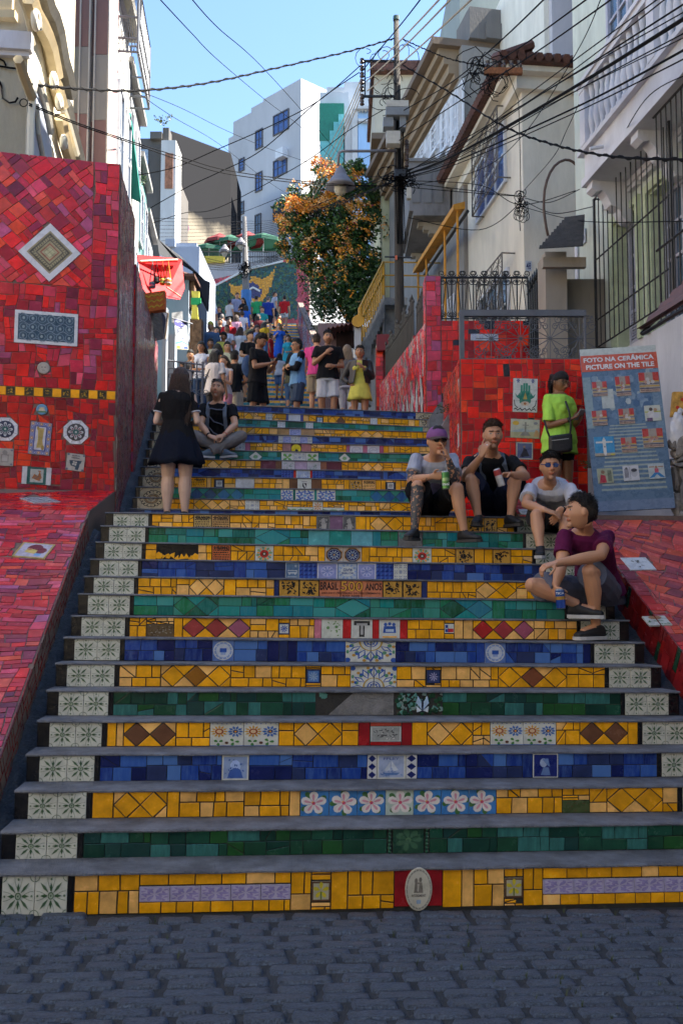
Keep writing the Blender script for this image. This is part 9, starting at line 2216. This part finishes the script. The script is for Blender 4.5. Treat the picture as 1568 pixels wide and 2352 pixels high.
for q in (((935,420),(1035,432),(1181,449)),((935,430),(1060,441),(1190,451)),((938,500),(1100,528),(1195,466)),((935,415),(1100,425),(1195,470),(1330,435))): cable([(x,y,18.3-1.9*min(1,(x-935)/250)) for x,y in q],.008)
cable([(1205,455,16.4),(1260,465,15),(1330,435,12.8)],.007); cable([(1205,462,16.4),(1270,490,15),(1360,475,12.8)],.007); cable([(1200,475,16.4),(1330,507,13),(1590,508,8)],.006); cable([(1590,165,8),(1480,230,9.6),(1400,372,12),(1366,460,12.8)],.006)
ORD = 'first second third fourth fifth sixth seventh eighth ninth tenth eleventh twelfth thirteenth fourteenth fifteenth sixteenth seventeenth eighteenth nineteenth twentieth'.split()
for nm,f_ in (('over the left houses',lambda x: x < 470),('before the distant buildings',lambda x: 470 <= x < 700),('around the tree and pole',lambda x: 700 <= x < 950),('over the right houses',lambda x: x >= 950)):
 L_ = sorted([c for c in CAB if f_(c[1])],key=lambda c: c[2])
 for i,c in enumerate(L_): c[0]['label'] = '%s %s, %s from the top' % ('beige cable' if c[4] else ('twisted black cable' if 'twisted' in c[3] else 'black cable'),nm,ORD[i] if i < 20 else ORD[i-20]+' after twenty')
kn = thing('cable_knot','loose knot of black cables hanging on the corner of the cream house','cable'); b = MB()
for k in range(34):
 cx,cy,r_ = 1198+rw_.uniform(-12,10),rw_.uniform(440,500),rw_.uniform(4,16); a0 = rw_.uniform(0,6); b.tube([P(cx+r_*.7*math.cos(a0+i*.6),cy+r_*math.sin(a0+i*.6),16.35+rw_.uniform(-.1,.05)) for i in range(8)],.007,4)
b.tube([P(1192,500,16.3),P(1194,530,16.3)],.008,4); b.tube([P(1165,165,16.3),P(1190,230,16.3),P(1193,330,16.35),P(1195,440,16.35)],.007,4); b.build('knot_cables',cable_m,kn)
# the photo board
bd = thing('photo_board','tall leaning board headed FOTO NA CERAMICA with sample photo tiles','board')
BLc,BRc,TLc = P(1366.6,1177,8.85),P(1548,1168,8.80),P(1344,805,9.12)
pb = Panel(bd,BLc,BRc-BLc,TLc-BLc); Wb = (BRc-BLc).length; Hb = (TLc-BLc).dot(pb.y)
G = lambda x,y: [(x,y)]
bgp = [(rect(0,0,1,1),(.10,.17,.26)),(rect(0,.955,1,1),(.50,.54,.50)),(rect(0,.0,1,.06),(.16,.22,.33))]
for i in range(17): y = .12+i*.030*(1-.012*i); bgp.append((rect(.10+.012*i,y,.93-.011*i,y+.012-.0003*i),(.30,.35,.32)))
rb_ = random.Random(12)
for _ in range(70):
 x,y,s_ = rb_.uniform(.03,.95),rb_.uniform(.56,.84),rb_.uniform(.02,.07); bgp.append((ngon(x,y,s_,6,rb_.uniform(0,3),ry=s_*.55),rb_.choice([(.30,.36,.38),(.14,.22,.33),(.06,.12,.22),(.20,.28,.36),(.40,.45,.45)])))
bgp += [(rect(.22,.62,.38,.74),(.42,.46,.44)),(rect(.0,.50,.10,.82),(.22,.30,.33)),(rect(.88,.45,1,.85),(.16,.24,.32))]
bgp += [(rect(0,.855,1,.957),(.55,.10,.05))]
bgp = [(([(min(max(px,0),1),min(max(py,0),1)) for px,py in p]),c) for p,c in bgp]
add_tile(pb,rect(0,0,Wb,Hb),(.12,.18,.26),rb_,th=.03,bev=.002,prints=bgp,name='printed_panel',tilt=0)
txm = mat('white_lettering',(.70,.70,.70),rough=.5,bump=0)
for t,x0,x1,y0,y1 in (('FOTO NA CERÂMICA',.035,.955,.912,.949),('PICTURE ON THE TILE',.06,.95,.866,.897)):
 tr,xa,xb,ya,yb2 = glyphs(t,.035); b = MB()
 for q in tr: b.face([tuple(pb.w(Wb*(x0+(x1-x0)*(p[0]-xa)/(xb-xa)),Hb*(y0+(y1-y0)*(p[1]-ya)/(yb2-ya)),.0375)) for p in q])
 b.build('lettering',txm,bd)
def scene_print(k):
 if k == 'c': return [(rect(0,.14,1,1),(.05,.28,.52)),(rect(0,0,1,.14),(.40,.34,.25)),(rect(.42,.1,.58,.85),(.62,.62,.58)),(rect(.08,.66,.92,.75),(.62,.62,.58)),(ngon(.5,.9,.05,7),(.62,.62,.58)),(rect(.46,.0,.56,.42),(.66,.62,.58)),(ngon(.51,.46,.04,6),(.12,.06,.04)),(rect(.78,.02,.97,.09),(.55,.5,.05))]
 if k == 'm': return [(SQ,(.58,.58,.60)),(rect(.08,.2,.35,.8),(.25,.25,.28)),(rect(.42,.1,.46,.9),(.3,.3,.32)),(ngon(.7,.5,.22,9,ry=.28),(.42,.42,.44)),(ngon(.7,.68,.2,8,ry=.12),(.05,.05,.06)),(ngon(.22,.82,.08,7),(.08,.08,.09))]
 if k == 'r': return [(SQ,(.36,.38,.26)),([(.1,.02),(.55,.02),(.5,.5),(.2,.6)],(.45,.03,.05)),(ngon(.36,.75,.13,8),(.22,.12,.07)),(rect(.65,.1,.9,.85),(.16,.18,.12))]
 if k == 'w': return [(SQ,(.52,.54,.46)),(rect(0,.55,1,.62),(.4,.42,.05)),(ngon(.4,.4,.26,8),(.6,.58,.58)),(ngon(.4,.75,.12,8),(.08,.05,.04)),(ngon(.68,.7,.12,8),(.4,.25,.15)),(ngon(.7,.35,.2,8),(.5,.5,.52)),(rect(.1,0,.45,.2),(.14,.08,.16))]
 if k == 'b': return [(SQ,(.46,.52,.52)),([(.0,.05),(.35,.4),(.65,.4),(1,.05),(.7,.1),(.5,.3),(.3,.1)],(.03,.2,.45)),(rect(.38,.4,.62,.68),(.55,.1,.14)),(rect(.05,.75,.38,.82),(.35,.2,.12)),(rect(.62,.75,.95,.82),(.35,.2,.12)),(ngon(.5,.76,.09,8),(.3,.18,.1))]
 o = [(SQ,(.35,.30,.25)),([(0,.55),(.3,.6),(.3,1),(0,1)],(.48,.05,.04)),([(.7,.6),(1,.5),(1,1),(.7,1)],(.50,.06,.04))]
 for i in range(4): o.append((rect(0,.16+.12*i,1,.21+.12*i),(.55,.34,.04) if i % 2 else (.05,.06,.12)))
 o += [(ngon(.5+rb_.uniform(-.2,.2),.5+rb_.uniform(-.2,.15),.1,7),rb_.choice([(.5,.3,.22),(.4,.2,.15),(.55,.5,.45)])) for _ in range(5)]+[(rect(.02,.0,.98,.15),(.45,.32,.25))]
 return o+d_text('RIO DE JANEIRO',(.06,.03,.03),.05,.035,.95,.12,.01)
for x0,x1,y0,y1,k in ((235,415,675,850,0),(525,705,610,845,0),(810,1058,560,800,0),(232,415,1030,1210,0),(560,750,1005,1190,0),(880,1075,965,1155,'w'),(262,508,1350,1585,'c'),(590,778,1360,1540,0),(857,1105,1250,1480,0),(298,490,1740,1920,'r'),(615,808,1705,1890,'m'),(928,1122,1680,1865,'b')):
 f_ = lambda x,y: pb.loc(onplane((2100+x/3.36)/1.5944,(1200+y/3.36)/1.5944,pb.o+pb.z*.03,pb.z)); p,q,r_ = f_(x0,y1),f_(x1,y1-12),f_(x0-4,y0)
 sp_ = Panel(bd,pb.w(*p,.031),pb.w(*q,.031)-pb.w(*p,.031),pb.w(*r_,.031)-pb.w(*p,.031)); s1,s2 = math.hypot(q[0]-p[0],q[1]-p[1]),math.hypot(r_[0]-p[0],r_[1]-p[1])
 add_tile(sp_,rect(0,0,s1,s2),(.5,.5,.48),rb_,th=.009,prints=[(pp,lin(c,.9)) for pp,c in scene_print(k)],name='sample_tile',tilt=.01)
b = MB(); b.tube([pb.w(Wb*.5,Hb*.8,-.01),pb.w(Wb*.5,Hb*.8,-.01)+Vector((0,.5,-1.2))],.02,6); b.build('prop',iron,bd)
wbg = thing('plastic_bag','white plastic bag hanging on the wall at the right edge','bag',P(1560,965,8.9)); b = MB(); ball(b,(-.03,-.05,-.12),.15,k=12,sc=(.6,.4,1.35)); ball(b,(.10,-.04,-.10),.14,k=12,sc=(.7,.4,1.4)); b.tube([(-.02,0,.02),(.02,0,.12)],.03,6); fuse(b,.012,'bag_film',mat('white_plastic',(.55,.55,.57),rough=.5,bump=.3,bscale=20),None,1,None,fold=.02,fscale=12); o = COL.objects[-1] if False else bpy.data.objects['bag_film']; o.parent = wbg
wbc = thing('cloth_bag','yellow printed cloth bag above the white plastic bag','bag',P(1562,930,8.95)); b = MB(); b.box(-.09,.16,-.02,.03,-.12,.13,lambda x,y,z: (x+z*.12,y,z)); b.build('cloth',mat('ochre_cloth',(.50,.28,.06),rough=.9,var=.5,scale=18),wbc); b = MB(); [b.face([(x+.02*math.cos(i)-.0,-.022,z+.02*math.sin(i)) for i in range(0,6)]) for x,z in ((-.04,-.03),(.01,.05),(.06,-.06))]; b.build('flower_print',mat('red_print',(.45,.04,.02),rough=.9,bump=0),wbc)
# stalls on the left
def flat(pts,th,name,m,par,k=0):
 q = [P(*p) for p in pts]; b = MB(); b.hexa([tuple(p) for p in q],[tuple(p+Vector((0,th,0))) for p in q]); return b.build(name,m,par)
cs = lambda x,y: ((500+x/3.62)/1.5944,(850+y/3.62)/1.5944)
C3 = lambda x,y,D: (*cs(x,y),D)
um = thing('red_umbrella','bright red vendor umbrella hung with woven bags beyond the tall red wall','umbrella'); rd = mat('red_canvas',(.62,.008,.012),rough=.75,var=.12,scale=4,bump=.2)
b = MB(); q = [P(*C3(x,y,D)) for x,y,D in ((20,300,13.6),(545,350,14.4),(600,370,14.8),(640,745,14.6),(575,895,14.2),(380,870,13.8),(160,860,13.4),(60,700,13.4))]; ctr = sum(q,Vector())/8+Vector((0,.35,0))
for i in range(8): b.face([q[i],q[(i+1) % 8],ctr])
b.build('canopy',rd,um); b = MB(); b.hexa([tuple(P(*C3(x,y,D))) for x,y,D in ((20,305,13.5),(545,352,14.3),(545,380,14.3),(20,392,13.5))],[tuple(P(*C3(x,y,D))+Vector((0,.06,0))) for x,y,D in ((20,305,13.5),(545,352,14.3),(545,380,14.3),(20,392,13.5))]); b.build('valance',rd,um)
MB().tube([P(*C3(545,365,14.2)),P(*C3(50,385,13.4))],.015,6).build('rib',mat('beige_pole',(.45,.36,.25),rough=.6),um); MB().tube([P(*C3(400,730,13.8)),P(*C3(590,860,14.2))],.012,5).build('rib',MATS['beige_pole'],um)
wv = mat('woven_bag',None,rough=.9,var=.3,scale=20,src='attr',bump=.6)
for x,y,r_,cols,lab in ((210,700,46,[(.05,.2,.2),(.5,.2,.2),(.1,.1,.2)],'teal and pink woven bag under the red umbrella, leftmost'),(265,640,42,[(.01,.01,.01)]*3,'plain black bag under the red umbrella'),(345,660,40,[(.55,.10,.02),(.5,.45,.05),(.1,.3,.05)],'orange and green striped woven bag under the red umbrella'),(420,660,46,[(.6,.25,.03),(.5,.5,.45),(.5,.1,.05)],'orange and white woven bag under the red umbrella, rightmost')):
 t = thing('woven_bag',lab,'bag',P(*C3(x,y,13.6)),group='woven bags under the umbrella'); R0 = r_/3.62/1.5944/2070*13.6; b = MB(); pr = [(R0*.75,-R0),(R0,-R0*.6),(R0,-R0*.2),(R0,R0*.2),(R0*.95,R0*.6),(R0*.8,R0)]
 for i,((ra,za),(rb,zb)) in enumerate(zip(pr,pr[1:])):
  for j in range(12): a,c = 2*math.pi*j/12,2*math.pi*(j+1)/12; b.face([(ra*math.cos(a),ra*math.sin(a),za),(ra*math.cos(c),ra*math.sin(c),za),(rb*math.cos(c),rb*math.sin(c),zb),(rb*math.cos(a),rb*math.sin(a),zb)],cols[i % 3])
 b.build('bag_body',wv,t,color=True); zt_2 = P(*C3(x,385,13.6)).z-t.location.z; b = MB(); b.tube([(-R0*.7,0,R0),(0,0,zt_2),(R0*.7,0,R0)],.012,5,cols[0]); b.build('strap',wv,t,color=True)
zg = thing('zigzag_bag','orange bag with yellow zigzags on the wall below the red umbrella','bag',P(*C3(275,930,12.9))); b = MB(); rot_ = lambda x,y,z: (x,y,z+.15*x); b.box(-.20,.12,-.06,.06,-.14,.14,rot_,(.55,.12,.02));
for k in range(3):
 for p_ in ribbon([(-.19+.04*i,-.08+.08*k+(.02 if i % 2 else -.01)) for i in range(8)],.016): b.face([rot_(x,-.062,z) for x,z in p_],(.62,.45,.05))
b.build('bag_body',wv,zg,color=True)
wk = thing('wicker_panel','leaning panel of woven brown sticks and a chalk board on the left wall','panel'); b = MB(); wkm = mat('stick_brown',(.13,.10,.085),rough=.8,var=.5,scale=12)
for i in range(22):
 y = 1030+18*i; b.tube([P(*C3(195+i*2,y+30,12.9)),P(*C3(330+i*1.5,y,13.2))],.009,4)
b.build('sticks',wkm,wk,kind='stuff'); flat([C3(320,1045,13.3),C3(418,1075,13.4),C3(375,1415,13.4),C3(325,1405,13.3)],.02,'chalk_board',mat('slate_blue',(.03,.04,.08),rough=.6),wk); MB().tube([P(*C3(330,1050,13.3)),P(*C3(418,1075,13.35)),P(*C3(375,1415,13.35))],.018,5).build('board_frame',MATS['beige_pole'],wk)
ba = thing('black_awning','large black triangular shade cloth over the stalls on the left','awning'); bc_ = mat('black_shade_cloth',(.03,.032,.038),rough=.9,bump=.2)
b = MB(); q = [P(*C3(x,y,D)) for x,y,D in ((275,80,20),(400,180,21),(600,330,22.5),(820,550,24),(905,635,24.5),(975,665,25),(955,1060,25),(820,965,24.5),(745,520,23.5),(580,420,22.5),(300,290,20))]
b.face(q); b.face([p+Vector((0,.02,0)) for p in reversed(q)]); b.build('cloth',bc_,ba); sv_ = thing('stall_house','white stall house front with tiled eave behind the hanging goods','house'); b = MB(); fbox(b,352,432,632,960,21.8,3); b.build('wall',pm('shade_dimmed_white',(.24,.28,.34),stain=.2),sv_); b = MB(); fbox(b,372,381,705,960,15.6,.2); b.build('post',MATS['shade_dimmed_white'],sv_); b = MB(); fbox(b,385,401,768,960,15.3,.2); b.build('post',MATS['shade_dimmed_white'],sv_)  # white stall walls dimmed in their colour where sun should be blocked
b = MB(); [b.tube([P(420+2*0,628,21.6),P(446,636+2*i,21.9)],.05,5) for i in range(1)]; fbox(b,414,447,628,634,21.5,1); b.build('eave',roof_t,sv_); b = MB(); fbox(b,434,446,640,706,21.9,.3); fbox(b,436,463,732,785,21.0,.3); fbox(b,434,468,786,830,20.8,.3); b.build('stacked_goods',mat('brown_goods',(.15,.085,.05),rough=.9,var=.7,scale=9,bump=.8),sv_); flat([C3(468,1070,15.2),C3(608,1050,15.4),C3(612,1180,15.4),C3(470,1200,15.2)],.03,'dark_sign',boxd,sv_)
for (pts,c,lab) in (([(730,780),(832,785),(828,872),(735,868)],c_yell,'yellow shirt hanging at the stall, uppermost'),([(722,868),(850,868),(850,935),(800,968),(722,955)],c_green,'green shirt hanging below the yellow one'),([(735,965),(800,965),(820,1150),(722,1140)],c_yell,'long yellow cloth hanging lowest at the stall')):
 q = [P(*C3(x,y,20.3)) for x,y in pts]; b = MB(); b.hexa([tuple(p) for p in q],[tuple(p+Vector((0,.08,0))) for p in q]); tag(b.build('hanging_shirt',c),lab,'clothing','shirts hanging at the stall')
bn = thing('drinks_banner','white and blue drinks banner hanging at an angle over the iron railing','banner'); bl3 = [C3(545,1165,14.6),C3(735,1215,14.9),C3(685,1560,14.9),C3(525,1550,14.6)]
q0_,q1_,q2_,q3_ = [P(*p) for p in bl3]; pnb = Panel(bn,q3_,q2_-q3_,q0_-q3_); Wn,Hn = (q2_-q3_).length,(q0_-q3_).dot(pnb.y)
pr_ = [(rect(0,.86,1,1),(.08,.08,.30)),([(0,.80),(.5,.74),(1,.84),(1,.87),(0,.87)],(.08,.08,.30)),(rect(0,0,1,.14),(.45,.42,.30)),(rect(.05,.02,.3,.12),(.5,.45,.05)),(rect(.6,.02,.95,.1),(.05,.1,.35)),([(0,.16),(.5,.24),(1,.14),(1,.20),(.5,.30),(0,.24)],(.10,.35,.5))]+d_text('AQUI TEMOS',(.55,.6,.7),.05,.91,.92,.98)+d_text('AGUA',(.55,.6,.7),.5,.80,.95,.87)+d_text('5,',(.03,.05,.2),.16,.56,.34,.68)+d_text('6,',(.03,.05,.2),.50,.34,.68,.46)+d_text('LONG NECK',(.05,.08,.2),.1,.70,.62,.74)+d_text('AGUA TONICA',(.05,.08,.2),.4,.48,.95,.52)
add_tile(pnb,rect(0,0,Wn,Hn),(.50,.54,.58),rb_,th=.01,prints=pr_,name='banner_cloth',tilt=0,m=painted); MB().tube([P(*C3(470,1140,14.5)),P(*C3(740,1218,14.9))],.014,5).build('banner_pole',iron_grey,bn)
ir = thing('iron_railing','grey wrought iron railing with scrolls in front of the stall, left of the crowd','railing'); fr_ = Fac((P(385,900,14.4).x,14.4,0),(1,.18)); xe = fr_.hit(465,900)[0]; rz1 = P(385,828,14.4).z; rz0 = zt(27,-1)
for z in (rz1,rz1-.12,rz0+.15): MB().tube([fr_.T(0,0,z),fr_.T(xe,0,z-.05)],.014,5).build('rail',iron_grey,ir)
for i in range(7): x = xe*i/6; b = MB(); b.tube([fr_.T(x,0,rz0),fr_.T(x,0,rz1)],.012 if i < 6 else .02,5); scroll(b,fr_,x+.05,rz1-.25,.05,0,0,1,.006); scroll(b,fr_,x+.05,rz0+.5,.06,0,3,1,.006); b.build('bar',iron_grey,ir)
flat([(404,850,14.3),(438,853,14.3),(438,872,14.3),(402,868,14.3)],.15,'basket',mat('pale_basket',(.40,.38,.36),rough=.9),ir)
bpy.data.scenes.remove(LAB)
